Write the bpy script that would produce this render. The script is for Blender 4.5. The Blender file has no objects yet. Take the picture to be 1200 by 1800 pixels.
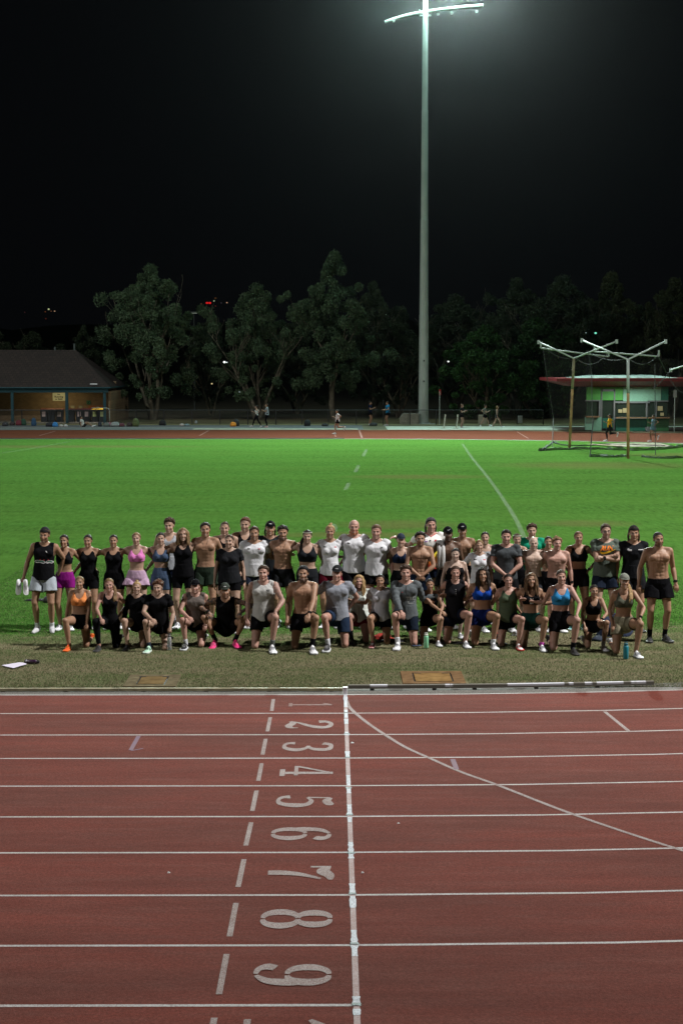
import bpy, math, random
import numpy as np
from mathutils import Vector, Matrix, noise as mnoise
from mathutils.bvhtree import BVHTree
random.seed(7); RS = np.random.RandomState(11)
R = math.radians
sc = bpy.context.scene
col = sc.collection
# ------------------------------------------------------------------ camera
HC = 4.70; FPX = 2771.0; W0, H0 = 1200.0, 1800.0
PITCH = math.atan(260.0 / FPX); YAW = -math.atan(14.0 / FPX)
cam = bpy.data.cameras.new('camera'); cam_o = bpy.data.objects.new('camera', cam); col.objects.link(cam_o)
cam.sensor_fit = 'VERTICAL'; cam.sensor_height = 36.0; cam.lens = 36.0 * FPX / H0
cam.clip_end = 2000; cam.clip_start = 0.1
cam_o.location = (0, 0, HC); cam_o.rotation_euler = (R(90) - PITCH, 0, YAW)
sc.camera = cam_o
CR = np.array(cam_o.rotation_euler.to_matrix())
def ray(x, y):
    return CR @ np.array([(x - 600) / FPX, (900 - y) / FPX, -1.0])
def at(x, y, Y):                      # pixel of the photograph on the vertical plane Y -> world point
    d = ray(x, y); t = Y / d[1]; return Vector((d[0] * t, Y, HC + d[2] * t))
def gnd(x, y, z=0.0):
    d = ray(x, y); t = (z - HC) / d[2]; return Vector((d[0] * t, d[1] * t, z))
# ------------------------------------------------------------------ world, lights, exposure
w = bpy.data.worlds.new('World'); sc.world = w; w.use_nodes = True
bgn = w.node_tree.nodes['Background']; bgn.inputs[0].default_value = (0.0013, 0.0015, 0.0019, 1); bgn.inputs[1].default_value = 1.0
sc.view_settings.view_transform = 'Standard'; sc.view_settings.look = 'None'
sc.view_settings.exposure = 0.0; sc.view_settings.gamma = 1.0
sc.render.engine = 'CYCLES'
sc.cycles.use_denoising = True
sc.cycles.max_bounces = 4; sc.cycles.diffuse_bounces = 1; sc.cycles.volume_bounces = 0; sc.cycles.transparent_max_bounces = 12
def flood(name, loc, target, power, color, cone=150, rad=0.35, blend=0.6):
    L = bpy.data.lights.new(name, 'SPOT'); L.energy = power; L.color = color; L.spot_size = R(cone); L.spot_blend = blend
    L.shadow_soft_size = rad
    o = bpy.data.objects.new(name, L); col.objects.link(o); o.location = loc
    o.rotation_euler = (Vector(target) - Vector(loc)).to_track_quat('-Z', 'Y').to_euler(); return o
PX, PY = 7.05, 124.0
flood('floodlight_and_fill', (-36, 4, 31), (0, 46, 0), 27000, (1, .97, .93), 84, .3, 1.0)
flood('floodlight_and_fill', (35, 21, 41), (0, 46, 0), 200000, (1, .97, .93), 99, .22, 1.0)
flood('floodlight_and_fill', (PX + 2.2, PY - 2.2, 35.0), (PX + 1, 60, 0), 265000, (.88, 1, .94), 104, .5, 1.0)
flood('floodlight_and_fill', (-85, 118, 33), (-4, 62, 0), 190000, (.93, 1, .93), 80, .5, 1.0)
flood('floodlight_and_fill', (-48, 92, 33), (-11, 137, 9), 33000, (.95, 1, .95), 62, .5, 1.0)  # unseen fill lamp added to brighten the left-hand trees
flood('floodlight_spill', (PX + 2.2, PY - 1.4, 34.0), (PX, 40, 8), 46000, (.60, 1, .92), 165, .4, .5)
flood('floodlight_spill', (PX - 2.0, PY - 1.4, 33.9), (PX, 40, 8), 20000, (.60, 1, .92), 165, .4, .5)

for dx_, e_ in ((-1.9, 2600), (2.2, 4200)):          # spill of the lamp heads onto their own mast and arms
    GL = bpy.data.lights.new('floodlight_mast_spill', 'POINT'); GL.energy = e_; GL.color = (.66, 1, .92); GL.shadow_soft_size = .3
    glo = bpy.data.objects.new('floodlight_mast_spill', GL); col.objects.link(glo); glo.location = (PX + dx_, PY - 1.5, 34.0)

# ------------------------------------------------------------------ helpers
def tag(o, label=None, cat=None, group=None, kind=None):
    if label: o['label'] = label
    if cat: o['category'] = cat
    if group: o['group'] = group
    if kind: o['kind'] = kind
    return o
def empty(name, loc=(0, 0, 0), rz=0):
    o = bpy.data.objects.new(name, None); col.objects.link(o); o.location = loc; o.rotation_euler = (0, 0, rz); return o
def mesh_obj(name, verts, faces, mat, parent=None, smooth=False, loc=None):
    me = bpy.data.meshes.new(name)
    me.from_pydata([tuple(v) for v in verts] if not isinstance(verts, np.ndarray) else verts.tolist(), [], faces if isinstance(faces, list) else faces.tolist())
    if smooth: me.polygons.foreach_set('use_smooth', [True] * len(me.polygons))
    if mat is not None:
        for m in (mat if isinstance(mat, (list, tuple)) else [mat]): me.materials.append(m)
    o = bpy.data.objects.new(name, me); col.objects.link(o)
    if parent: o.parent = parent
    if loc is not None: o.location = loc
    return o
class MB:
    def __init__(s): s.v = []; s.f = []
    def add(s, vs, fs):
        n = len(s.v); s.v += [tuple(v) for v in vs]; s.f += [tuple(i + n for i in f) for f in fs]; return s
    def box(s, x0, y0, z0, x1, y1, z1, bev=0.0):
        if bev <= 0:
            return s.add([(x0, y0, z0), (x1, y0, z0), (x1, y1, z0), (x0, y1, z0), (x0, y0, z1), (x1, y0, z1), (x1, y1, z1), (x0, y1, z1)],
                  [(0, 3, 2, 1), (4, 5, 6, 7), (0, 1, 5, 4), (1, 2, 6, 5), (2, 3, 7, 6), (3, 0, 4, 7)])
        b = bev; L = []
        for z, i in ((z0, b), (z0 + b, 0), (z1 - b, 0), (z1, b)):
            L.append([(x0 + b, y0 + i, z), (x1 - b, y0 + i, z), (x1 - i, y0 + b, z), (x1 - i, y1 - b, z), (x1 - b, y1 - i, z), (x0 + b, y1 - i, z), (x0 + i, y1 - b, z), (x0 + i, y0 + b, z)])
        vs = sum(L, []); fs = [tuple(range(7, -1, -1)), tuple(range(24, 32))]
        for k in range(3):
            for j in range(8): fs.append((k * 8 + j, k * 8 + (j + 1) % 8, k * 8 + 8 + (j + 1) % 8, k * 8 + 8 + j))
        return s.add(vs, fs)
    def tube(s, pts, rad, n=8, cap=True):
        pts = [Vector(p) for p in pts]; m = len(pts)
        if not isinstance(rad, (list, tuple)): rad = [rad] * m
        vs = []; fs = []; ref = None
        for i, p in enumerate(pts):
            d = (pts[min(i + 1, m - 1)] - pts[max(i - 1, 0)])
            d = d.normalized() if d.length > 1e-9 else Vector((0, 0, 1))
            if ref is None: ref = Vector((1, 0, 0)) if abs(d.x) < .8 else Vector((0, 1, 0))
            a = (ref - d * ref.dot(d)).normalized(); ref = a; b = d.cross(a)
            for k in range(n):
                t = 2 * math.pi * k / n; vs.append(p + a * math.cos(t) * rad[i] + b * math.sin(t) * rad[i])
        for i in range(m - 1):
            for k in range(n):
                fs.append((i * n + k, i * n + (k + 1) % n, (i + 1) * n + (k + 1) % n, (i + 1) * n + k))
        if cap: fs += [tuple(range(n - 1, -1, -1)), tuple(range((m - 1) * n, m * n))]
        return s.add(vs, fs)
    def lathe(s, prof, c=(0, 0, 0), n=20):
        vs = []; fs = []; m = len(prof)
        for r, z in prof:
            for k in range(n):
                t = 2 * math.pi * k / n; vs.append((c[0] + r * math.cos(t), c[1] + r * math.sin(t), c[2] + z))
        for i in range(m - 1):
            for k in range(n): fs.append((i * n + k, i * n + (k + 1) % n, (i + 1) * n + (k + 1) % n, (i + 1) * n + k))
        fs += [tuple(range(n - 1, -1, -1)), tuple(range((m - 1) * n, m * n))]
        return s.add(vs, fs)
    def ell(s, c, r, rot=None, nu=14, nv=8):
        vs = []; fs = []; c = Vector(c)
        for i in range(1, nv):
            ph = math.pi * i / nv
            for k in range(nu):
                t = 2 * math.pi * k / nu
                q = Vector((r[0] * math.sin(ph) * math.cos(t), r[1] * math.sin(ph) * math.sin(t), r[2] * math.cos(ph)))
                vs.append(c + (rot @ q if rot else q))
        top = Vector((0, 0, r[2])); vs.append(c + (rot @ top if rot else top)); vs.append(c - (rot @ top if rot else top))
        T = len(vs) - 2
        for k in range(nu):
            fs.append((T, k, (k + 1) % nu)); b = (nv - 2) * nu; fs.append((T + 1, b + (k + 1) % nu, b + k))
        for i in range(nv - 2):
            for k in range(nu): fs.append((i * nu + k, (i + 1) * nu + k, (i + 1) * nu + (k + 1) % nu, i * nu + (k + 1) % nu))
        return s.add(vs, fs)
    def quad(s, a, b, c, d): return s.add([a, b, c, d], [(0, 1, 2, 3)])
    def build(s, name, mat, parent=None, smooth=False, loc=None): return mesh_obj(name, s.v, s.f, mat, parent, smooth, loc)

# ------------------------------------------------------------------ materials
def nt(name):
    m = bpy.data.materials.new(name); m.use_nodes = True; t = m.node_tree
    return m, t.nodes, t.links, t.nodes['Principled BSDF']
MC = {}
def mat(name, c, rough=.6, metal=0., nscale=0., namt=0., bump=0., bscale=40., spec=.5, emit=None, estr=0.):
    key = (name, tuple(c), rough, metal, nscale, namt, bump, bscale)
    if key in MC: return MC[key]
    m, N, L, b = nt(name)
    b.inputs['Base Color'].default_value = (*c[:3], 1); b.inputs['Roughness'].default_value = rough; b.inputs['Metallic'].default_value = metal
    b.inputs['Specular IOR Level'].default_value = spec
    tc = N.new('ShaderNodeTexCoord')
    if nscale:
        nz = N.new('ShaderNodeTexNoise'); nz.inputs['Scale'].default_value = nscale; nz.inputs['Detail'].default_value = 5; L.new(tc.outputs['Object'], nz.inputs['Vector'])
        mr = N.new('ShaderNodeMapRange'); mr.inputs[1].default_value = .3; mr.inputs[2].default_value = .7; mr.inputs[3].default_value = 1 - namt; mr.inputs[4].default_value = 1 + namt
        L.new(nz.outputs[0], mr.inputs[0])
        mx = N.new('ShaderNodeVectorMath'); mx.operation = 'SCALE'; mx.inputs[0].default_value = c[:3]; L.new(mr.outputs[0], mx.inputs['Scale']); L.new(mx.outputs[0], b.inputs['Base Color'])
    if bump:
        nb = N.new('ShaderNodeTexNoise'); nb.inputs['Scale'].default_value = bscale; nb.inputs['Detail'].default_value = 4; L.new(tc.outputs['Object'], nb.inputs['Vector'])
        bp = N.new('ShaderNodeBump'); bp.inputs['Strength'].default_value = 1; bp.inputs['Distance'].default_value = bump; L.new(nb.outputs[0], bp.inputs['Height']); L.new(bp.outputs[0], b.inputs['Normal'])
    if emit: b.inputs['Emission Color'].default_value = (*emit, 1); b.inputs['Emission Strength'].default_value = estr
    MC[key] = m; return m
def math_node(N, L, op, a, b=None, c=None):
    n = N.new('ShaderNodeMath'); n.operation = op
    for i, v in enumerate((a, b, c)):
        if v is None: continue
        if isinstance(v, (int, float)): n.inputs[i].default_value = v
        else: L.new(v, n.inputs[i])
    return n.outputs[0]
def noise_node(N, L, vec, scale, detail=4, rough=.55, stretch=None):
    if stretch:
        mp = N.new('ShaderNodeMapping'); mp.inputs['Scale'].default_value = stretch; L.new(vec, mp.inputs[0]); vec = mp.outputs[0]
    n = N.new('ShaderNodeTexNoise'); n.inputs['Scale'].default_value = scale; n.inputs['Detail'].default_value = detail; n.inputs['Roughness'].default_value = rough
    L.new(vec, n.inputs['Vector']); return n.outputs[0]
def mixc(N, L, f, a, b):
    m = N.new('ShaderNodeMix'); m.data_type = 'RGBA'
    if isinstance(f, (int, float)): m.inputs[0].default_value = f
    else: L.new(f, m.inputs[0])
    for i, v in ((6, a), (7, b)):
        if isinstance(v, (tuple, list)): m.inputs[i].default_value = (*v[:3], 1)
        else: L.new(v, m.inputs[i])
    return m.outputs[2]
def rng(N, L, v, a, b, c=0., d=1.):
    m = N.new('ShaderNodeMapRange'); L.new(v, m.inputs[0])
    for i, x in enumerate((a, b, c, d)): m.inputs[i + 1].default_value = x
    return m.outputs[0]

# track rubber
def rubber_mat(name, base, dark, pale):
    m, N, L, b = nt(name); g = N.new('ShaderNodeNewGeometry').outputs['Position']
    big = noise_node(N, L, g, .5, 5, .6, (.5, 1.6, 1)); mid = noise_node(N, L, g, 4, 5, .6, (.35, 1.5, 1)); fine = noise_node(N, L, g, 110, 2, .7)
    c = mixc(N, L, rng(N, L, big, .35, .65), base, dark)
    c = mixc(N, L, rng(N, L, mid, .45, .72, 0, .45), c, pale)
    c = mixc(N, L, rng(N, L, fine, .5, .75, 0, .55), c, [x * .35 for x in base])
    c = mixc(N, L, rng(N, L, noise_node(N, L, g, 170, 1, .5), .66, .78, 0, .5), c, [min(1, x * 2.2 + .05) for x in base])
    gr = noise_node(N, L, g, 38, 3, .8); hv = N.new('ShaderNodeVectorMath'); hv.operation = 'SCALE'; L.new(c, hv.inputs[0]); L.new(rng(N, L, gr, .3, .7, .72, 1.28), hv.inputs['Scale']); c = hv.outputs[0]
    wr = noise_node(N, L, g, 1.1, 6, .7, (.22, 2.2, 1)); hw_ = N.new('ShaderNodeVectorMath'); hw_.operation = 'SCALE'; L.new(c, hw_.inputs[0]); L.new(rng(N, L, wr, .3, .7, .84, 1.16), hw_.inputs['Scale']); c = hw_.outputs[0]
    L.new(c, b.inputs['Base Color']); b.inputs['Roughness'].default_value = .9; b.inputs['Specular IOR Level'].default_value = .04
    bp = N.new('ShaderNodeBump'); bp.inputs['Distance'].default_value = .006; L.new(fine, bp.inputs['Height']); L.new(bp.outputs[0], b.inputs['Normal']); return m
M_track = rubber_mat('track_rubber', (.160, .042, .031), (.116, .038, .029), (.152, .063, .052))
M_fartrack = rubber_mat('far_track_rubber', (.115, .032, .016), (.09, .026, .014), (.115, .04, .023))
# paint with wear
def paint_mat(name, c, wear=.35, under=(.19, .07, .055), fs=160):
    m, N, L, b = nt(name); g = N.new('ShaderNodeNewGeometry').outputs['Position']
    f = noise_node(N, L, g, fs, 2, .7); l = noise_node(N, L, g, 3, 4, .6)
    s = math_node(N, L, 'ADD', f, math_node(N, L, 'MULTIPLY', math_node(N, L, 'SUBTRACT', l, .5), .35))
    k = rng(N, L, s, .38 + .0, .62, 1.0, 1.0 - wear * 2.2)
    L.new(mixc(N, L, k, under, c), b.inputs['Base Color']); b.inputs['Roughness'].default_value = .8; return m
M_line = paint_mat('lane_line_paint', (.47, .43, .43), .30, (.12, .05, .04), 90)
M_num = paint_mat('numeral_paint', (.30, .235, .225), .40, (.13, .05, .04), 80)
M_pink = paint_mat('faded_paint', (.165, .062, .048), .5, (.15,.05,.04), 80)
M_blue = paint_mat('blue_mark_paint', (.115, .060, .125), .35)
M_worn = paint_mat('worn_start_line_paint', (.44, .35, .35), .36)
M_tape = paint_mat('white_tape', (.62, .64, .70), .20, (.05, .05, .06), 60)
M_blk = mat('black_tape', (.015, .015, .018), .6)
# grass ground
def grass_mat():
    m, N, L, b = nt('grass_turf'); g = N.new('ShaderNodeNewGeometry').outputs['Position']
    sp = N.new('ShaderNodeSeparateXYZ'); L.new(g, sp.inputs[0]); Y = sp.outputs[1]; X = sp.outputs[0]
    big = noise_node(N, L, g, .22, 5, .6); fine = noise_node(N, L, g, 26, 3, .7, (.5, 1, 1)); mid = noise_node(N, L, g, 1.6, 4, .6, (.25, 1, 1))
    blades = noise_node(N, L, g, 95, 2, .8, (.45, 1, 1))
    green = mixc(N, L, rng(N, L, mid, .35, .68), (.058, .152, .027), (.084, .203, .036))
    green = mixc(N, L, rng(N, L, big, .45, .7, 0, .6), green, (.075, .150, .030))
    green = mixc(N, L, rng(N, L, fine, .40, .75, 0, .45), green, (.028, .088, .014))
    stripe = noise_node(N, L, g, .35, 2, .5, (.05, 1, 1))
    green = mixc(N, L, rng(N, L, stripe, .40, .60, 0, .35), green, (.056, .130, .024))
    tuft = noise_node(N, L, g, 1, 5, .75, (6.5, 1.5, 1)); green = mixc(N, L, rng(N, L, tuft, .50, .70, 0, .75), green, (.026, .078, .016)); green = mixc(N, L, rng(N, L, tuft, .50, .32, 0, .6), green, (.092, .215, .05))
    bandn = N.new('ShaderNodeTexWave'); bandn.wave_type = 'BANDS'; bandn.bands_direction = 'Y'; bandn.inputs['Scale'].default_value = .055; bandn.inputs['Distortion'].default_value = .8; bandn.inputs['Detail'].default_value = 2; L.new(g, bandn.inputs['Vector'])
    green = mixc(N, L, rng(N, L, bandn.outputs[1], .3, .7, 0, .28), green, (.085, .185, .034))
    cl = noise_node(N, L, g, 5.5, 5, .75, (.3, 1, 1)); green = mixc(N, L, rng(N, L, cl, .52, .70, 0, .6), green, (.030, .085, .016))
    green = mixc(N, L, rng(N, L, noise_node(N, L, g, 3.1, 5, .75, (.4, 1, 1)), .60, .74, 0, .5), green, (.085, .165, .04))
    brown = mixc(N, L, rng(N, L, blades, .38, .62), (.145, .125, .070), (.26, .235, .15))
    brown = mixc(N, L, rng(N, L, mid, .40, .62, 0, .72), brown, (.082, .125, .042))
    # worn strip beside the track: Y below about 27.6, ragged edge; a few bare patches farther out
    edge = math_node(N, L, 'ADD', Y, math_node(N, L, 'MULTIPLY', math_node(N, L, 'SUBTRACT', noise_node(N, L, g, .8, 5, .65, (.4, 1, 1)), .5), 2.6))
    edge = math_node(N, L, 'ADD', edge, math_node(N, L, 'MULTIPLY', X, -.06))
    f = rng(N, L, edge, 28.6, 26.3, 0, 1); f = rng(N, L, math_node(N, L, 'ADD', f, math_node(N, L, 'MULTIPLY', math_node(N, L, 'SUBTRACT', noise_node(N, L, g, 7, 4, .7, (.5, 1, 1)), .5), 1.1)), .3, .7)
    c = mixc(N, L, f, green, brown)
    patches = None
    for (px, py, rx, ry) in ((700, 922, 1.9, 1.6), (735, 838, 3.2, 1.5), (1055, 818, 5.2, 3.0), (1030, 920, 1.6, 1.2), (1190, 800, 3.0, 2.2), (100, 785, 9, 1.7), (640, 940, 3, .8)):
        q = gnd(px, py)
        dx = math_node(N, L, 'DIVIDE', math_node(N, L, 'SUBTRACT', X, q.x), rx); dy = math_node(N, L, 'DIVIDE', math_node(N, L, 'SUBTRACT', Y, q.y), ry)
        d = math_node(N, L, 'ADD', math_node(N, L, 'MULTIPLY', dx, dx), math_node(N, L, 'MULTIPLY', dy, dy))
        d = math_node(N, L, 'ADD', d, math_node(N, L, 'MULTIPLY', math_node(N, L, 'SUBTRACT', noise_node(N, L, g, 1.5, 4, .7), .5), 1.3))
        k = rng(N, L, d, 1.2, .1, 0, .55)
        patches = k if patches is None else math_node(N, L, 'MAXIMUM', patches, k)
    c = mixc(N, L, patches, c, (.125, .115, .045))
    L.new(c, b.inputs['Base Color']); b.inputs['Roughness'].default_value = 1; b.inputs['Specular IOR Level'].default_value = 0
    bp = N.new('ShaderNodeBump'); bp.inputs['Distance'].default_value = .05; bp.inputs['Strength'].default_value = .8
    L.new(math_node(N, L, 'ADD', math_node(N, L, 'MULTIPLY', blades, .5), fine), bp.inputs['Height']); L.new(bp.outputs[0], b.inputs['Normal']); return m
M_grass = grass_mat()
M_earth = mat('dry_ground', (.10, .085, .05), .95, nscale=.8, namt=.35, bump=.03, bscale=8)
M_asph = mat('asphalt_path', (.085, .085, .09), .9, nscale=2, namt=.25, bump=.005, bscale=90)
M_conc = mat('concrete', (.33, .32, .27), .9, nscale=3, namt=.2, bump=.004, bscale=60)
M_gravel = mat('gutter_grit', (.16, .155, .14), .9, nscale=45, namt=.7, bump=.01, bscale=70)

# ------------------------------------------------------------------ the ground and the track
K0 = 22.16                                   # Y of the inner edge of lane 1
XS = gnd(607, 1222).x                        # the finish line
RB = 38.85                                   # bend radius, centre (XS, K0+RB)
def arcpts(r, a0=-90, a1=90, n=60):
    return [(XS + r * math.cos(R(a0 + (a1 - a0) * i / n)), K0 + RB + r * math.sin(R(a0 + (a1 - a0) * i / n))) for i in range(n + 1)]
def band(name, r0, r1, z, m, kind='structure', left=-80, parent=None):
    inner = [(left, K0 + RB - r0)] + arcpts(r0) + [(left, K0 + RB + r0)]
    outer = [(left, K0 + RB - r1)] + arcpts(r1) + [(left, K0 + RB + r1)]
    v = [(*p, z) for p in inner] + [(*p, z) for p in outer]; n = len(inner)
    f = [(i, n + i, n + i + 1, i + 1) for i in range(n - 1)]
    o = mesh_obj(name, v, f, m, parent)
    if kind: o['kind'] = kind
    return o
g = MB().quad((-700, -60, -.02), (700, -60, -.02), (700, 900, -.02), (-700, 900, -.02)).build('ground', M_earth); g['kind'] = 'structure'
# infield turf: one sheet inside the track, slightly inside the kerb
inner = [(-80, K0 + .48)] + arcpts(RB - .48) + [(-80, K0 + 2 * RB - .2)]
o = mesh_obj('infield_grass', [(*p, 0.0) for p in inner], [tuple(range(len(inner)))], M_grass); o['kind'] = 'structure'
gut = band('gutter_strip', RB - .5, RB + .02, .002, M_gravel)
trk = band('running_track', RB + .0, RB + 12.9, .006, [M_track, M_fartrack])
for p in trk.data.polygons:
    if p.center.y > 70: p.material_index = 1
apron = MB().quad((-120, -40, .001), (120, -40, .001), (120, K0 - 12.3, .001), (-120, K0 - 12.3, .001)).build('concrete_apron', M_conc); apron['kind'] = 'structure'

# lane lines: thin sheets following the straight and the bend
def line_band(rc, wd, z, m, x_left=-60, name='lane_line', a1=60):
    P = [(x_left, K0 + RB - rc)] + [(XS - .001, K0 + RB - rc)] + arcpts(rc, -90, a1, 60)[1:]
    P0 = []; P1 = []
    for k, p in enumerate(P):
        if k < 2: n_ = (0, -1)
        else:
            d = (p[0] - XS, p[1] - K0 - RB); l = math.hypot(*d); n_ = (d[0] / l, d[1] / l)
        P0.append((p[0] - n_[0] * wd / 2, p[1] - n_[1] * wd / 2, z)); P1.append((p[0] + n_[0] * wd / 2, p[1] + n_[1] * wd / 2, z))
    n = len(P); o = mesh_obj(name, P0 + P1, [(i, n + i, n + i + 1, i + 1) for i in range(n - 1)], m); return tag(o, kind='structure')
ys_line = [1222, 1254.6, 1292.4, 1333.6, 1382.3, 1436.4, 1499.6, 1574.6, 1663.0, 1768.5]
for k, y in enumerate(ys_line):
    Yk = gnd(610, y).y if k else K0 - .03
    if k == 9:
        o = MB().quad((-60, Yk - .022, .008), (XS, Yk - .022, .008), (XS, Yk + .022, .008), (-60, Yk + .022, .008)).build('lane_line', M_line); tag(o, kind='structure')
    else: line_band(RB + (K0 - Yk), .042, .0080, M_line)
def strip(pts, wd, z, m, name, kind='structure', ragged=0):
    P0 = []; P1 = []
    for i, p in enumerate(pts):
        a = pts[max(i - 1, 0)]; c = pts[min(i + 1, len(pts) - 1)]; d = Vector((c[0] - a[0], c[1] - a[1])).normalized(); n_ = Vector((-d.y, d.x))
        e = wd / 2 * (1 + random.uniform(-ragged, ragged)); P0.append((p[0] - n_.x * e, p[1] - n_.y * e, z)); P1.append((p[0] + n_.x * e, p[1] + n_.y * e, z))
    n = len(pts); o = mesh_obj(name, P0 + P1, [(i, i + 1, n + i + 1, n + i) for i in range(n - 1)], m); return tag(o, kind=kind)
def gl(px): return [tuple(gnd(*p)[:2]) for p in px]
def smoothpts(P, n=8):
    out = []
    for i in range(len(P) - 1):
        p0, p1, p2, p3 = P[max(i - 1, 0)], P[i], P[i + 1], P[min(i + 2, len(P) - 1)]
        for k in range(n):
            t = k / n; out.append(tuple(.5 * ((2 * p1[j]) + (-p0[j] + p2[j]) * t + (2 * p0[j] - 5 * p1[j] + 4 * p2[j] - p3[j]) * t * t + (-p0[j] + 3 * p1[j] - 3 * p2[j] + p3[j]) * t ** 3) for j in range(len(p1))))
    return out + [tuple(P[-1])]
strip(smoothpts(gl([(609, 1232), (613, 1243), (627, 1257), (650, 1275), (683, 1297), (713, 1315), (757, 1335), (812, 1359), (873, 1381), (1010, 1434), (1200, 1497), (1330, 1531)])), .05, .0100, M_num, 'curved_start_line')
strip(gl([(1062, 1252), (1105, 1287)]), .05, .0100, M_num, 'exchange_zone_mark')
# the finish line and its tape
Xf = [gnd(606.5, 1216), gnd(628, 1800)]
def fx(y): return 606.5 + (y - 1216) * 21.0 / 584
strip(gl([(fx(y), y) for y in (1219, 1400, 1600, 1812)]),   .048, .0100, M_worn, 'finish_line')
tp = [(1222, 1244), (1249, 1263), (1265, 1274), (1288, 1294), (1322, 1334), (1364, 1383), (1386, 1396), (1416, 1434), (1438, 1447), (1482, 1500), (1503, 1511), (1555, 1573), (1577, 1598), (1637, 1660), (1664, 1683), (1754, 1767), (1776, 1787)]
for a, b_ in tp:
    n = max(3, int((b_ - a) / 2.5)); strip(gl([(fx(a + (b_ - a) * i / n), a + (b_ - a) * i / n) for i in range(n + 1)]), .050, .0120, M_tape, 'line_tape', ragged=.25)
for y in (1254, 1291, 1333, 1387, 1434, 1501, 1573, 1661, 1768):
    strip([(gnd(fx(y), y).x - .034, gnd(fx(y), y).y), (gnd(fx(y), y).x + .034, gnd(fx(y), y).y)], .05, .0140, M_blk, 'black_tape_mark')
for (x0, y0, x1, y1) in ((480.5, 1230, 477.5, 1251), (475, 1262, 470, 1287), (467, 1300, 461.5, 1328), (460, 1343, 454, 1374), (451, 1391, 443.5, 1427), (441.5, 1447, 432, 1488), (429, 1512, 418.5, 1561), (415, 1589, 403.5, 1648), (398.5, 1679, 385, 1750), (377, 1791, 366, 1845)):
    strip(gl([(x0, y0), (x1, y1)]), .048, .0100, M_num, 'lane_dash')
strip(gl([(244, 1295), (230, 1320)]), .055, .0100, M_blue, 'blue_chalk_mark'); strip(gl([(231, 1321), (252, 1317)]), .03, .0110, M_blue, 'blue_chalk_mark')
strip(gl([(795, 1336), (802, 1354)]), .06, .0120, M_blue, 'blue_chalk_mark')
# numerals: stencil figures, top towards +X, reading direction towards the camera
SW = 1.0
def stroke(P, Wd, n=7):
    Q = smoothpts([(*p, w_) for p, w_ in zip(P, Wd)], n) if len(P) > 2 else [(*p, w_) for p, w_ in zip(P, Wd)]
    a = []; b_ = []
    for i, q in enumerate(Q):
        p = Q[max(i - 1, 0)]; r = Q[min(i + 1, len(Q) - 1)]; d = Vector((r[0] - p[0], r[1] - p[1])).normalized(); nn = Vector((-d.y, d.x)); e = q[2] / 2 * SW
        a.append((q[0] + nn.x * e, q[1] + nn.y * e)); b_.append((q[0] - nn.x * e, q[1] - nn.y * e))
    return a, b_
def half(cx, cy, rx, ry, side, w0=.05, w1=.15):      # half ring; side -1 left, +1 right; digits about .62 wide
    P = []; Wd = []
    for i in range(9):
        t = math.pi * i / 8; P.append((cx + side * (.018 + (rx) * math.sin(t)), cy + ry * math.cos(t))); Wd.append(w0 + (w1 - w0) * math.sin(t) ** 1.3)
    return P, Wd
DG = {
 '1': [([(.31, .0), (.31, 1.)], [.11, .11]), ([(.10, .035), (.52, .035)], [.07, .07]), ([(.28, .93), (.12, .80)], [.13, .05])],
 '2': [([(.10, .70), (.10, .86), (.28, .965), (.50, .88), (.53, .70), (.40, .48), (.20, .28), (.09, .09)], [.17, .12, .08, .13, .16, .12, .07, .06]),
       ([(.09, .08), (.22, .14), (.42, .06), (.56, .10), (.58, .26)], [.06, .12, .14, .10, .03])],
 '3': [([(.10, .80), (.16, .93), (.32, .965), (.50, .88), (.50, .68), (.40, .55), (.26, .515)], [.14, .10, .07, .13, .14, .08, .04]),
       ([(.26, .505), (.42, .46), (.54, .28), (.44, .08), (.26, .03), (.10, .10), (.09, .24)], [.04, .08, .16, .11, .06, .09, .14])],
 '4': [([(.43, .0), (.43, 1.)], [.11, .11]), ([(.22, .04), (.62, .04)], [.08, .08]), ([(.42, .97), (.05, .33)], [.05, .07]), ([(.02, .30), (.58, .30)], [.06, .06])],
 '5': [([(.14, .98), (.30, .91), (.48, .96), (.54, .98)], [.07, .13, .13, .04]), ([(.14, .97), (.12, .56)], [.05, .05]),
       ([(.13, .55), (.30, .63), (.50, .54), (.54, .32), (.46, .10), (.28, .03), (.12, .10), (.09, .24)], [.04, .07, .12, .17, .12, .06, .09, .14])],
 '6': [half(.31, .30, .19, .265, -1, .05, .14), half(.31, .30, .19, .265, 1, .05, .15), ([(.29, .96), (.14, .80), (.10, .52), (.13, .34)], [.05, .12, .15, .10]), ([(.33, .965), (.46, .93), (.53, .82), (.49, .72)], [.05, .08, .14, .12])],
 '7': [([(.07, .98), (.07, .66)], [.05, .05]), ([(.08, .93), (.24, .86), (.40, .95), (.56, .97)], [.09, .18, .14, .05]), ([(.52, .82), (.36, .50), (.30, .22), (.30, .0)], [.05, .10, .14, .14])],
 '8': [half(.31, .275, .20, .245, -1), half(.31, .275, .20, .245, 1), half(.31, .745, .17, .225, -1), half(.31, .745, .17, .225, 1)],
 '9': [half(.31, .70, .19, .265, -1, .05, .14), half(.31, .70, .19, .265, 1, .05, .15), ([(.33, .04), (.48, .20), (.52, .48), (.49, .66)], [.05, .12, .15, .10]), ([(.29, .035), (.16, .07), (.09, .18), (.13, .28)], [.05, .08, .14, .12])],
 '0': [half(.31, .5, .19, .46, -1, .05, .15), half(.31, .5, .19, .46, 1, .05, .15)],
}
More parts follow.
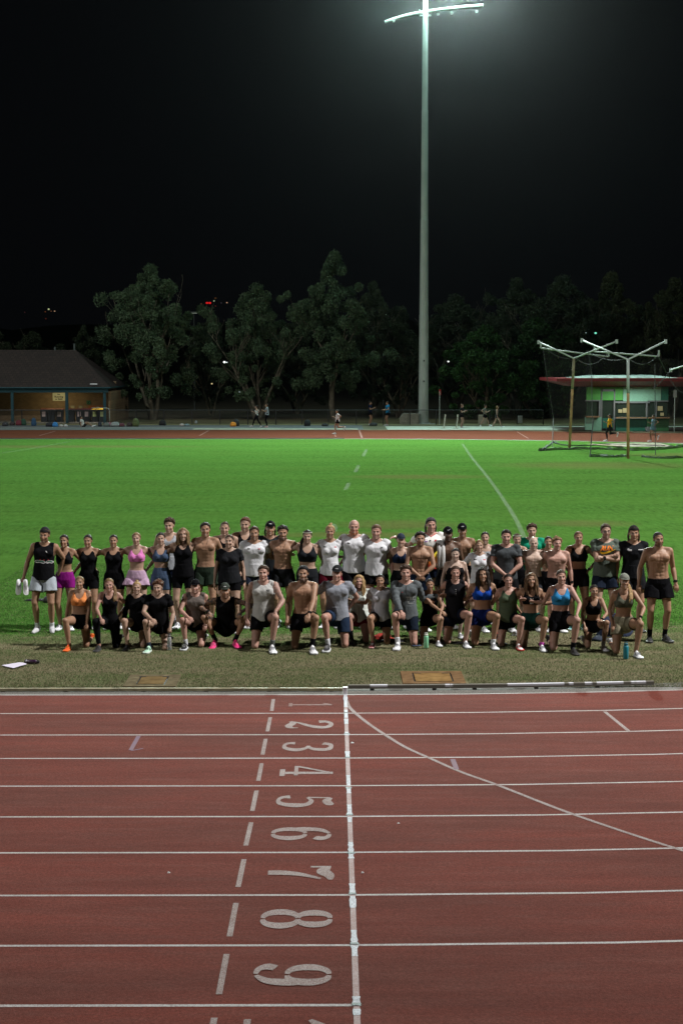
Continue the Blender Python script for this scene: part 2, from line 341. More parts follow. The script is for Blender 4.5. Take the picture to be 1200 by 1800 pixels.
def numeral(ch, xr, ytop, ybot, xl, m, zz=.0100):
    # xl..xr pixel extent along the track, ytop..ybot pixel extent across it
    q = gnd(xr, (ytop + ybot) / 2); ql = gnd(xl, (ytop + ybot) / 2); Hn = q.x - ql.x; Yt = gnd(xr, ytop).y; Yb = gnd(xr, ybot).y; Wn = Yt - Yb
    v = []; f = []
    for si, (P, Wd) in enumerate(DG[ch]):
        a, b_ = stroke(P, Wd); n = len(a); k = len(v)
        for p in a + b_: v.append((ql.x + p[1] * Hn, Yt - (p[0] - .02) / .58 * Wn, zz + si * .0004))
        f += [(k + i, k + i + 1, k + n + i + 1, k + n + i) for i in range(n - 1)]
    return tag(mesh_obj('lane_numeral', v, f, m), kind='structure')
SW = 1.22
numeral('1', 583, 1236, 1244, 508, M_pink)
numeral('2', 585, 1268, 1281, 503, M_num); numeral('3', 585, 1306, 1321, 497, M_num); numeral('4', 585, 1348, 1365, 493, M_num)
numeral('5', 583, 1400, 1419, 486, M_num); numeral('6', 583, 1456, 1478, 476, M_num); numeral('7', 584, 1523, 1550, 471, M_num)
numeral('8', 584, 1601, 1633, 458, M_num); numeral('9', 583, 1697, 1734, 444, M_num)
numeral('1', 574, 1788, 1830, 428, M_num); numeral('0', 574, 1845, 1890, 428, M_num)

SW = 1.0
# faint pitch markings in the turf
def faint():
    m, N, L, b = nt('faint_pitch_paint'); g_ = N.new('ShaderNodeNewGeometry').outputs['Position']
    tr = N.new('ShaderNodeBsdfTransparent'); mx = N.new('ShaderNodeMixShader'); b.inputs['Base Color'].default_value = (.34, .42, .30, 1); b.inputs['Roughness'].default_value = .9
    f = noise_node(N, L, g_, 6, 4, .7); L.new(rng(N, L, f, .35, .7, .04, .32), mx.inputs[0]); L.new(tr.outputs[0], mx.inputs[1]); L.new(b.outputs[0], mx.inputs[2])
    L.new(mx.outputs[0], N['Material Output'].inputs[0]); return m
M_faint = faint()
strip(smoothpts(gl([(812, 780), (830, 806), (856, 838), (880, 872), (902, 906), (921, 945), (935, 985)])), .14, .004, M_faint, 'pitch_line')
strip(gl([(0, 797), (60, 788), (125, 776)]), .16, .004, M_faint, 'pitch_line')
strip(gl([(395, 933), (480, 933.5), (640, 935)]), .05, .004, M_faint, 'pitch_line')
for (x, y) in ((641, 796), (627, 824), (610, 855)):
    strip(gl([(x + 3, y - 6), (x - 3, y + 6)]), .16, .004, M_faint, 'pitch_mark')
strip(gl([(586, 921), (590, 927), (588, 934)]), .12, .004, M_faint, 'pitch_mark')

# grass blades on the near strip and around the feet
def blades(name, x0, x1, y0, y1, n, hmin, hmax, cols):
    x = RS.uniform(x0, x1, n); y = y0 + (y1 - y0) * RS.rand(n) ** 1.5; a = RS.uniform(0, math.pi, n); h = RS.uniform(hmin, hmax, n); wd = RS.uniform(.0018, .0048, n)
    for (bx0, by0, bx1, by1) in ((214, 1210, 322, 1185), (705, 1205, 813, 1179)):
        A_ = gnd(bx0, by0); B_ = gnd(bx1, by1); keep = ~((x > A_.x) & (x < B_.x) & (y > A_.y) & (y < B_.y)); x, y, a, h, wd = x[keep], y[keep], a[keep], h[keep], wd[keep]
    n = len(x); lean = RS.normal(0, .018, (n, 2)); v = np.zeros((n, 3, 3))
    v[:, 0] = np.stack([x - np.cos(a) * wd, y - np.sin(a) * wd, np.zeros(n) - .002], 1); v[:, 1] = np.stack([x + np.cos(a) * wd, y + np.sin(a) * wd, np.zeros(n) - .002], 1)
    v[:, 2] = np.stack([x + lean[:, 0], y + lean[:, 1], h], 1)
    o = mesh_obj(name, v.reshape(-1, 3), np.arange(3 * n).reshape(-1, 3), cols); o['kind'] = 'stuff'
    ed = y + RS.normal(0, .7, n) - .06 * x
    o.data.polygons.foreach_set('material_index', np.where(ed + RS.normal(0, .5, n) < 27.3, np.where(RS.rand(n) < .54, 0, 1), np.where(RS.rand(n) < .10, 0, np.where(RS.rand(n) < .5, 1, 2))).astype(np.int32)); return o
M_b0 = mat('dry_blade', (.25, .225, .14), 1, spec=0.); M_b1 = mat('green_blade', (.055, .10, .032), 1, spec=0.); M_b2 = mat('fresh_blade', (.050, .135, .030), 1, spec=0.)
o = blades('grass', -7.2, 7.6, K0 + .5, 37, 360000, .012, .030, [M_b0, M_b1, M_b2]); tag(o, 'short dry and green grass blades along the inside of the track', 'grass')
# ------------------------------------------------------------------ rail, covers, small things near the track
M_alu = mat('weathered_rail', (.30, .27, .17), .55, nscale=6, namt=.35); M_white = mat('white_paint', (.78, .80, .84), .5, nscale=5, namt=.12)
M_dark = mat('dark_rubber', (.02, .02, .02), .7)
def rail_section(x0, x1, label, m, y_of, z0=.012, z1=.055, dpt=.05, foot=True):
    t = empty('kerb_rail', ((x0 + x1) / 2, y_of((x0 + x1) / 2), 0)); tag(t, label, 'kerb rail', 'rail sections along the inside of lane 1')
    b = MB(); n = max(1, int((x1 - x0) / .5)); cx, cy = t.location.x, t.location.y
    vs = []; fs = []
    for i in range(n + 1):
        x = x0 + (x1 - x0) * i / n; y = y_of(x) - cy
        for (dy, z) in ((-dpt / 2, z0), (-dpt / 2, z1 - .006), (-dpt / 2 + .006, z1), (dpt / 2 - .006, z1), (dpt / 2, z1 - .006), (dpt / 2, z0)): vs.append((x - cx, y + dy, z))
    for i in range(n):
        for k in range(5): fs.append((i * 6 + k, i * 6 + 6 + k, i * 6 + 7 + k, i * 6 + k + 1))
    fs += [tuple(range(5, -1, -1)), tuple(range(n * 6, n * 6 + 6))]
    b.add(vs, fs); b.build('rail_bar', m, t)
    if foot:
        for xx in np.arange(x0 + .35, x1 - .1, .9):
            q = y_of(xx) - cy; MB().box(xx - cx - .03, q - .018, .0, xx - cx + .03, q + .018, z0 + .002).build('rail_foot', M_dark, t)
    return t
YR = gnd(600, 1216).y + .02
def m_rail_white():
    m, N, L, b = nt('rail_painted_glints'); g_ = N.new('ShaderNodeNewGeometry').outputs['Position']
    f = noise_node(N, L, g_, 3.2, 1, .5, (1, .02, .02)); k = rng(N, L, f, .56, .575)  # white dashes on the top: lamp reflections put into the colour
    sp = N.new('ShaderNodeSeparateXYZ'); L.new(g_, sp.inputs[0]); k = math_node(N, L, 'MULTIPLY', k, rng(N, L, sp.outputs[2], .052, .056))
    L.new(mixc(N, L, k, (.15, .14, .12), (.55, .55, .60)), b.inputs['Base Color']); b.inputs['Roughness'].default_value = .9; b.inputs['Specular IOR Level'].default_value = .03; return m
M_rw = m_rail_white()
xL = gnd(0, 1216).x - 3
rail_section(xL, gnd(209, 1216).x, 'tarnished brass coloured kerb rail left of the joint, reaching the left edge', M_alu, lambda x: YR)
rail_section(gnd(210, 1216).x, gnd(429, 1216).x, 'tarnished kerb rail in front of the left pit cover', M_alu, lambda x: YR)
rail_section(gnd(430, 1216).x, gnd(602, 1216).x, 'tarnished kerb rail ending at the white finish post', M_alu, lambda x: YR)
yc = lambda x: K0 + RB - math.sqrt((RB - .30) ** 2 - max(x - XS, 0) ** 2)
rail_section(gnd(611, 1212).x, gnd(790, 1212).x, 'raised kerb rail with glints painted on its top, right of the finish post', M_rw, yc, .03, .085, .06)
rail_section(gnd(791, 1212).x, gnd(1150, 1209).x, 'raised kerb rail with glints painted on its top, ending short of the right edge', M_rw, yc, .03, .085, .06)
q = gnd(606.5, 1222); p = tag(empty('finish_post', (q.x, q.y + .03, 0)), 'short white finish post at the end of the kerb rail', 'post')
MB().box(-.028, -.028, 0, .028, .028, .10, .005).build('post_body', M_white, p); MB().box(-.034, -.034, .10, .034, .034, .112, .003).build('post_cap', M_white, p)
M_cov = mat('ochre_steel', (.15, .105, .05), 1, nscale=5, namt=.25, bump=.003, bscale=60, spec=0.); M_cov2 = mat('dusty_frame', (.125, .105, .065), 1, nscale=9, namt=.3, spec=0.)
def cover(x0, y0, x1, y1, label, m1, m2):
    a = gnd(x0, y1); c = gnd(x1, y0); b_ = gnd(x0 + (7 if x0 < 600 else 0), y0); cx = (a.x + c.x) / 2; cy = (a.y + c.y) / 2; hw = (c.x - a.x) / 2; hh = (c.y - a.y) / 2
    t = tag(empty('pit_cover', (cx, cy, 0)), label, 'pit cover')
    b = MB(); i = .14
    for r in ((-hw, -hh, hw, -hh + i), (-hw, hh - i, hw, hh), (-hw, -hh + i, -hw + .17, hh - i), (hw - .17, -hh + i, hw, hh - i)): b.box(r[0], r[1], -.01, r[2], r[3], .014)
    b.build('cover_frame', m2, t)
    MB().box(-hw + .195, -hh + i + .022, -.01, hw - .195, hh - i - .022, .016).build('lid', m1, t)
    MB().box(-hw + .16, -hh + i - .01, -.012, hw - .16, hh - i + .01, .004).build('gap', M_dark, t)
    for s in (-1, 1): MB().box(s * hw * .45 - .05, hh - i - .06, .016, s * hw * .45 + .05, hh - i - .035, .020).build('handle', M_dark, t)
cover(216, 1187, 319, 1208, 'dusty brown pit cover set in dry grass on the left', M_cov, M_cov2)
cover(708, 1181, 810, 1203, 'ochre pit cover with dark joint lines right of the finish post', mat('ochre_steel_b', (.22, .135, .055), 1, nscale=7, namt=.25, spec=0.), mat('ochre_frame', (.17, .105, .055), 1, nscale=9, namt=.25, spec=0.))
# litter on the track
for (x, y, lb) in ((619, 1308, 'small white scrap of paper beside the finish line in lane 3'), (700, 1450, 'tiny white scrap of paper lying in lane 5'), (637, 1537, 'tiny pale leaf lying in lane 7'), (297, 1537, 'tiny pale chip lying in lane 6 on the left')):
    q = gnd(x, y); s = .012 if y > 1400 else .018
    b = MB().add([(-s, -s * .8, .003), (s, -s, .006), (s * 1.1, s * .7, .004), (-s * .7, s, .012), (0, 0, .016)], [(0, 1, 4), (1, 2, 4), (2, 3, 4), (3, 0, 4)]); o = b.build('paper_scrap', M_white, loc=(q.x, q.y, .012)); tag(o, lb, 'litter')
# notes and the dark bottle on the left
a, b_, c, d = gnd(3, 1172), gnd(32, 1167), gnd(48, 1170), gnd(24, 1177)
cc = (a + b_ + c + d) / 4; v = [p_ - cc for p_ in (a, d, c, b_)]
bm = MB(); n = 6; vs = []; fs = []
for i in range(n + 1):
    for j in range(n + 1):
        s, t_ = i / n, j / n; p_ = (v[0] * (1 - s) + v[1] * s) * (1 - t_) + (v[3] * (1 - s) + v[2] * s) * t_; vs.append((p_.x, p_.y, .022 + .012 * math.sin(3 * s) * t_ + random.uniform(0, .003)))
for i in range(n):
    for j in range(n): fs.append((i * (n + 1) + j, (i + 1) * (n + 1) + j, (i + 1) * (n + 1) + j + 1, i * (n + 1) + j + 1))
bm.add(vs, fs); o = bm.build('paper_sheet', mat('lilac_paper', (.70, .66, .80), .8), loc=(cc.x, cc.y, 0)); tag(o, 'white sheet of paper lying on the grass at far left', 'paper')
q = gnd(57, 1167); t = tag(empty('drink_bottle', (q.x, q.y, .036), R(-8)), 'dark purple drink bottle lying on its side beside the white paper', 'bottle')
def lie(prof, name, m):
    b = MB().lathe(prof, n=18); b.v = [(z, y, x) for (x, y, z) in b.v]; return b.build(name, m, t, smooth=True)
M_purp = mat('dark_purple_steel', (.035, .012, .04), .25, spec=.8)
lie([(.001, -.12), (.030, -.118), (.034, -.11), (.034, .06), (.030, .078)], 'bottle_body', M_purp); lie([(.026, .078), (.026, .085), (.028, .088), (.028, .115), (.022, .12), (.001, .121)], 'lid', mat('black_plastic', (.012, .012, .014), .3))
lie([(.0345, -.09), (.0345, -.086)], 'band', M_white)
def bottle(x, y, h, r, cbody, clid, label, lidh=.18, clear=False, name='drink_bottle'):
    q = gnd(x, y); t = tag(empty(name, (q.x, q.y, .012)), label, 'bottle')
    if clear:
        m, N, L, b = nt('clear_plastic'); b.inputs['Base Color'].default_value = (.75, .8, .85, 1); b.inputs['Roughness'].default_value = .12; b.inputs['Transmission Weight'].default_value = .75; b.inputs['IOR'].default_value = 1.2
    else: m = mat('enamel_' + label[:6].strip().replace(' ', '_'), cbody, .35)
    hb = h * (1 - lidh)
    MB().lathe([(r * .9, 0), (r, .008), (r, hb * .88), (r * .93, hb * .95), (r * .72, hb)], n=20).build('bottle_body', m, t, smooth=True)
    MB().lathe([(r * .74, hb), (r * .80, hb + .004), (r * .80, h * .96), (r * .7, h)], n=20).build('lid', mat('lid_' + label[:6].strip().replace(' ', '_'), clid, .4), t, smooth=True)
    MB().tube([(-r * .6, 0, h * .97), (-r * .5, 0, h + .018), (r * .5, 0, h + .018), (r * .6, 0, h * .97)], .006, 6).build('carry_loop', mat('loop_' + label[:6].strip().replace(' ', '_'), clid, .4), t, smooth=True)
    return t
bottle(748.5, 1140, .235, .040, (.25, .62, .38), (.62, .66, .60), 'mint green bottle with pale lid standing before the woman in black tank top', .12)
bottle(1099, 1159, .25, .042, (.015, .22, .30), (.01, .10, .14), 'tall teal drink bottle standing in front of the grey cap woman', .14)
# phone, flat things, clothes behind the feet
def cloth_pile(x, y, w_, d_, h, c, label, cat='jacket', name='folded_jacket', z=0.0):
    q = gnd(x, y); vs = []; fs = []; n, m_ = 14, 10; sd = random.uniform(0, 99)
    for i in range(m_ + 1):
        for k in range(n):
            t_ = 2 * math.pi * k / n; s = i / m_; rr = (1 - s ** 2.2) ** .5 if s < 1 else 0
            nn = 1 + .35 * (mnoise.noise(Vector((math.cos(t_) * 1.6 + sd, math.sin(t_) * 1.6, s * 2.5))))
            vs.append((w_ / 2 * rr * nn * math.cos(t_), d_ / 2 * rr * nn * math.sin(t_), h * s * (1 + .3 * mnoise.noise(Vector((math.cos(t_) * 2, math.sin(t_) * 2 + sd, s)))) + z))
    for i in range(m_):
        for k in range(n): fs.append((i * n + k, i * n + (k + 1) % n, (i + 1) * n + (k + 1) % n, (i + 1) * n + k))
    fs.append(tuple(range(m_ * n, m_ * n + n)))
    o = mesh_obj(name, vs, fs, mat('cloth_' + name, c, .9, bump=.01, bscale=25), None, True, (q.x, q.y, .005)); return tag(o, label, cat)
cloth_pile(1078, 1117, .62, .36, .34, (.012, .022, .06), 'navy sports bag on the grass behind the two rightmost kneelers', 'bag', 'sports_bag')
cloth_pile(1052, 1126, .30, .22, .08, (.02, .03, .05), 'flattened navy top on the grass behind the braided kneeler')
cloth_pile(945, 1105, .28, .2, .10, (.60, .60, .62), 'white folded top on the grass behind the striped bra kneeler')
cloth_pile(912, 1117, .24, .18, .09, (.55, .56, .58), 'pale crumpled top on the grass behind the olive tank kneeler')
cloth_pile(672, 1123, .36, .2, .09, (.35, .03, .02), 'red and black crumpled top on the grass behind the white tee kneeler')
cloth_pile(690, 1128, .45, .16, .05, (.02, .02, .025), 'black flattened top on the grass left of the white shoe')
cloth_pile(66, 1056, .5, .16, .045, (.012, .014, .014), 'flat black cloth lying on the turf behind the man in socks')
cloth_pile(792, 1131, .5, .12, .03, (.10, .10, .11), 'flat grey cloth on the ground between the kneeling women')
for (x, y, lb, c) in ((732, 1137, 'blue and black phone lying beside the mint green bottle', (.03, .06, .16)), (883, 1134, 'dark phone lying on grass left of the olive tank kneeler', (.03, .035, .05))):
    q = gnd(x, y); t = tag(empty('phone', (q.x, q.y, .02), R(12)), lb, 'phone'); MB().box(-.075, -.04, 0, .075, .04, .010, .003).build('phone_case', mat('phone_case', c, .4), t); MB().box(-.068, -.034, .0102, .068, .034, .0112).build('screen', mat('phone_screen', (.02, .03, .05), .1), t)
# black cap lying on the turf
q = gnd(85, 1059); t = tag(empty('cap', (q.x, q.y, .01)), 'black cap lying on the turf behind the sock wearing man', 'cap')
MB().lathe([(.001, .0), (.10, .0), (.098, .04), (.085, .085), (.05, .115), (.001, .125)], n=18).build('crown', M_dark, t, smooth=True)
MB().add([(.06, -.07, .0), (.19, -.05, .0), (.21, 0, .004), (.19, .05, 0), (.06, .07, 0), (.06, -.07, .012), (.19, -.05, .012), (.21, 0, .016), (.19, .05, .012), (.06, .07, .012)], [(0, 4, 3, 2, 1), (5, 6, 7, 8, 9), (0, 1, 6, 5), (1, 2, 7, 6), (2, 3, 8, 7), (3, 4, 9, 8)]).build('brim', M_dark, t)

# ------------------------------------------------------------------ far side: paths, kerb, fence
def flat(name, x0, y0, x1, y1, z, m): return tag(MB().quad((x0, y0, z), (x1, y0, z), (x1, y1, z), (x0, y1, z)).build(name, m), kind='structure')
KF = K0 + 2 * RB
YF = KF + 12.95
flat('far_path', -80, YF + .05, XS + 2, YF + 9, .012, M_asph)
flat('sand_strip', gnd(345, 752).x, YF + .9, gnd(628, 752).x, YF + 2.1, .020, mat('sand', (.42, .38, .27), .95, nscale=3, namt=.2))
flat('concrete_path', gnd(678, 752).x, YF - .1, 90, YF + 6.5, .024, M_conc)
flat('dry_verge', -80, YF + 9.05, 90, YF + 24, .004, mat('dry_verge', (.17, .15, .07), .95, nscale=1, namt=.3))
flat('concrete_edge', -80, YF + 2.6, gnd(500, 750).x, YF + 3.3, .030, mat('edge_concrete', (.24, .23, .21), .9, nscale=3, namt=.2))
# dark far kerb
vs = [(x, K0 + RB + (RB - .06) * 1.0, .05) for x in (-80, XS)]
t = tag(empty('kerb_rail', (0, KF, 0)), 'long dark kerb rail along the far side of the infield', 'kerb rail', 'rail sections along the inside of lane 1')
P = [(-80, KF - .1)] + [(XS, KF - .1)]
MB().box(-80, -.16, .0, XS + .5, -.09, .055).build('rail_bar', mat('far_rail', (.05, .045, .03), .6), t)
for k in range(1, 9):
    pass
strip(gl([(70, 766), (98, 758)]), .12, .0110, M_pink, 'track_mark'); strip(gl([(351, 766), (367, 757)]), .12, .0110, M_pink, 'track_mark'); strip(gl([(631, 756.5), (636, 770)]), .12, .0110, M_pink, 'track_mark'); strip(gl([(590, 768), (586, 760)]), .08, .0110, M_pink, 'track_mark')
strip(gl([(908, 759), (928, 771)]), .08, .0110, M_pink, 'track_mark')
for k in range(1, 9): line_band(RB + 1.22 * k, .05, .012, M_pink, -80, 'far_lane_line', 90) if False else None
# fence
YFN = gnd(600, 746.5).y
M_blackm = mat('black_metal', (.012, .013, .014), .45); M_rail2 = mat('grey_metal_rail', (.05, .055, .06), .4)
def mesh_mat(name, c, alpha, sc_=14):
    m, N, L, b = nt(name); tr = N.new('ShaderNodeBsdfTransparent'); mx = N.new('ShaderNodeMixShader'); b.inputs['Base Color'].default_value = (*c, 1); b.inputs['Roughness'].default_value = .7
    mx.inputs[0].default_value = alpha
    g_ = N.new('ShaderNodeTexCoord').outputs['Object']; L.new(rng(N, L, noise_node(N, L, g_, sc_, 2, .6), .3, .7, alpha * .6, alpha * 1.5), mx.inputs[0])
    L.new(tr.outputs[0], mx.inputs[1]); L.new(b.outputs[0], mx.inputs[2]); L.new(mx.outputs[0], N['Material Output'].inputs[0]); return m
M_chain = mesh_mat('chain_link', (.05, .055, .05), .16)
fxs = [gnd(x, 746.5).x for x in (-60, -10, 40, 90, 141, 191, 240, 289, 338, 387, 436, 485, 531, 577, 626, 673, 720, 766, 812, 860, 908, 954)]
t = tag(empty('boundary_fence', (0, YFN, 0)), 'long black waist high fence running along the far path', 'fence')
for x in fxs: MB().box(x - .035, -.035, 0, x + .035, .035, 1.12).build('post', M_blackm, t)
MB().tube([(fxs[0], 0, 1.14), (fxs[-1], 0, 1.14)], .026, 8).build('top_rail', M_rail2, t); MB().tube([(fxs[0], 0, .12), (fxs[-1], 0, .12)], .015, 6).build('bottom_rail', M_blackm, t)
MB().quad((fxs[0], .01, .12), (fxs[-1], .01, .12), (fxs[-1], .01, 1.12), (fxs[0], .01, 1.12)).build('mesh_panel', M_chain, t)
def board(x, y0, y1, wpx, Y, c, label):
    a = at(x - wpx / 2, y1, Y); b_ = at(x + wpx / 2, y0, Y); t = tag(empty('notice_board', (a.x, Y, a.z)), label, 'sign')
    MB().box(0, -.02, 0, b_.x - a.x, .02, b_.z - a.z, .008).build('panel', mat('board_' + str(int(x)), c, .6, nscale=4, namt=.1), t)
    for fx_ in (.12, .88):
        xx = (b_.x - a.x) * fx_; MB().box(xx - .02, .021, -min(a.z, .35), xx + .02, .05, b_.z - a.z).build('bracket', M_blackm, t)
board(847.5, 729, 745, 15, YFN - .12, (.34, .33, .26), 'beige blank board fixed on the black fence in front of a walker')
board(913.5, 731, 743.5, 8, YFN - .12, (.42, .44, .46), 'small white board fixed on the fence left of the throwing cage')
# floodlight pole
M_galv = mat('galvanised_steel', (.42, .48, .45), .5, metal=.15, nscale=.9, namt=.12)
t = tag(empty('floodlight_pole', (PX, PY, 0)), 'very tall grey steel floodlight pole rising behind the far track', 'floodlight')
hs = [.0, 8.5, 8.52, 15.9, 15.92, 24.2, 24.22, 34.6]; rs = [.40, .355, .34, .30, .285, .245, .232, .19]
MB().tube([(0, 0, h) for h in hs], rs, 16).build('mast', M_galv, t, smooth=False)
MB().lathe([(.40, 0.0), (.62, .0), (.62, .06), (.40, .07)], n=20).build('base_flange', M_galv, t)
for k in range(10):
    an = 2 * math.pi * k / 10; MB().tube([(.53 * math.cos(an), .53 * math.sin(an), .05), (.53 * math.cos(an), .53 * math.sin(an), .16)], .025, 6).build('bolt', M_galv, t)
MB().box(-.9, -.75, -.3, .9, .75, .035).build('footing', M_conc, t)
MB().box(-.12, -.46, 2.2, .12, -.36, 2.9, .01).build('access_hatch', M_galv, t)
for z in (4.9, 3.3): MB().box(-.05, -.44, z, .05, -.36, z + .12).build('bracket', M_blackm, t)
# cross arm, gently arched, seen from below
M_armw = mat('pale_arm_steel', (.62, .68, .66), .5)
aL, aC, aR = at(677, 34, PY), at(750, 20, PY), at(847, 14, PY)
def armp(p0, p1, zb): return [(p0.x + (p1.x - p0.x) * s - PX, (-.9 * s if p1.x > p0.x else .9 * s), p0.z + (p1.z - p0.z) * s + zb * math.sin(math.pi * s)) for s in [i / 8 for i in range(9)]]
for (p1, zb) in ((aL, .10), (aR, .05)):
    a_ = MB().tube(armp(aC, p1, zb), [.115] * 9, 10).build('cross_arm', M_armw, t)
for dx in (-.42, .42): MB().box(min(dx, 0) - .02, -.1, aC.z - .34, max(dx, 0) + .02, .1, aC.z - .28).build('arm_bracket', M_galv, t)
for dx in (-.45, .45): MB().tube([(dx, 0, aC.z - .1), (dx, 0, aC.z + .14)], .05, 6).build('clamp_bolt', M_galv, t)
for p1, s in ((aL, .80), (aR, .9), (aR, .45), (aR, .2)):
    q = (aC + (p1 - aC) * s); MB().box(q.x - PX - .09, -.12, q.z - .32, q.x - PX + .09, .12, q.z - .18, .01).build('fitting', M_galv, t)
M_lamp = mat('floodlight_glass', (.8, .9, .85), .3, emit=(.8, 1, .93), estr=60)
for dx in (-2.6, -1.2, 1.2, 2.6, 3.8):
    h = MB().box(dx - .4, -.75, 34.7, dx + .4, -.25, 35.1, .05).build('lamp_head', M_galv, t); MB().box(dx - .33, -.78, 34.74, dx + .33, -.755, 35.04).build('lamp_glass', M_lamp, h)
MB().tube([(-3, 0, 34.45), (4.2, 0, 34.45)], .08, 8).build('lamp_rail', M_galv, t)

# ------------------------------------------------------------------ club building on the left
YB = gnd(100, 744.5).y
M_brick = None
def brick_mat():
    m, N, L, b = nt('tan_brick'); tc = N.new('ShaderNodeTexCoord').outputs['Object']; br = N.new('ShaderNodeTexBrick'); mp = N.new('ShaderNodeMapping'); mp.inputs['Rotation'].default_value = (R(90), 0, 0); L.new(tc, mp.inputs[0]); L.new(mp.outputs[0], br.inputs['Vector'])
    br.inputs['Scale'].default_value = 1; br.inputs['Brick Width'].default_value = .24; br.inputs['Row Height'].default_value = .086; br.inputs['Mortar Size'].default_value = .008
    br.inputs['Color1'].default_value = (.25, .17, .085, 1); br.inputs['Color2'].default_value = (.17, .115, .06, 1); br.inputs['Mortar'].default_value = (.15, .13, .10, 1)
    L.new(mixc(N, L, rng(N, L, noise_node(N, L, tc, 1.2, 4, .6), .4, .7, 0, .5), br.outputs[0], (.14, .10, .05)), b.inputs['Base Color']); b.inputs['Roughness'].default_value = .9; return m
M_brick = brick_mat()
def tile_mat():
    m, N, L, b = nt('roof_tiles'); tc = N.new('ShaderNodeTexCoord').outputs['Object']; br = N.new('ShaderNodeTexBrick'); L.new(tc, br.inputs['Vector'])
    br.inputs['Scale'].default_value = 1; br.inputs['Brick Width'].default_value = .34; br.inputs['Row Height'].default_value = .34; br.inputs['Mortar Size'].default_value = .02
    br.inputs['Color1'].default_value = (.05, .036, .032, 1); br.inputs['Color2'].default_value = (.036, .027, .025, 1); br.inputs['Mortar'].default_value = (.02, .016, .015, 1)
    L.new(br.outputs[0], b.inputs['Base Color']); b.inputs['Roughness'].default_value = .8; bp = N.new('ShaderNodeBump'); bp.inputs['Distance'].default_value = .05; L.new(br.outputs[1], bp.inputs['Height']); bp.invert = True; L.new(bp.outputs[0], b.inputs['Normal']); return m
M_steel0 = mat('dull_pipe', (.06, .08, .08), .6); M_tile = tile_mat(); M_teal = mat('teal_paint', (.007, .055, .072), .55)
t = tag(empty('club_building', (0, YB, 0)), 'low brick club building with dark tiled roof and teal posts on the left', 'building')
xr = at(189, 744, YB).x; xl = -42
zE = at(100, 682, YB).z; zB = at(100, 690, YB).z; YW = 5.2                     # wall depth behind the posts
for x in (-9, 23, 118.5, 185):
    xx = at(x, 744, YB).x; MB().box(xx - .11, -.11, 0, xx + .11, .11, zB + .02, .01).build('veranda_post', M_teal, t)
MB().box(xl, -.16, zB, xr + .12, .14, zE, .01).build('fascia_beam', M_teal, t)
MB().box(xl, YW, 0, xr + .02, YW + .25, 3.3).build('front_wall', M_brick, t)
MB().box(xr + .03, .6, 0, xr + .25, YW + 6, zB + .1).build('side_wall', M_brick, t)
MB().box(xl, .15, zB + .06, xr + .02, YW - .01, zB + .12).build('veranda_ceiling', mat('ceiling_board', (.22, .19, .13), .8), t)
yr = 5.4; zR = at(100, 617, YB + yr).z; xre = xr + .30
f = MB().add([(xl, -.35, zE - .02), (xre, -.35, zE - .02), (xre - 3.6, yr, zR), (xl, yr, zR), (xl, -.35, zE + .07), (xre, -.35, zE + .07), (xre - 3.6, yr, zR + .09), (xl, yr, zR + .09), (xl, 11.2, zE), (xre, 11.2, zE)],
  [(4, 5, 6, 7), (0, 3, 2, 1), (0, 1, 5, 4), (7, 6, 9, 8), (5, 9, 6), (0, 8, 9, 1)]).build('roof', M_tile, t)
MB().tube([(xre, -.35, zE + .02), (xre, 11.0, zE + .02)], .07, 6).build('barge_board', M_teal, t)
MB().tube([(xl, -.40, zE + .02), (xre, -.40, zE + .02)], .06, 6).build('gutter', M_teal, t)
for (x, y) in ((97, 612), (131, 606)):
    q = at(x, y, YB + yr); MB().tube([(q.x, yr, zR - .1), (q.x, yr, q.z + .1)], .08, 8).build('vent_pipe', M_steel0, f)
MB().box(xl, -.05, -.1, xr + .3, YW, .05).build('veranda_slab', M_conc, t)
M_tube = mat('veranda_tube_light', (.9, .85, .7), .4, emit=(1, .86, .70), estr=.9); M_tubeb = mat('lit_tube_light', (.9, .85, .85), .4, emit=(1, .86, .90), estr=3.2); M_tubec = mat('dull_tube_light', (.9, .8, .6), .4, emit=(1, .8, .5), estr=.18)
for (x0, x1, y, m) in ((0, 20, 684.5, M_tubec), (32, 59, 684.5, M_tubec), (62, 98, 684.8, M_tubec), (100, 115, 685, M_tubec), (126, 145, 685, M_tubec), (147, 166, 685.3, M_tubeb), (167.5, 182, 685.6, M_tubeb)):
    a, b_ = at(x0, y, YB + 1.2), at(x1, y, YB + 1.2); MB().box(a.x, 1.1, a.z - .055, b_.x, 1.25, a.z + .05).build('tube_light', m, t)
def arealamp(loc, power, c, sx, name='tube_lamp'):
    L = bpy.data.lights.new(name, 'AREA'); L.energy = power; L.color = c; L.shape = 'RECTANGLE'; L.size = sx; L.size_y = .12; o = bpy.data.objects.new(name, L); col.objects.link(o); o.location = loc; return o
q = at(88, 686, YB); o = arealamp((q.x, YB + 2.9, zB - .05), 34, (1, .80, .42), 1.6, 'veranda_lamp'); o.rotation_euler = (R(28), 0, 0)
q = at(170, 686, YB); o = arealamp((q.x, YB + 1.8, zB - .05), 20, (1, .85, .8), 1.2, 'veranda_lamp')
def textmesh(body, size, name, m, parent, loc, rot, extr=.004, align='CENTER', bold=0):
    cu = bpy.data.curves.new(name, 'FONT'); cu.body = body; cu.size = size; cu.extrude = extr; cu.align_x = align; cu.align_y = 'CENTER'; cu.offset = bold; cu.resolution_u = 3
    o = bpy.data.objects.new(name + '_tmp', cu); col.objects.link(o); dg = bpy.context.evaluated_depsgraph_get(); me = bpy.data.meshes.new_from_object(o.evaluated_get(dg)); bpy.data.objects.remove(o)
    me.materials.clear(); me.materials.append(m); o = bpy.data.objects.new(name, me); col.objects.link(o); o.parent = parent; o.location = loc; o.rotation_euler = rot; return o
